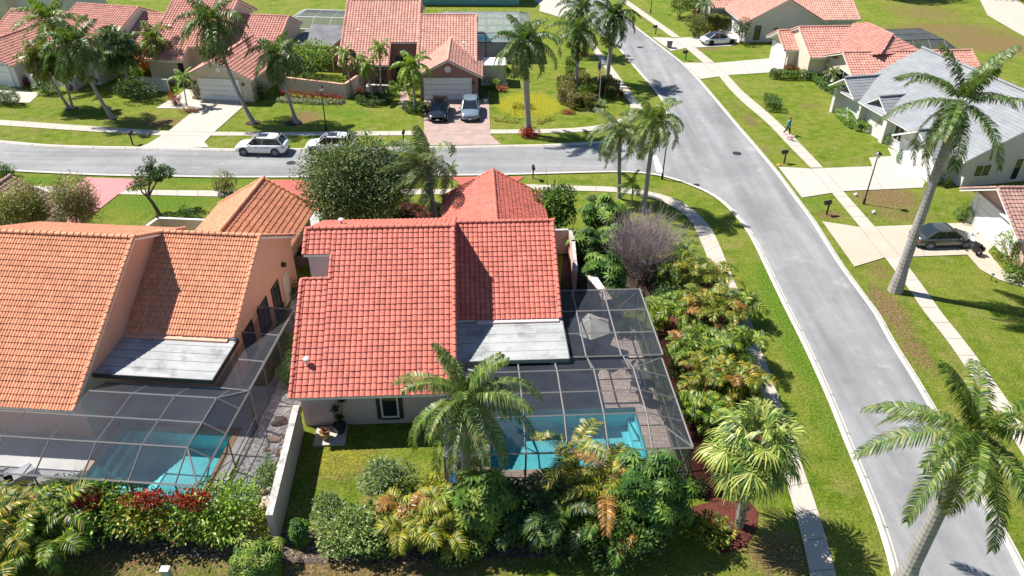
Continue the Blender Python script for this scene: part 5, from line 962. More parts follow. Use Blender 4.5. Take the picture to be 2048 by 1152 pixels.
for i, (q_, h_, s_, p_, n_, l) in enumerate([((1185, 1030), 5.4, 3.1, PB, 34, 'tallest cane palm with orange arching leaves in front of the pool'), ((1120, 1060), 3.2, 2.6, G_DARK, 40, 'dark green cane palm in the shade left below the orange one'), ((1230, 1085), 2.6, 2.3, G_MID, 36, 'low dark cane palm in the shade right below the orange one'), ((820, 1085), 2.6, 2.1, G_YEL, 30, 'yellow cane palm left of the glossy umbrella bush'), ((895, 1085), 2.8, 2.1, G_YEL, 30, 'bright yellow cane palm touching the umbrella bush'), ((1040, 1075), 2.6, 2.2, G_DARK, 36, 'shaded cane palm just right of the umbrella bush'),
        ((40, 1085), 3.2, 2.6, PB, 40, 'orange and green cane palm at the left edge by the plastic chairs'), ((110, 1110), 3.0, 2.6, PA, 40, 'silvery green cane palm in the bottom left corner'), ((15, 1145), 3.0, 2.4, PB, 36, 'cane palm cut by the bottom left corner'), ((120, 1040), 2.2, 1.8, G_GREY, 30, 'thin pale cane palm behind the pale pool deck')]):
    areca(l, q_, h_, s_, p_, n_, GB, 7, seed=40+i, ll=.55, lw=.042, nl=32)
# -- glossy umbrella bushes
GU = 'glossy umbrella leaved bushes'
rosette_bush('glossy umbrella bush in front of the royal palm foot', (965, 1068), 2.2, (1.6, 1.3, 1.8), 330, G_FRESH, .5, group=GU)
rosette_bush('large dark umbrella bush right of the orange cane palm', (1285, 1060), 2.6, (1.9, 1.6, 2.3), 620, G_MID, .42, group=GU)
rosette_bush('umbrella bush highest up the corner lawn, left palm behind it', (1205, 452), 1.3, (1.9, 1.3, 1.3), 260, G_LIME+G_MID, .52, group=GU)
rosette_bush('small umbrella bush beside the white stepped wall end', (1168, 515), 1.2, (1.1, 1.0, 1.2), 180, G_MID, .5, group=GU)
rosette_bush('umbrella bush touching the bare grey shrub', (1225, 510), 1.3, (1.2, 1.1, 1.2), 190, G_LIME+G_MID, .5, group=GU)
rosette_bush('round umbrella bush above the screen enclosure corner', (1205, 588), 1.7, (1.5, 1.2, 1.5), 300, G_MID, .52, group=GU)
rosette_bush('bright umbrella bush by the bottom end of the garden wall', (522, 1140), .8, (1.15, .9, .9), 260, G_FRESH, .3, group=GU)
rosette_bush('sprig of umbrella plant behind the garden wall in the rear lawn', (603, 1085), .7, (.45, .45, .8), 60, G_MID, .3, group=GU)
tree('dense dark green tree right of the red garage roof', (1105, 468), 4.2, (1.75, 1.5, 1.9), 4200, .24, G_MID, .1, group=GU if 0 else None, crown_z=2.4, mat='leaf_gloss', seed=8)
tree('big round glossy tree beside the street, tallest in the front gardens', (722, 462), 6.6, (4.1, 3.4, 3.5), 42000, .2, [(.05, .095, .03), (.09, .15, .045), (.17, .22, .08), (.32, .34, .16)], .2, crown_z=4.1, lobes=60, mat='leaf_gloss', seed=12, shell=.5)
tree('gnarled open topped tree on the front lawn left of the orange garage roof', (322, 437), 4.4, (2, 2, 1), 4200, .15, G_DARK, .2, lev=3, puffs=.62, seed=23, lean=(-.5, .1), up=-.12, spread=1.25)
for q_, R_, l, s_ in [(to_px((-32.6, 44.3, 0)), (1.9, 1.4, 2.1), 'airy feathery olive tree at the left edge over the brown roof', 4), (to_px((-29.6, 44.9, 0)), (1.6, 1.4, 2.4), 'airy feathery olive tree against the pink driveway', 6), (to_px((-35.3, 44.2, 0)), (2.0, 1.4, 1.9), 'pale feathery shrub in front of the brown roof', 5)]:
    tree(l, q_, 6.2, R_, 9000, .19, [(.10, .13, .03), (.2, .23, .05), (.32, .33, .06), (.40, .34, .12)] if s_ != 6 else [(.12, .16, .04), (.24, .26, .07), (.38, .30, .17), (.44, .30, .22)], .07, lev=4, group='feathery olive trees at the left edge', crown_z=4.5, seed=s_, lobes=20, aspect=.3, shell=.2)
GS = 'rounded garden shrubs'
def bush(label, px, R, pal=G_MID, ls=.12, dens=1., group=GS, z=None, cat='shrub', name='shrub', **k):
    p = U(*px); A_ = (R[0]*R[1]+R[0]*R[2]*2)*3.2; shrub(name, label, cat, (p.x, p.y, z if z is not None else R[2]*.8), R, int(dens*A_/(ls*ls*.5)*1.5), ls, pal, group, **k)
bush('round brown green shrub on the strip left of the coral driveway', (450, 388), (1.15, 1.0, 1.1), G_OLIVE, .14)
for q_, R_, l in [((1345, 600), (1.5, 1.5, 1.0), 'dark understorey shrub at the top of the cane palm row'), ((1405, 640), (1.6, 1.6, 1.1), 'dark understorey shrub in the upper middle of the cane palm row'), ((1400, 715), (1.4, 1.6, 1.1), 'dark understorey shrub in the lower middle of the cane palm row'), ((1455, 780), (1.3, 1.6, 1.1), 'dark understorey shrub at the lower end of the cane palm row by the sidewalk'), ((780, 1095), (2.0, 1.2, 1.2), 'dark shrub mass below the yellow cane palms'), ((930, 1100), (1.8, 1.1, 1.1), 'dark shrub mass below the glossy umbrella bush'), ((1045, 1060), (1.7, 1.3, 1.9), 'tall dark green shrub between the palm trunk and the orange cane palm'), ((1140, 1105), (1.8, 1.2, 1.4), 'dark green shrub under the orange cane palm')]:
    bush(l, q_, R_, G_DARK+G_MID[:2], .17, group='dark understorey shrubs')
bush('clipped green shrub beside the gnarled tree', (374, 448), (.8, .7, .8), G_MID, .1)
bush('leafy bright shrub beside the red roof edge and the dark screen wall', (570, 722), (.75, .9, 1.1), G_LIME, .15)
bush('large clipped egg shaped shrub against the red roof edge', (582, 775), (.65, 1.0, 1.3), G_MID, .09, dens=.8)
bush('clipped shrub in the gravel left of the garden wall', (541, 968), (.62, 1.05, .9), G_MID, .1)
bush('soft green shrub in the rear lawn just left of the palm fronds', (785, 990), (1.5, 1.2, 1.3), G_GREY, .15)
bush('low silvery shrub near the bottom end of the garden wall', (660, 1035), (1.05, .8, .8), G_GREY, .13)
bush('wide spreading light green shrub at the bottom, right of the garden wall', (705, 1100), (2.0, 1.3, 1.3), [(.06, .12, .03), (.12, .20, .05), (.20, .28, .08), (.3, .36, .12)], .16)
bush('yellow green shrub between the palm trunk and the soft green shrub', (870, 1000), (1.0, .9, .9), G_YEL, .14)
bush('dark shrub at the right foot of the rear planting', (1250, 1125), (2.0, 1.2, 1.5), G_DARK, .16)
bush('low dark shrub in the shadow beside the enclosure corner', (1395, 985), (.45, .4, .5), G_DARK, .12)
bush('yellow and green speckled croton beside the cabbage palm trunk', (1415, 1085), (1.15, 1.0, .95), G_YEL+G_MID, .22, mat='petal')
bush('green shrub seen through the upper screen panels', (1222, 640), (1.05, .7, 1.6), G_GREY, .13)
bush('dark low planting along the upper enclosure wall', (1248, 672), (1.0, .5, .7), G_DARK, .13)
bush('pale shrub squeezed between enclosure wall and cane palms', (1310, 650), (.4, 1.2, .7), G_LIME, .13)
bush('dark shrub at the end of the enclosure by the mulch strip', (1345, 745), (.45, 1.2, .6), G_DARK, .13)
bush('small bright tuft at the courtyard notch of the red roof', (608, 590), (.4, .5, .9), G_LIME, .14)
bush('dark hedge shrub between the two houses', (580, 585), (.8, 1.3, .7), G_DARK, .12)
bush('dark planting below the windows of the peach wall', (553, 640), (.6, 1.4, .6), G_DARK, .12)
bush('green shrub at the foot of the round tree by the white gravel', (655, 448), (.8, .6, .9), G_MID, .12)
bush('dark understory shrub beside the queen palm', (800, 440), (2.2, .8, .9), G_DARK, .14)
bush('dark planting at the base of the red garage wall', (870, 430), (1.2, .8, .7), G_DARK, .14)
bush('frangipani like tree in the raised planter', (637, 176), (2.9, 2.3, 1.9), G_LIME, .32, z=3.3, name='tree', cat='tree', aspect=.4)
bush('green mass inside the planter below the frangipani', (600, 178), (2.2, 1.4, .9), G_DARK, .2, z=1.2)
bush('bright leafy shrub left of the cream planter wall', (524, 197), (1.2, 1.1, 1.1), G_FRESH, .24)
bush('round bright shrub at the brick path of the mauve house', (786, 190), (1.0, .9, .9), G_LIME, .17)
bush('bright shrub between the garage and the yellow green palm', (818, 190), (.8, .8, 1.2), G_LIME, .2)
bush('lime bush over the red flowers right of the mauve garage', (990, 178), (1.0, .8, .9), G_LIME, .17)
bush('green bush in the far left garden by the fan palm', (260, 165), (1.9, 1.4, 1.2), G_LIME, .24)
bush('dark leafy heap in the shadow of the fan palm', (275, 200), (2.4, 1.6, 1.4), G_DARK, .2)
bush('green shrubs behind the low white wall', (343, 158), (2.2, 1., 1.2), G_MID, .2)
bush('yellow green clipped ball beside the white garage door', (397, 198), (.75, .7, .95), G_OLIVE, .13)
bush('dark shrub beside the white driveway garage corner', (386, 178), (.9, .8, .8), G_DARK, .16)
bush('grey green bush at the left end of the far left lawn', (95, 188), (1.4, 1.2, 1.0), G_GREY, .2)
bush('white flowering bush at the far left edge', (10, 210), (2.0, 1.2, 1.1), G_GREY, .16)
bush('bright green bush at the left edge above the pink driveway', (8, 352), (1.1, .7, .8), G_MID, .13)
bush('clipped dark ball tree beside the white sedan', (1481, 88), (1.55, 1.5, 1.5), [(.04, .06, .02), (.08, .11, .03), (.15, .17, .05)], .17, z=2.0)
bush('olive rounded bush at the left end of the top hedge', (1388, 72), (1.9, 1.6, 1.9), G_OLIVE, .2)
bush('spreading green tree at the top beside the young palm', (1358, 34), (3.4, 3., 1.8), G_FRESH, .3, z=2.4, name='tree', cat='tree')
bush('clipped bush by the garage of the grey roofed house', (1799, 326), (.45, .45, .9), G_MID, .1)
bush('clipped bush at the left corner of the tan garage', (1922, 442), (.85, .75, 1.0), G_MID, .12)
bush('green and yellow shrubbery beside the tan garage drive', (2018, 520), (1.9, 1.4, 1.3), G_OLIVE+G_LIME, .2)
bush('second shrub mass right of the curving path', (2048, 560), (1.6, 1.0, .9), G_MID, .18)
bush('dark low shrubs against the shaded white wall', (1985, 352), (3.2, .6, .8), G_DARK, .15)
bush('green bush at the entrance of the grey roofed house', (1868, 368), (.6, .6, .8), G_DARK, .13)
for i, (q_, R_, p_, l) in enumerate([((352, 210), (.75, .7, .8), RED+[(.5, .12, .05)], 'round bright red croton beside the white driveway'), ((300, 150), (1.7, 1.2, 2.0), ORANGE, 'tall orange and green croton under the far palms'), ((718, 178), (.55, .5, 1.1), ORANGE, 'orange croton between the slim palms'), ((722, 190), (.6, .5, .6), RED, 'red croton below the orange one'), ((1000, 183), (.9, .5, .45), [(.5, .1, .06), (.55, .25, .15)], 'coral red flowers under the lime bush'), ((1058, 272), (1.15, 1.0, .75), RED, 'large round dark red bush at the royal palm foot'), ((1137, 227), (.7, .4, .3), RED, 'low dark red clump at the edge of the round bed'), ((1150, 182), (.35, .3, .3), RED, 'tiny red plant at the slender palm foot'), ((1167, 112), (.8, .6, .35), RED, 'red ring planting at the farthest tall palm'), ((1210, 168), (.8, .5, .35), RED, 'red ring planting at the dark crowned palm'), ((1243, 190), (.4, .3, .4), RED, 'little red plant beside the sidewalk bend'), ((1397, 34), (1.3, 1., 1.1), RED, 'red bougainvillea by the top white house'), ((378, 225), (1.3, .5, .35), [(.5, .2, .2), (.3, .3, .2), (.4, .1, .05)], 'low mixed flowers along the driveway edge'), ((57, 172), (.5, .4, .7), RED, 'red plant before the short white wall'), ((140, 180), (.5, .4, .6), [(.08, .02, .05), (.15, .05, .08)], 'purple shrub by the courtyard wall'), ((5, 28), (3, 1.2, .8), RED+G_DARK, 'red bougainvillea hedge by the far pale building')]):
    bush(l, q_, R_, p_, .15 if i not in (1,) else .25, group='red and orange accent plants', mat='petal', name='croton')
for x in range(9):
    q_ = U(568+x*14, 191+x*1.3); shrub('flower_clump', ['red flower clump in the bed under the cream planter wall, %s' % k for k in ('left end', 'second from left', 'third from left', 'fourth from left', 'the middle one', 'fourth from right', 'third from right', 'second from right', 'right end')][x], 'flowers', (q_.x, q_.y, .35), (.42, .3, .38), 170, .14, RED, 'red flowers under the planter wall', stem=False, mat='petal')
hedge('ground_cover', 'pale variegated edging along the red flower bed', [(560, 202), (640, 207), (684, 207)], .9, .3, [(.2, .24, .12), (.5, .5, .4), (.12, .16, .06)], 300, .13, 'planting')
hedge('hedge', 'round dark clipped hedge at the slim palm feet', [(718, 205), (735, 212), (760, 212), (775, 204), (762, 197), (730, 198), (718, 205)], .7, .6, G_DARK, 330, .12)
hedge('hedge', 'dark curved hedge at the foot of the yellow green palm', [(808, 214), (822, 226), (846, 228), (858, 222), (850, 214)], .8, .6, G_DARK, 330, .12)
hedge('hedge', 'red and green box hedge along the mauve garage corner', [(955, 196), (975, 196)], 1.1, .7, G_DARK, 250, .14)
0 and hedge('hedge', 'x', [(128, 1055), (205, 1060), (290, 1062), (370, 1064), (440, 1062), (512, 1055)], 2.6, 2.6, G_MID, 300, .2, pals=[G_FRESH+G_MID, G_LIME, G_YEL+G_LIME[:2]+[(.5, .42, .06)], G_MID+RED[:2]+G_YEL[:2], G_LIME+[(.3, .42, .05)]])
for q_, R_, p_, l in [((165, 1062), (1.5, 1.5, 1.45), G_FRESH+G_MID, 'leafy green shrub at the left end of the pool hedge'), ((235, 1060), (1.5, 1.5, 1.4), G_LIME+G_MID[:2], 'bright green shrub, second from the left in the pool hedge'), ((300, 1066), (1.45, 1.4, 1.35), G_YEL+G_YEL+G_LIME[:2]+[(.5, .42, .06)], 'yellow leaved shrub in the middle of the pool hedge'), ((368, 1066), (1.4, 1.4, 1.35), G_MID+G_YEL[:2]+[(.3, .05, .02)], 'mixed green and reddish shrub right of the yellow one in the pool hedge'), ((455, 1058), (1.9, 1.7, 1.6), G_LIME+[(.3, .42, .05), (.24, .36, .04)], 'broad lime green shrub at the right end of the pool hedge')]:
    bush(l, q_, R_, p_, .19, dens=1.25, group='shrubs forming the hedge behind the left pool', z=1.25, lobes=22, low=-.2)
for q_, l in [((300, 985), 'small red croton rising from the long colourful hedge, left one'), ((385, 990), 'dark red croton rising from the long colourful hedge, right one'), ((165, 985), 'tiny red croton at the left of the long colourful hedge')]:
    p = U(*q_, 2.3); shrub('croton', l, 'shrub', (p.x, p.y-.3, 2.35), (.95, .55, .4), 640, .15, RED, 'red and orange accent plants', stem=False, mat='petal')
hedge('hedge', 'clipped hedge in front of the cream salmon roofed garage', [(1539, 155), (1560, 158), (1617, 158)], 1.0, .9, G_MID, 260, .15)
hedge('hedge', 'low hedge curving along the salmon roofed house', [(1628, 160), (1650, 178), (1672, 190)], .9, .7, G_MID, 260, .15)
hedge('hedge', 'red leaved hedge under the salmon house windows', [(1568, 145), (1610, 147)], .8, .7, RED+G_DARK, 220, .15)
hedge('hedge', 'long curved yellow green hedge before the grey roofed house', [(1680, 232), (1700, 252), (1722, 262), (1748, 262), (1765, 272), (1782, 290)], 1.1, .8, G_LIME, 280, .13)
hedge('hedge', 'clipped box hedge on the lawn, nearer one', [(1531, 218), (1560, 221)], 1.5, 1.0, G_MID, 330, .12, group='pair of clipped boxes on the right lawn')
hedge('hedge', 'clipped box hedge on the lawn, farther one', [(1527, 205), (1553, 207)], 1.1, .8, G_MID, 330, .12, group='pair of clipped boxes on the right lawn')
hedge('hedge', 'tall clipped hedge block on the far lawn, nearer one', [(1132, 160), (1156, 160)], 1.3, 1.3, G_FRESH, 280, .15, group='clipped blocks on the far lawn')
hedge('hedge', 'clipped hedge block on the far lawn, farther one', [(1132, 138), (1156, 139)], 1.6, 1.2, G_FRESH, 280, .15, group='clipped blocks on the far lawn')
hedge('hedge', 'brownish ring hedge around the flagpole, left half', [(1168, 170), (1130, 180), (1133, 205), (1160, 218), (1180, 212)], 1.7, 1.4, G_OLIVE+[(.2, .12, .03)], 260, .16)
hedge('hedge', 'brownish ring hedge around the flagpole, right half', [(1185, 190), (1205, 178), (1224, 186), (1222, 200)], 1.4, 1.4, G_OLIVE+[(.2, .12, .03)], 260, .16)
bush('lime shrub inside the ring hedge', (1172, 192), (.9, .8, .8), G_LIME, .16)
bush('grey leaved plant in front of the flagpole', (1196, 214), (.9, .5, .5), [(.3, .36, .3), (.2, .3, .16)], .2)
hedge('hedge', 'olive hedge along the top right white house', [(1395, 62), (1425, 58), (1452, 57)], 2.2, 1.8, G_OLIVE, 150, .22)
hedge('ground_cover', 'golden ground cover oval at the end of the mauve house lawn', [(1010, 225), (1050, 232), (1085, 225)], 5.0, .22, [(.2, .2, .02), (.34, .30, .03), (.42, .36, .05)], 55, .16, 'planting')
bush('feathery shrub at the base of the white sedan drive', (1412, 70), (.9, .8, 1.1), G_YEL, .2)
# -- fallen leaves under the rear planting
def litter():
    n = 5200; px = NR.uniform(-20, 1340, n); py = 1085+NR.normal(0, 28, n)-px*.0; P = np.array([list(U(float(a), float(b_), .03)) for a, b_ in zip(px, py)]); D = NR.normal(size=(n, 3)); D[:, 2] *= .15; D = unit(D); Nn = np.tile([0, 0, 1.], (n, 1)); Nn = unit(Nn-D*(Nn*D).sum(1, keepdims=True)); L_ = NR.uniform(.05, .16, n)
    mb = MB(); leaf_quads(mb, P, D, Nn, L_, L_*.5, pick([(.22, .16, .11), (.34, .28, .22), (.12, .08, .05), (.42, .40, .36), (.2, .2, .06), (.3, .1, .04)], n)); tag(mb.build('fallen_leaves', M['petal']), 'scattered dry leaves on the shaded bare soil', kind='stuff')
litter()
# -- bare shrub
def bareshrub():
    b = U(1286, 545); th = thing('bare_shrub', b, 'large leafless grey shrub between the umbrella bushes and the cane palms', 'shrub'); rg = random.Random(5); mb = MB(); out = []
    for i in range(260):
        a = rg.uniform(0, 6.28); e = rg.uniform(.5, 1.4); r_ = rg.uniform(0, .9); branch(mb, (b.x+r_*math.cos(a), b.y+r_*1.5*math.sin(a), rg.uniform(0, .8)), (math.cos(a)*math.cos(e), math.sin(a)*math.cos(e), math.sin(e)), rg.uniform(1.15, 1.7), .03, 3, out, rg, .1, .5, (2, 3), 2)
    mb.build('branches', M['twig'], th)
bareshrub()
# -- trees beyond the upper edge whose shade reaches the far lawn
for i, (x, y, l) in enumerate([(62, 132, 'leafy tree shading the far right lawn, nearest the pale path'), (76, 134, 'leafy tree shading the pale path at the top right'), (92, 130, 'leafy tree at the far top right corner')]):
    th = thing('broadleaf_tree', (x, y, 0), l, 'tree', 'trees beyond the far lawn'); mb = MB(); blob_leaves(mb, (x, y, 7), (7, 5.5, 3.2), 5200, .6, G_MID, lobes=16, seed=i); mb.build('crown', M['leaf'], th); mb = MB(); mb.tube([(x, y, 0), (x, y, 6)], [.4, .25], 8); mb.build('trunk', M['bark'], th)

# ================================================================ VEHICLES
M['headlight'] = plain('headlight', (.75, .78, .8), .1, 0, .8); M['taillight'] = plain('taillight', (.45, .02, .02), .2); M['trim'] = plain('dark_plastic_trim', (.02, .02, .022), .55); M['plate'] = plain('licence_plate', (.7, .7, .68), .5)
def car(label, px, rz, L, Wd, Ht, body, kind='suv', group='parked cars', roofglass=True, roofmat=None, rails=False, rimmat=None):
    p = U(*px); th = thing('parked_car', (p.x, p.y, .06 if kind[0] != '_' else .02), label, 'car', group, rz=rz, local=True); w = Wd/2; h = L/2; suv = kind == 'suv'
    belt = Ht*(.60 if suv else .58); zb = .24 if suv else .19
    st = [(-1., .74, zb+.22, belt-.14), (-.965, .88, zb+.08, belt-.02), (-.86, .96, zb, belt+.02), (-.6, 1., zb-.02, belt+.01), (-.2, 1., zb-.03, belt), (.2, 1., zb-.03, belt-.02), (.42, 1., zb-.02, belt-.04), (.6, .99, zb, belt-.08), (.8, .96, zb, belt-.14 if suv else belt-.17), (.93, .88, zb+.05, belt-.24), (.985, .74, zb+.12, belt-.34), (1., .6, zb+.2, belt-.42)]
    sec = lambda x, k, z0, z1: [(x*h, y*w*k, z) for y, z in ((0, z0), (.88, z0), (1, z0+.16), (1.0, (z0+z1)/2+.05), (.985, z1-.1), (.93, z1-.02), (.7, z1+.025), (.35, z1+.045), (0, z1+.05), (-.35, z1+.045), (-.7, z1+.025), (-.93, z1-.02), (-.985, z1-.1), (-1.0, (z0+z1)/2+.05), (-1, z0+.16), (-.88, z0))]
    mb = MB(); V = [q for s in st for q in sec(*s)]; n = 16; F = [(i*n+j, (i+1)*n+j, (i+1)*n+(j+1) % n, i*n+(j+1) % n) for i in range(len(st)-1) for j in range(n)]+[tuple(range(n)), tuple(range(len(V)-1, len(V)-n-1, -1))]
    mb.add(V, F); bo = mb.build('body', body, th, smooth=True, recalc=True)
    xr0, xr1, xf1, xf0 = ((-.93, -.72, .16, .50) if suv else (-.80, -.42, .14, .52)); gt = Ht-.05; hb, ht = w*.92, w*.70
    g = MB(); g.hexa([(xr0*h, -hb*.94, belt-.03), (xf0*h, -hb*.93, belt-.06), (xf0*h, hb*.93, belt-.06), (xr0*h, hb*.94, belt-.03), (xr1*h, -ht, gt), (xf1*h, -ht, gt), (xf1*h, ht, gt), (xr1*h, ht, gt)]); g.build('windows', M['glass'], th)
    rf = MB(); xs = [xr1-.02, xr1+.1, (xr1+xf1)/2, xf1-.1, xf1+.015]; zz = [gt-.02, gt+.025, gt+.045, gt+.02, gt-.02]; V = []
    for x, z in zip(xs, zz): V += [(x*h, y*w, z-(abs(y)/.72)**3*.035) for y in (-.72, -.5, -.2, .2, .5, .72)]+[(x*h, .72*w, gt-.07), (x*h, -.72*w, gt-.07)]
    F = [(i*8+j, i*8+(j+1) % 8, (i+1)*8+(j+1) % 8, (i+1)*8+j) for i in range(4) for j in range(8)]+[tuple(range(7, -1, -1)), tuple(range(32, 40))]; rf.add(V, F); ro = rf.build('roof', roofmat or body, th, smooth=False, recalc=True)
    if roofglass: g = MB(); g.hexa([(-.30*h, -.42*w, gt+.03), (.08*h, -.42*w, gt+.02), (.08*h, .42*w, gt+.02), (-.30*h, .42*w, gt+.03), (-.30*h, -.42*w, gt+.052), (.08*h, -.42*w, gt+.045), (.08*h, .42*w, gt+.045), (-.30*h, .42*w, gt+.052)]); g.build('sunroof', M['glass'], ro)
    if rails: g = MB(); [g.tube([(xr1*h, s*.62*w, gt+.03), (xr1*h+.1, s*.62*w, gt+.09), (xf1*h-.1, s*.62*w, gt+.09), (xf1*h, s*.62*w, gt+.03)], .022, 6) for s in (-1, 1)]; [g.tube([(x*h, -.62*w, gt+.1), (x*h, .62*w, gt+.1)], .025, 6) for x in (-.4, -.1)]; g.build('roof_rack', M['trim'], ro)
    pl = MB()
    for s in (-1, 1):
        for x0, x1, r in ((xr0, xr1, .05 if suv else .04), (xf0, xf1, .028), (-.12, -.14, .02)): pl.tube([(x0*h, s*hb*.945, belt-.03), (x1*h, s*ht*1.01, gt)], r, 6)
        pl.tube([(xr0*h, s*hb*.96, belt+.0), (xf0*h, s*hb*.95, belt-.03)], .02, 5)
    pl.build('pillars', body, th)
    R = .355 if suv else .325; wx = (h*.63, -h*.60)
    for x in wx:
        for s in (-1, 1):
            a = MB(); a.tube([(x, s*(w-.06), R+.01), (x, s*(w+.006), R+.01)], R+.06, 22); a.build('wheel_arch', M['trim'], th)
            t_ = MB(); t_.tube([(x, s*(w-.2), R-.03), (x, s*(w-.02), R-.03), (x, s*(w+.016), R-.03)], [R, R, R*.93], 22); ty = t_.build('wheel', M['rubber'], th); r_ = MB(); r_.tube([(x, s*(w+.012), R-.03), (x, s*(w+.022), R-.03)], R*.26, 12)
            for k in range(5): aa = k*1.2566; r_.tube([(x, s*(w+.02), R-.03), (x+math.cos(aa)*R*.64, s*(w+.02), R-.03+math.sin(aa)*R*.64)], R*.09, 4)
            ring = [(x+math.cos(b*.3927)*R*.66, s*(w+.018), R-.03+math.sin(b*.3927)*R*.66) for b in range(17)]; r_.tube(ring, R*.06, 4, cap=False); r_.build('rim', rimmat or M['rim'], ty)
    for s in (-1, 1):
        q = MB(); q.hexa([(h*.90, s*w*.58, belt-.34), (h*.975, s*w*.56, belt-.36), (h*.90, s*w*.84, belt-.33), (h*.82, s*w*.90, belt-.30), (h*.88, s*w*.58, belt-.23), (h*.955, s*w*.56, belt-.25), (h*.88, s*w*.84, belt-.20), (h*.80, s*w*.90, belt-.17)]); q.build('headlight', M['headlight'], th, recalc=True)
        q = MB(); q.hexa([(-h*.99, s*w*.55, belt-.22), (-h*.90, s*w*.55, belt-.2), (-h*.84, s*w*.95, belt-.2), (-h*.965, s*w*.90, belt-.22), (-h*.98, s*w*.55, belt-.08), (-h*.9, s*w*.55, belt-.06), (-h*.84, s*w*.93, belt-.07), (-h*.955, s*w*.88, belt-.08)]); q.build('taillight', M['taillight'], th, recalc=True)
        q = MB(); q.box((h*.36, s*(w+.07), belt+.03), (.16, .17, .12)); q.tube([(h*.38, s*(w-.06), belt-.02), (h*.37, s*(w+.03), belt+.02)], .025, 5); q.build('wing_mirror', body, th)
        q = MB()
        for x in (.12, -.30): q.box((h*x, s*(w+.008), belt-.13), (.2, .025, .035))
        q.build('door_handles', M['trim'] if body is M['car_white'] else body, th)
    q = MB(); q.box((h*.975, 0, zb+.28), (.09, w*1.15, .16)); q.box((h*.965, 0, zb+.06), (.1, w*1.3, .1)); q.build('grille', M['trim'], th); q = MB(); q.box((h*1.0, 0, zb+.13), (.03, .32, .12)); q.build('number_plate', M['plate'], th)
    q = MB(); q.box((-h*.985, 0, zb+.12), (.09, w*1.4, .14)); q.build('rear_bumper', M['trim'], th)
    return th
M['car_white'] = paint('white_car_paint', (.78, .79, .80)); M['car_black'] = paint('black_car_paint', (.012, .014, .022)); M['car_blue'] = paint('blue_grey_car_paint', (.22, .30, .36), .25, .35); M['car_grey'] = paint('dark_olive_grey_car_paint', (.10, .105, .095), .25, .4)
car('white crossover parked by the far kerb, the whole car in view', (527, 305), math.pi-.03, 4.7, 1.86, 1.66, M['car_white'])
car('white crossover with roof rack by the far kerb, half hidden by the round tree', (664, 303), math.pi+.0, 4.6, 1.84, 1.66, M['car_white'], rails=True)
car('black car parked on the brick driveway, nose to the street', (879, 231), -math.pi/2+.0, 4.7, 1.85, 1.5, M['car_black'])
car('blue grey crossover parked on the brick driveway beside the black car', (941, 230), -math.pi/2+.03, 4.65, 1.88, 1.66, M['car_blue'], roofglass=False)
car('white sedan with black roof on the top right driveway', (1436, 87), math.radians(14), 4.8, 1.85, 1.42, M['car_white'], 'sedan', roofmat=M['car_black'], roofglass=False, rimmat=M['trim'])
car('dark grey sedan on the tan driveway behind the tall palm trunk', (1880, 487), math.radians(4), 4.5, 1.8, 1.42, M['car_grey'], 'sedan', roofglass=False)
# ================================================================ STREET AND GARDEN THINGS
def lamp(label, px, h=4.2):
    b = U(*px); t = thing('street_lamp', b, label, 'street lamp', 'black street lamps'); mb = MB(); mb.tube([b, b+Vector((0, 0, .5)), b+Vector((0, 0, .55)), b+Vector((0, 0, h-.45))], [.10, .10, .06, .045], 8); mb.build('pole', M['black'], t)
    mb = MB(); mb.lathe((b.x, b.y, b.z+h-.45), [(.06, 0), (.19, .05), (.24, .34), (.10, .36)], 6); mb.build('lantern', M['lampglass'], t); mb = MB(); mb.lathe((b.x, b.y, b.z+h-.11), [(.30, 0), (.28, .04), (.05, .2), (.02, .28)], 6); mb.build('cap', M['black'], t); return t
lamp('black street lamp on the lawn below the cream planter wall', (653, 261), 4.4); lamp('black street lamp on the worn lawn by the grey roofed house', (1727, 408), 4.5); lamp('black street lamp at the rounded street corner', (1324, 359), 4.3); lamp('black street lamp at the top beside the right sidewalk', (1301, 26), 4.3)
def mailbox(label, px, rz, h=1.2, tall=False):
    b = U(*px); t = thing('mailbox', b, label, 'mailbox', 'black roadside mailboxes', rz=rz, local=True); mb = MB(); mb.box((0, 0, h/2), (.1, .1, h)); mb.box((.15, 0, h-.28), (.5, .07, .07)); mb.build('post', M['black'], t)
    mb = MB(); V = []
    for x in (-.12, .48): V += [(x, .13*math.cos(a), h-.2+.02+(.13*math.sin(a)+.12 if a <= math.pi else 0)) for a in [math.pi*j/6 for j in range(7)]]+[(x, -.13, h-.2), (x, .13, h-.2)]
    mb.add(V, [(j, j+1, j+10, j+9) for j in range(8)]+[(8, 0, 9, 17)]+[tuple(range(8, -1, -1)), tuple(range(9, 18))]); bx_ = mb.build('box', M['black'], t, recalc=True); mb = MB(); mb.box((.3, -.15, h-.02), (.03, .02, .18)); mb.build('flag', M['taillight'], bx_); return t
mailbox('black mailbox on the far verge left of the white driveway', (266, 290), 1.6); mailbox('black mailbox on the far verge beside the brick driveway', (808, 288), 1.6); mailbox('black mailbox with its shadow on the corner verge of the red roofed house', (1066, 357), -1.5)
mailbox('black mailbox above the top right driveway', (1311, 69), math.pi+.3); mailbox('black mailbox on the verge between the two pale driveways', (1371, 121), math.pi+.3); mailbox('black mailbox near the person on the right verge', (1568, 326), math.pi+.3); mailbox('black mailbox on the verge above the tan driveway', (1653, 429), math.pi+.3)
mailbox('black mailbox standing behind the gnarled tree by the kerb', (309, 356), -1.5)
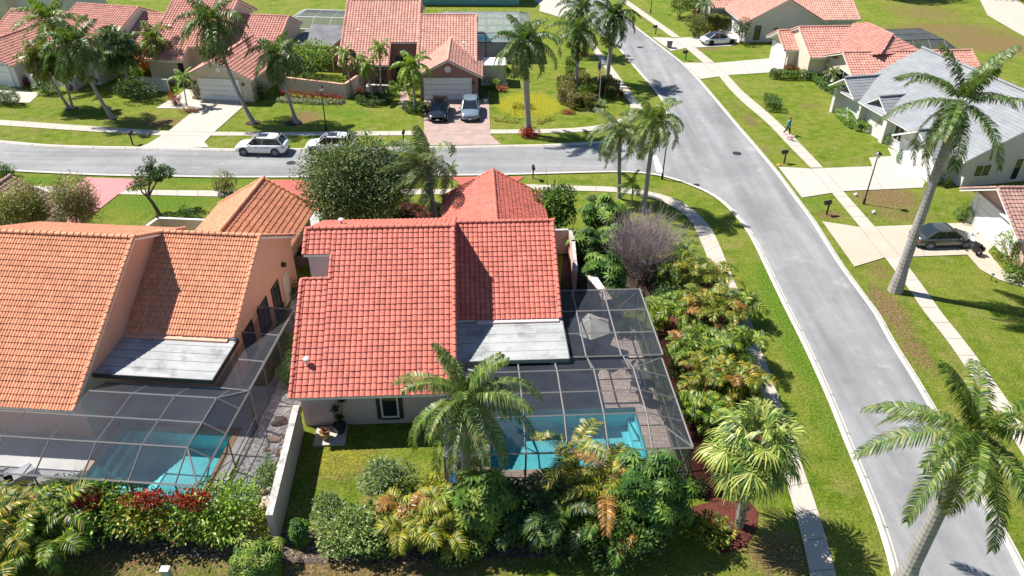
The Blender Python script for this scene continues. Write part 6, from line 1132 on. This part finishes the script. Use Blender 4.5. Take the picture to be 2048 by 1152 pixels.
# flag
b = U(1198, 202); t = thing('flagpole', b, 'white flagpole with a furled striped flag in the round hedge bed', 'flagpole'); mb = MB(); mb.tube([b, b+Vector((0, 0, 4.6))], [.05, .03], 8); mb.build('pole', M['white'], t); mb = MB()
st_, bl_ = [(.55, .06, .07), (.75, .74, .72)], (.06, .07, .25); P = [[b+Vector((-.03-.33*u*(1-.25*v)-.03*math.sin(v*9), .09*math.sin(u*7+v*4)-.04*u, 4.5-1.9*v-.35*u)) for u in [i/8 for i in range(9)]] for v in [j/13 for j in range(14)]]
V = [q for r_ in P for q in r_]; mb.add(V, [(j*9+i, j*9+i+1, (j+1)*9+i+1, (j+1)*9+i) for j in range(13) for i in range(8)], [bl_ if j < 6 else st_[i % 2] for j in range(13) for i in range(8)]); mb.build('flag', M['petal'], t)
# bins, boxes
b = U(1338, 96); t = thing('wheelie_bin', b, 'grey wheeled rubbish bin with pale lid on the top right driveway', 'bin'); mb = MB(); mb.hexa([(b.x+x*.25, b.y+y*.28, .08) for x, y in ((-1, -1), (1, -1), (1, 1), (-1, 1))]+[(b.x+x*.32, b.y+y*.36, 1.0) for x, y in ((-1, -1), (1, -1), (1, 1), (-1, 1))]); mb.build('body', M['bin'], t); mb = MB(); mb.box((b.x, b.y, 1.04), (.7, .8, .07)); mb.build('lid', M['plastic'], t); mb = MB(); mb.tube([(b.x-.3, b.y+.3, .1), (b.x+.3, b.y+.3, .1)], .1, 10); mb.build('wheels', M['rubber'], t)
b = U(338, 1160); t = thing('utility_box', b, 'small pale grey utility pedestal at the bottom edge below the colourful hedge', 'utility box'); mb = MB(); mb.hexa([(b.x+x*.17, b.y+y*.13, 0) for x, y in ((-1, -1), (1, -1), (1, 1), (-1, 1))]+[(b.x+x*.155, b.y+y*.12, .72) for x, y in ((-1, -1), (1, -1), (1, 1), (-1, 1))]); mb.build('cabinet', M['bin_pale'] if 'bin_pale' in M else plain('pale_grey_box', (.36, .42, .40), .6), t); mb = MB(); mb.box((b.x, b.y, .745), (.38, .3, .06)); mb.build('lid', plain('pale_grey_lid', (.42, .48, .46), .6), t)
b = U(598, 527); t = thing('planter_tub', b, 'round brown tub against the peach wall corner beside the red roof', 'tub'); mb = MB(); mb.lathe((b.x, b.y, 0), [(.62, 0), (.78, .9), (.8, 1.0), (.66, 1.0), (.6, .7)], 20); mb.build('tub', plain('brown_tub', (.16, .105, .09), .7), t); mb = MB(); blob_leaves(mb, (b.x, b.y, .95), (.5, .5, .25), 160, .14, G_DARK, lobes=4); mb.build('plant', M['leaf'], t)
def pot(label, q, r, h, mat, plant, cat='potted plant'):
    t = thing('potted_plant', (q.x, q.y, .12), label, cat); mb = MB(); mb.lathe((q.x, q.y, q.z), [(r*.7, 0), (r, h*.7), (r*1.02, h), (r*.85, h), (r*.8, h*.85)], 16); mb.build('pot', mat, t); mb = MB(); plant(mb, Vector((q.x, q.y, q.z+h))); mb.build('plant', M['leaf'], t); return t
def spiky(mb, p, n, L, pal):
    az = NR.uniform(0, 6.28, n); el = NR.uniform(.1, 1.4, n); D = np.stack([np.cos(az)*np.cos(el), np.sin(az)*np.cos(el), np.sin(el)], -1); leaf_quads(mb, np.tile(np.array(p), (n, 1)), D, unit(np.cross(D, NR.normal(size=(n, 3)))), np.full(n, L), np.full(n, L*.13), pick(pal, n))
slab = MB(); q = H1.w(1.5, -.1); slab.fbox(H1, .9, 2.5, -.6, .75, .01, .12); tag(slab.build('garden_slab', M['walk']), kind='structure')
def dracaena(mb, p):
    for q_ in ((.05, 0, .35), (-.1, .1, .85), (.35, .1, 1.5)): e = p+Vector(q_); mb.tube([p, (p+e)/2+Vector((.02, 0, 0)), e], .02, 5, (.12, .08, .05)); spiky(mb, e, 60, .42, G_DARK)
pot('black pot with a three headed spiky dracaena on the slab below the red roof', H1.w(2.15, .35, .12), .33, .5, M['pot'], dracaena)
pot('ochre pot with an orange spiky bromeliad on the slab below the red roof', H1.w(1.45, -.1, .12), .26, .4, M['terracotta'], lambda mb, p: spiky(mb, p, 60, .36, [(.55, .2, .1), (.5, .3, .2), (.3, .08, .04)]))
pot('dark pot with an upright leafy plant on the right of the paved pool deck', H1.w(18.5, 1.9, .07), .42, .6, plain('dark_brown_pot', (.06, .05, .045), .6), lambda mb, p: (spiky(mb, p, 40, .5, G_DARK), mb.tube([p, p+Vector((-.15, .25, 1.0)), p+Vector((-.3, .5, 1.5))], .04, 5, (.4, .36, .3)), spiky(mb, p+Vector((-.3, .5, 1.5)), 30, .5, G_GREY)))
pot('little pale urn beside the brick driveway in the shade', U(971, 206, .01), .22, .45, M['st_white'], lambda mb, p: spiky(mb, p, 20, .2, G_DARK))
# umbrella
c_ = H1.w(15.95, 6.35); t = thing('patio_umbrella', c_, 'cream hexagonal patio umbrella under the upper screen panels', 'umbrella'); mb = MB(); R_ = 1.35; top = c_+Vector((0, 0, 2.55)); rim = [c_+Vector((R_*math.cos(a), R_*math.sin(a), 2.05)) for a in [math.pi/3*i+.52 for i in range(6)]]; mid = [(rim[i]+rim[(i+1) % 6])/2*.96+c_*.04+Vector((0, 0, .04)) for i in range(6)]
V = [top]+[x for i in range(6) for x in (rim[i], mid[i])]; mb.add(V, [(0, 1+i, 1+(i+1) % 12) for i in range(12)]); mb.build('canopy', M['canvas'], t); mb = MB(); mb.tube([c_+Vector((0, 0, .06)), top+Vector((0, 0, .12))], .028, 8); mb.lathe((c_.x, c_.y, .06), [(.3, 0), (.3, .05), (.06, .1)], 14); mb.build('pole', M['frame'], t); mb = MB(); [mb.tube([top-Vector((0, 0, .03)), r_-Vector((0, 0, .02))], .012, 4) for r_ in rim]; mb.build('ribs', M['frame'], t)
t = thing('patio_table', H1.w(15.95, 6.3, .06), 'round dark table under the cream umbrella', 'table'); p = H1.w(15.95, 6.3); mb = MB(); mb.lathe((p.x, p.y, .72), [(.6, 0), (.62, .03), (.6, .04)], 20); mb.build('tabletop', M['glass'], t)
for k in range(3): mb = MB(); a = k*2.09+.3; mb.tube([(p.x+.2*math.cos(a), p.y+.2*math.sin(a), .72), (p.x+.45*math.cos(a), p.y+.45*math.sin(a), .07)], .02, 6); mb.build('leg', M['frame'], t)
def chair(label, fr, a, b, rz, mat, group, sc=1., recl=.25, armrest=True):
    p = fr.w(a, b, .065); t = thing('patio_chair', p, label, 'chair', group, rz=rz, local=True); s = sc; mb = MB(); mb.hexa([(-.25*s, -.26*s, .40*s), (.27*s, -.26*s, .43*s), (.27*s, .26*s, .43*s), (-.25*s, .26*s, .40*s), (-.25*s, -.26*s, .44*s), (.27*s, -.26*s, .47*s), (.27*s, .26*s, .47*s), (-.25*s, .26*s, .44*s)]); mb.build('seat', mat, t)
    mb = MB(); V = []
    for z, w_ in ((.44, .24), (.6, .28), (.8, .29), (.93, .25), (1.0, .14)): x = -.25-(z-.44)*recl*1.6; V += [(x*s, -w_*s, z*s), (x*s, w_*s, z*s), ((x-.035)*s, w_*s, z*s), ((x-.035)*s, -w_*s, z*s)]
    mb.add(V, [(i*4+j, i*4+(j+1) % 4, (i+1)*4+(j+1) % 4, (i+1)*4+j) for i in range(4) for j in range(4)]+[(3, 2, 1, 0), (16, 17, 18, 19)]); mb.build('backrest', mat, t, recalc=True)
    for x, y in ((.25, .25), (.25, -.25), (-.27, .25), (-.27, -.25)): mb = MB(); mb.tube([(x*s*1.1, y*s*1.1, 0), (x*s, y*s, .42*s)], .025*s, 6); mb.build('leg', mat if mat is M['plastic'] else M['frame'], t)
    if armrest:
        for y in (.27, -.27): mb = MB(); mb.tube([(.25*s, y*s, .43*s), (.24*s, y*s, .64*s), (-.28*s, y*s, .66*s)], .025*s, 6); mb.build('armrest', mat if mat is M['plastic'] else M['frame'], t)
    return t
M['sling'] = plain('grey_sling', (.10, .10, .105), .7); GC = 'dark sling chairs on the paved deck'
chair('dark sling chair near the hexagonal umbrella shadow at the right', H1, 18.0, 4.7, 2.2, M['sling'], GC); chair('dark chair left of the round table under the umbrella', H1, 15.0, 5.9, .4, M['sling'], GC); chair('dark chair beside the grill table by the right screen wall', H1, 18.2, 2.9, 1.2, M['sling'], GC)
t = thing('side_table', H1.w(18.6, 3.5, .06), 'low dark rectangular table by the right screen wall', 'table'); mb = MB(); mb.fbox(H1, 18.1, 19.0, 3.2, 3.9, .55, .6); mb.build('tabletop', M['sling'], t)
for a, b_ in ((18.15, 3.25), (18.95, 3.25), (18.15, 3.85), (18.95, 3.85)): mb = MB(); q = H1.w(a, b_); mb.tube([(q.x, q.y, .06), (q.x, q.y, .55)], .02, 6); mb.build('leg', M['frame'], t)
def lounger(label, fr, a, b, rz, mat, group, cush=None):
    t = thing('sun_lounger', fr.w(a, b, .065), label, 'sun lounger', group, rz=rz, local=True); mb = MB(); mb.box((.25, 0, .34), (1.3, .62, .05)); mb.build('seat', cush or mat, t); mb = MB(); mb.hexa([(-.4, -.31, .34), (-.35, -.31, .39), (-.35, .31, .39), (-.4, .31, .34), (-1.0, -.3, .80), (-.95, -.3, .84), (-.95, .3, .84), (-1.0, .3, .80)]); mb.build('backrest', cush or mat, t, recalc=True)
    for x, y in ((.85, .27), (.85, -.27), (-.35, .27), (-.35, -.27)): mb = MB(); mb.tube([(x, y, 0), (x, y, .33)], .025, 6); mb.build('leg', mat, t)
    return t
lounger('dark lounger with turquoise towel at the lower left of the paved pool deck', H1, 8.7, -2.0, .1, M['frame'], 'loungers by the paved pool', M['sling']); 
mb = MB(); mb.fbox(H1, 8.35, 8.95, -1.75, -1.35, .47, .53); tag(mb.build('folded_towel', plain('turquoise_towel', (.05, .45, .55), .8)), 'folded turquoise towel on the dark lounger by the palm trunk', 'towel')
p = H1.w(8.6, -3.6, .06); t = thing('storage_chest', p, 'long blue covered chest along the enclosure wall behind the palm trunk', 'chest'); mb = MB(); mb.fbox(H1, 7.95, 9.8, -3.9, -3.3, .06, .6); mb.build('body', plain('dark_blue_cover', (.01, .03, .12), .6), t); mb = MB(); mb.fbox(H1, 7.92, 9.83, -3.93, -3.27, .6, .66); mb.build('lid', M['blue'], t)
GW = 'white plastic furniture on the pale pool deck'
chair('white plastic chair with its tall back towards the screen corner at the left edge', H2, -4.0, -2.0, -1.0, M['plastic'], GW, 1.25, .5); chair('white plastic chair cut by the left edge of the picture', H2, -5.3, -2.6, -.6, M['plastic'], GW, 1.2, .5)
lounger('white plastic lounger on the left pool deck, nearer the pool', H2, -2.6, -2.2, .9, M['plastic'], GW); lounger('white plastic lounger on the left pool deck beside the tall backed chair', H2, -3.2, -2.9, .7, M['plastic'], GW)
mb = MB(); q = H1.w(14.9, .6); mb.lathe((q.x, q.y, .065), [(.16, 0), (.17, .02), (.15, .03)], 16); tag(mb.build('skimmer_lid', M['plastic']), 'round white skimmer lid in the paved pool deck', 'lid')
# air conditioner by the grey house and stones
for px_, l in (((1995, 356), 'grey air conditioning unit against the shaded white wall'), ((742, 185), 'pale air conditioner box behind the slim palms')):
    b = U(*px_); t = thing('air_conditioner', b, l, 'air conditioner', 'outdoor air conditioners'); mb = MB(); mb.box((b.x, b.y, .42), (.85, .85, .8)); mb.build('cabinet', M['bin'] if px_[0] > 1000 else M['alu_white'], t); mb = MB(); mb.lathe((b.x, b.y, .82), [(.36, 0), (.36, .03), (.1, .04)], 16); mb.build('fan_grille', M['black'], t)
ST = [((560, 845), .62, 'flat dark grey boulder in the white gravel beside the house corner'), ((548, 880), .5, 'brown boulder leaning on the garden wall in the gravel'), ((556, 905), .35, 'small tan stone of the gravel rockery'), ((533, 900), .3, 'smallest tan stone of the gravel rockery'), ((522, 985), .5, 'sandy boulder at the left foot of the clipped shrub'), ((535, 1010), .5, 'sandy boulder below the clipped shrub'), ((563, 875), .3, 'pointed tan stone against the garden wall')]
for (q_, r_, l) in ST:
    r_ *= .7
    b = U(*q_); me = bpy.data.meshes.new('boulder'); bm = bmesh.new(); bmesh.ops.create_icosphere(bm, subdivisions=3, radius=1)
    rg = random.Random(q_[0]); k = [Vector((rg.uniform(-2, 2), rg.uniform(-2, 2), rg.uniform(-2, 2))) for _ in range(6)]
    for v in bm.verts: n_ = v.co.copy(); f = 1+sum(.09*math.sin(n_.dot(x)*1.7+i) for i, x in enumerate(k)); v.co = Vector((n_.x*f*r_, n_.y*f*r_*.7, n_.z*f*r_*.42+r_*.25))
    bm.to_mesh(me); bm.free(); at = me.attributes.new('Col', 'FLOAT_COLOR', 'FACE'); cc = (.45, .45, .5) if 'dark' in l else (1, 1, 1); at.data.foreach_set('color', list(cc+(1,))*len(me.polygons)); me.materials.append(M['stone']); o = bpy.data.objects.new('boulder', me); o.location = b; COL.objects.link(o); tag(o, l, 'stone', 'stones in the gravel strip')
b = U(1741, 391); 
for q_, l in (((1710, 392), 'white landscape light box on the worn lawn, left one'), ((1746, 427), 'small white landscape light on the worn lawn, lower one')):
    b = U(*q_); mb = MB(); mb.tube([b, b+Vector((0, 0, .16))], [.1, .14], 8); mb.tube([b+Vector((0, 0, .16)), b+Vector((.12, 0, .26))], [.12, .05], 8); tag(mb.build('garden_spotlight', M['plastic']), l, 'garden light', 'white garden lights on the worn lawn')
for q_, l in (((1981, 561), 'thin path light beside the curving tan path'),):
    b = U(*q_); mb = MB(); mb.tube([b, b+Vector((0, 0, .5))], .025, 6); mb.lathe((b.x, b.y, .5), [(.12, 0), (.1, .03), (.02, .1)], 10); tag(mb.build('path_light', M['black']), l, 'garden light')
b = U(1557, 332); mb = MB(); mb.lathe((b.x, b.y, .1), [(.2, 0), (.17, .06), (.05, .1)], 10); tag(mb.build('orange_cap', plain('orange_plastic', (.6, .28, .06), .6)), 'small orange cap on the kerb below the person', 'kerb marker')
# motorcycle
def motorcycle():
    b = U(1941, 503); t = thing('motorcycle', (b.x, b.y, .06), 'black motorcycle with white fairing standing between the dark sedan and the white garage door', 'motorcycle', rz=1.75, local=True)
    for x in (.72, -.72):
        mb = MB(); mb.tube([(x+math.cos(a)*.25, 0, .31+math.sin(a)*.25) for a in [math.pi*2*j/18 for j in range(19)]], .065, 8, cap=False); wh = mb.build('wheel', M['rubber'], t); mb = MB(); mb.tube([(x, -.03, .31), (x, .03, .31)], .1, 10)
        for k in range(6): mb.tube([(x, 0, .31), (x+math.cos(k*1.05)*.2, 0, .31+math.sin(k*1.05)*.2)], .014, 4)
        mb.build('rim', M['rim'], wh)
    mb = MB(); mb.tube([(-.72, 0, .31), (-.2, 0, .4), (.1, 0, .45), (.45, 0, .8)], [.05, .16, .18, .06], 8); mb.build('engine', M['trim'], t); mb = MB(); mb.tube([(-.05, 0, .78), (.12, 0, .86), (.35, 0, .84), (.45, 0, .78)], [.08, .17, .17, .06], 10); mb.build('fuel_tank', M['car_white'], t)
    mb = MB(); mb.tube([(-.75, 0, .86), (-.5, 0, .78), (-.05, 0, .76)], [.1, .15, .12], 8); mb.build('seat', M['black'], t); mb = MB()
    for s in (-1, 1): mb.tube([(.72, s*.09, .31), (.48, s*.09, .9)], .025, 6)
    mb.build('fork', M['rim'], t); mb = MB(); mb.tube([(.35, -.36, 1.02), (.46, -.15, .98), (.46, .15, .98), (.35, .36, 1.02)], .018, 6); mb.build('handlebar', M['black'], t)
    mb = MB(); mb.tube([(.42, 0, .82), (.56, 0, 1.0), (.5, 0, 1.22), (.44, 0, 1.32)], [.14, .2, .16, .08], 10); fa = mb.build('fairing', M['car_white'], t); mb = MB(); mb.tube([(.64, 0, .98), (.71, 0, .97)], .08, 10); mb.build('headlight', M['headlight'], fa)
    for s in (-1, 1): mb = MB(); mb.tube([(.42, s*.2, 1.05), (.4, s*.4, 1.2)], .012, 5); mb.box((.39, s*.42, 1.22), (.03, .13, .08)); mb.build('mirror', M['black'], t); mb = MB(); mb.box((-.62, s*.24, .55), (.45, .16, .32)); mb.build('pannier', M['black'], t)
motorcycle()
# ================================================================ PERSON AND DOG
def skin_body(name, parent, joints, edges, rad, mat, sub=2):
    me = bpy.data.meshes.new(name); me.from_pydata([Vector(j) for j in joints], edges, []); o = bpy.data.objects.new(name, me); COL.objects.link(o); o.parent = parent; md = o.modifiers.new('skin', 'SKIN'); md.use_smooth_shade = True
    if not me.skin_vertices: bpy.context.view_layer.objects.active = o
    for i, r_ in enumerate(rad): me.skin_vertices[0].data[i].radius = (r_, r_) if not isinstance(r_, tuple) else r_
    me.skin_vertices[0].data[0].use_root = True; s_ = o.modifiers.new('sub', 'SUBSURF'); s_.levels = sub; s_.render_levels = sub; me.materials.append(mat); return o
M['skin'] = plain('skin', (.55, .34, .25), .6); M['teal_top'] = plain('teal_shirt', (.02, .22, .28), .8); M['dark_cloth'] = plain('dark_trousers', (.02, .022, .03), .85); M['hair'] = plain('brown_hair', (.16, .07, .03), .7); M['pink_cloth'] = plain('pink_cloth', (.72, .34, .40), .85); M['furm'] = plain('pale_fur', (.55, .45, .38), .9)
def cloth(name, mat, parent, rings, n=14):
    mb = MB(); V = []
    for c, rx, ry in rings: V += [(c[0]+rx*math.cos(2*math.pi*j/n), c[1]+ry*math.sin(2*math.pi*j/n), c[2]) for j in range(n)]
    m = len(rings); mb.add(V, [(i*n+j, i*n+(j+1) % n, (i+1)*n+(j+1) % n, (i+1)*n+j) for i in range(m-1) for j in range(n)]); return mb.build(name, mat, parent, smooth=True)
b = U(1573, 270); t = thing('person', (b.x, b.y, .05), 'person in a teal top and dark trousers walking on the right sidewalk', 'person', rz=math.radians(-60), local=True)
J = [(0, 0, .93), (0, 0, 1.15), (.02, 0, 1.38), (.03, 0, 1.5), (.05, 0, 1.62), (.06, 0, 1.72), (0, .2, 1.40), (-.10, .24, 1.14), (.03, .26, .92), (0, -.2, 1.40), (.12, -.24, 1.14), (.30, -.24, 1.0), (.0, .09, .88), (.16, .1, .5), (.26, .1, .10), (.36, .1, .05), (0, -.09, .88), (-.06, -.1, .5), (-.30, -.1, .14), (-.24, -.1, .05)]
E_ = [(0, 1), (1, 2), (2, 3), (3, 4), (4, 5), (2, 6), (6, 7), (7, 8), (2, 9), (9, 10), (10, 11), (0, 12), (12, 13), (13, 14), (14, 15), (0, 16), (16, 17), (17, 18), (18, 19)]
bo = skin_body('body', t, J, E_, [.13, .12, .14, .055, .085, .09, .055, .042, .03, .055, .042, .03, .085, .06, .042, .04, .085, .06, .042, .04], M['skin'])
for s, hp in ((1, (.03, .26, .92)), (-1, (.30, -.24, 1.0))):
    js = [hp, (hp[0]+.03, hp[1], hp[2]-.08)]; es = [(0, 1)]; rr = [.026, .034]
    for k in range(4): dx = -.028+k*.019; js += [(hp[0]+.02+dx, hp[1]+.01*s, hp[2]-.14), (hp[0]+.035+dx, hp[1]-.01*s, hp[2]-.18-.008*(1.5-abs(k-1.5)))]; i = len(js); es += [(1, i-2), (i-2, i-1)]; rr += [.009, .008]
    js += [(hp[0]+.07, hp[1]-.01*s, hp[2]-.10)]; es += [(1, len(js)-1)]; rr += [.01]; skin_body('hand', t, js, es, rr, M['skin'], 1)
cloth('shirt', M['teal_top'], t, [((0, 0, .86), .17, .2), ((0, 0, 1.0), .165, .19), ((0, 0, 1.2), .16, .19), ((.01, 0, 1.36), .15, .22), ((.02, 0, 1.45), .09, .14), ((.03, 0, 1.49), .065, .07)])
for a, m_, c_ in (((0, .2, 1.42), (-.10, .24, 1.14), (.0, .255, .97)), ((0, -.2, 1.42), (.12, -.24, 1.14), (.25, -.24, 1.03))): mb = MB(); mb.tube([a, m_, c_], [.085, .065, .05], 10); mb.build('sleeve', M['teal_top'], t, smooth=True)
for a, m_, c_ in (((0, .09, .92), (.16, .1, .5), (.26, .1, .12)), ((0, -.09, .92), (-.06, -.1, .5), (-.30, -.1, .16))): mb = MB(); mb.tube([a, m_, c_], [.115, .085, .06], 10); mb.build('trouser_leg', M['dark_cloth'], t, smooth=True)
mb = MB(); mb.lathe((.045, 0, 1.62), [(.06, -.06), (.105, 0), (.118, .08), (.10, .15), (.04, .2), (.005, .21)], 14); mb.build('hair', M['hair'], t, smooth=True)
mb = MB(); mb.box((.155, 0, 1.66), (.04, .03, .05)); mb.box((.15, .04, 1.69), (.02, .025, .015), col=(.1, .1, .1)); mb.box((.15, -.04, 1.69), (.02, .025, .015), col=(.1, .1, .1)); mb.box((.145, 0, 1.61), (.02, .05, .012), col=(.5, .2, .2)); mb.build('face', M['skin'], t)
b = U(1579, 281); t = thing('dog', (b.x, b.y, .05), 'small pale dog in a pink coat just in front of the person', 'dog', rz=math.radians(-50), local=True)
J = [(-.22, 0, .34), (0, 0, .36), (.2, 0, .37), (.32, 0, .46), (.42, 0, .52), (.52, 0, .49), (-.34, 0, .42), (-.42, 0, .52), (.2, .07, .2), (.21, .07, .02), (.2, -.07, .2), (.24, -.07, .02), (-.2, .08, .22), (-.27, .08, .13), (-.24, .08, .02), (-.2, -.08, .22), (-.23, -.08, .13), (-.2, -.08, .02), (.40, .04, .6), (.40, -.04, .6)]
skin_body('body', t, J, [(0, 1), (1, 2), (2, 3), (3, 4), (4, 5), (0, 6), (6, 7), (2, 8), (8, 9), (2, 10), (10, 11), (0, 12), (12, 13), (13, 14), (0, 15), (15, 16), (16, 17), (4, 18), (4, 19)], [.10, .10, .115, .07, .075, .035, .03, .02, .045, .025, .045, .025, .055, .03, .025, .055, .03, .025, .025, .025], M['furm'])
mb = MB(); mb.tube([(-.24, 0, .36), (-.1, 0, .37), (.1, 0, .38), (.24, 0, .39)], [.10, .135, .145, .11], 12); mb.build('coat', M['pink_cloth'], t, smooth=True)
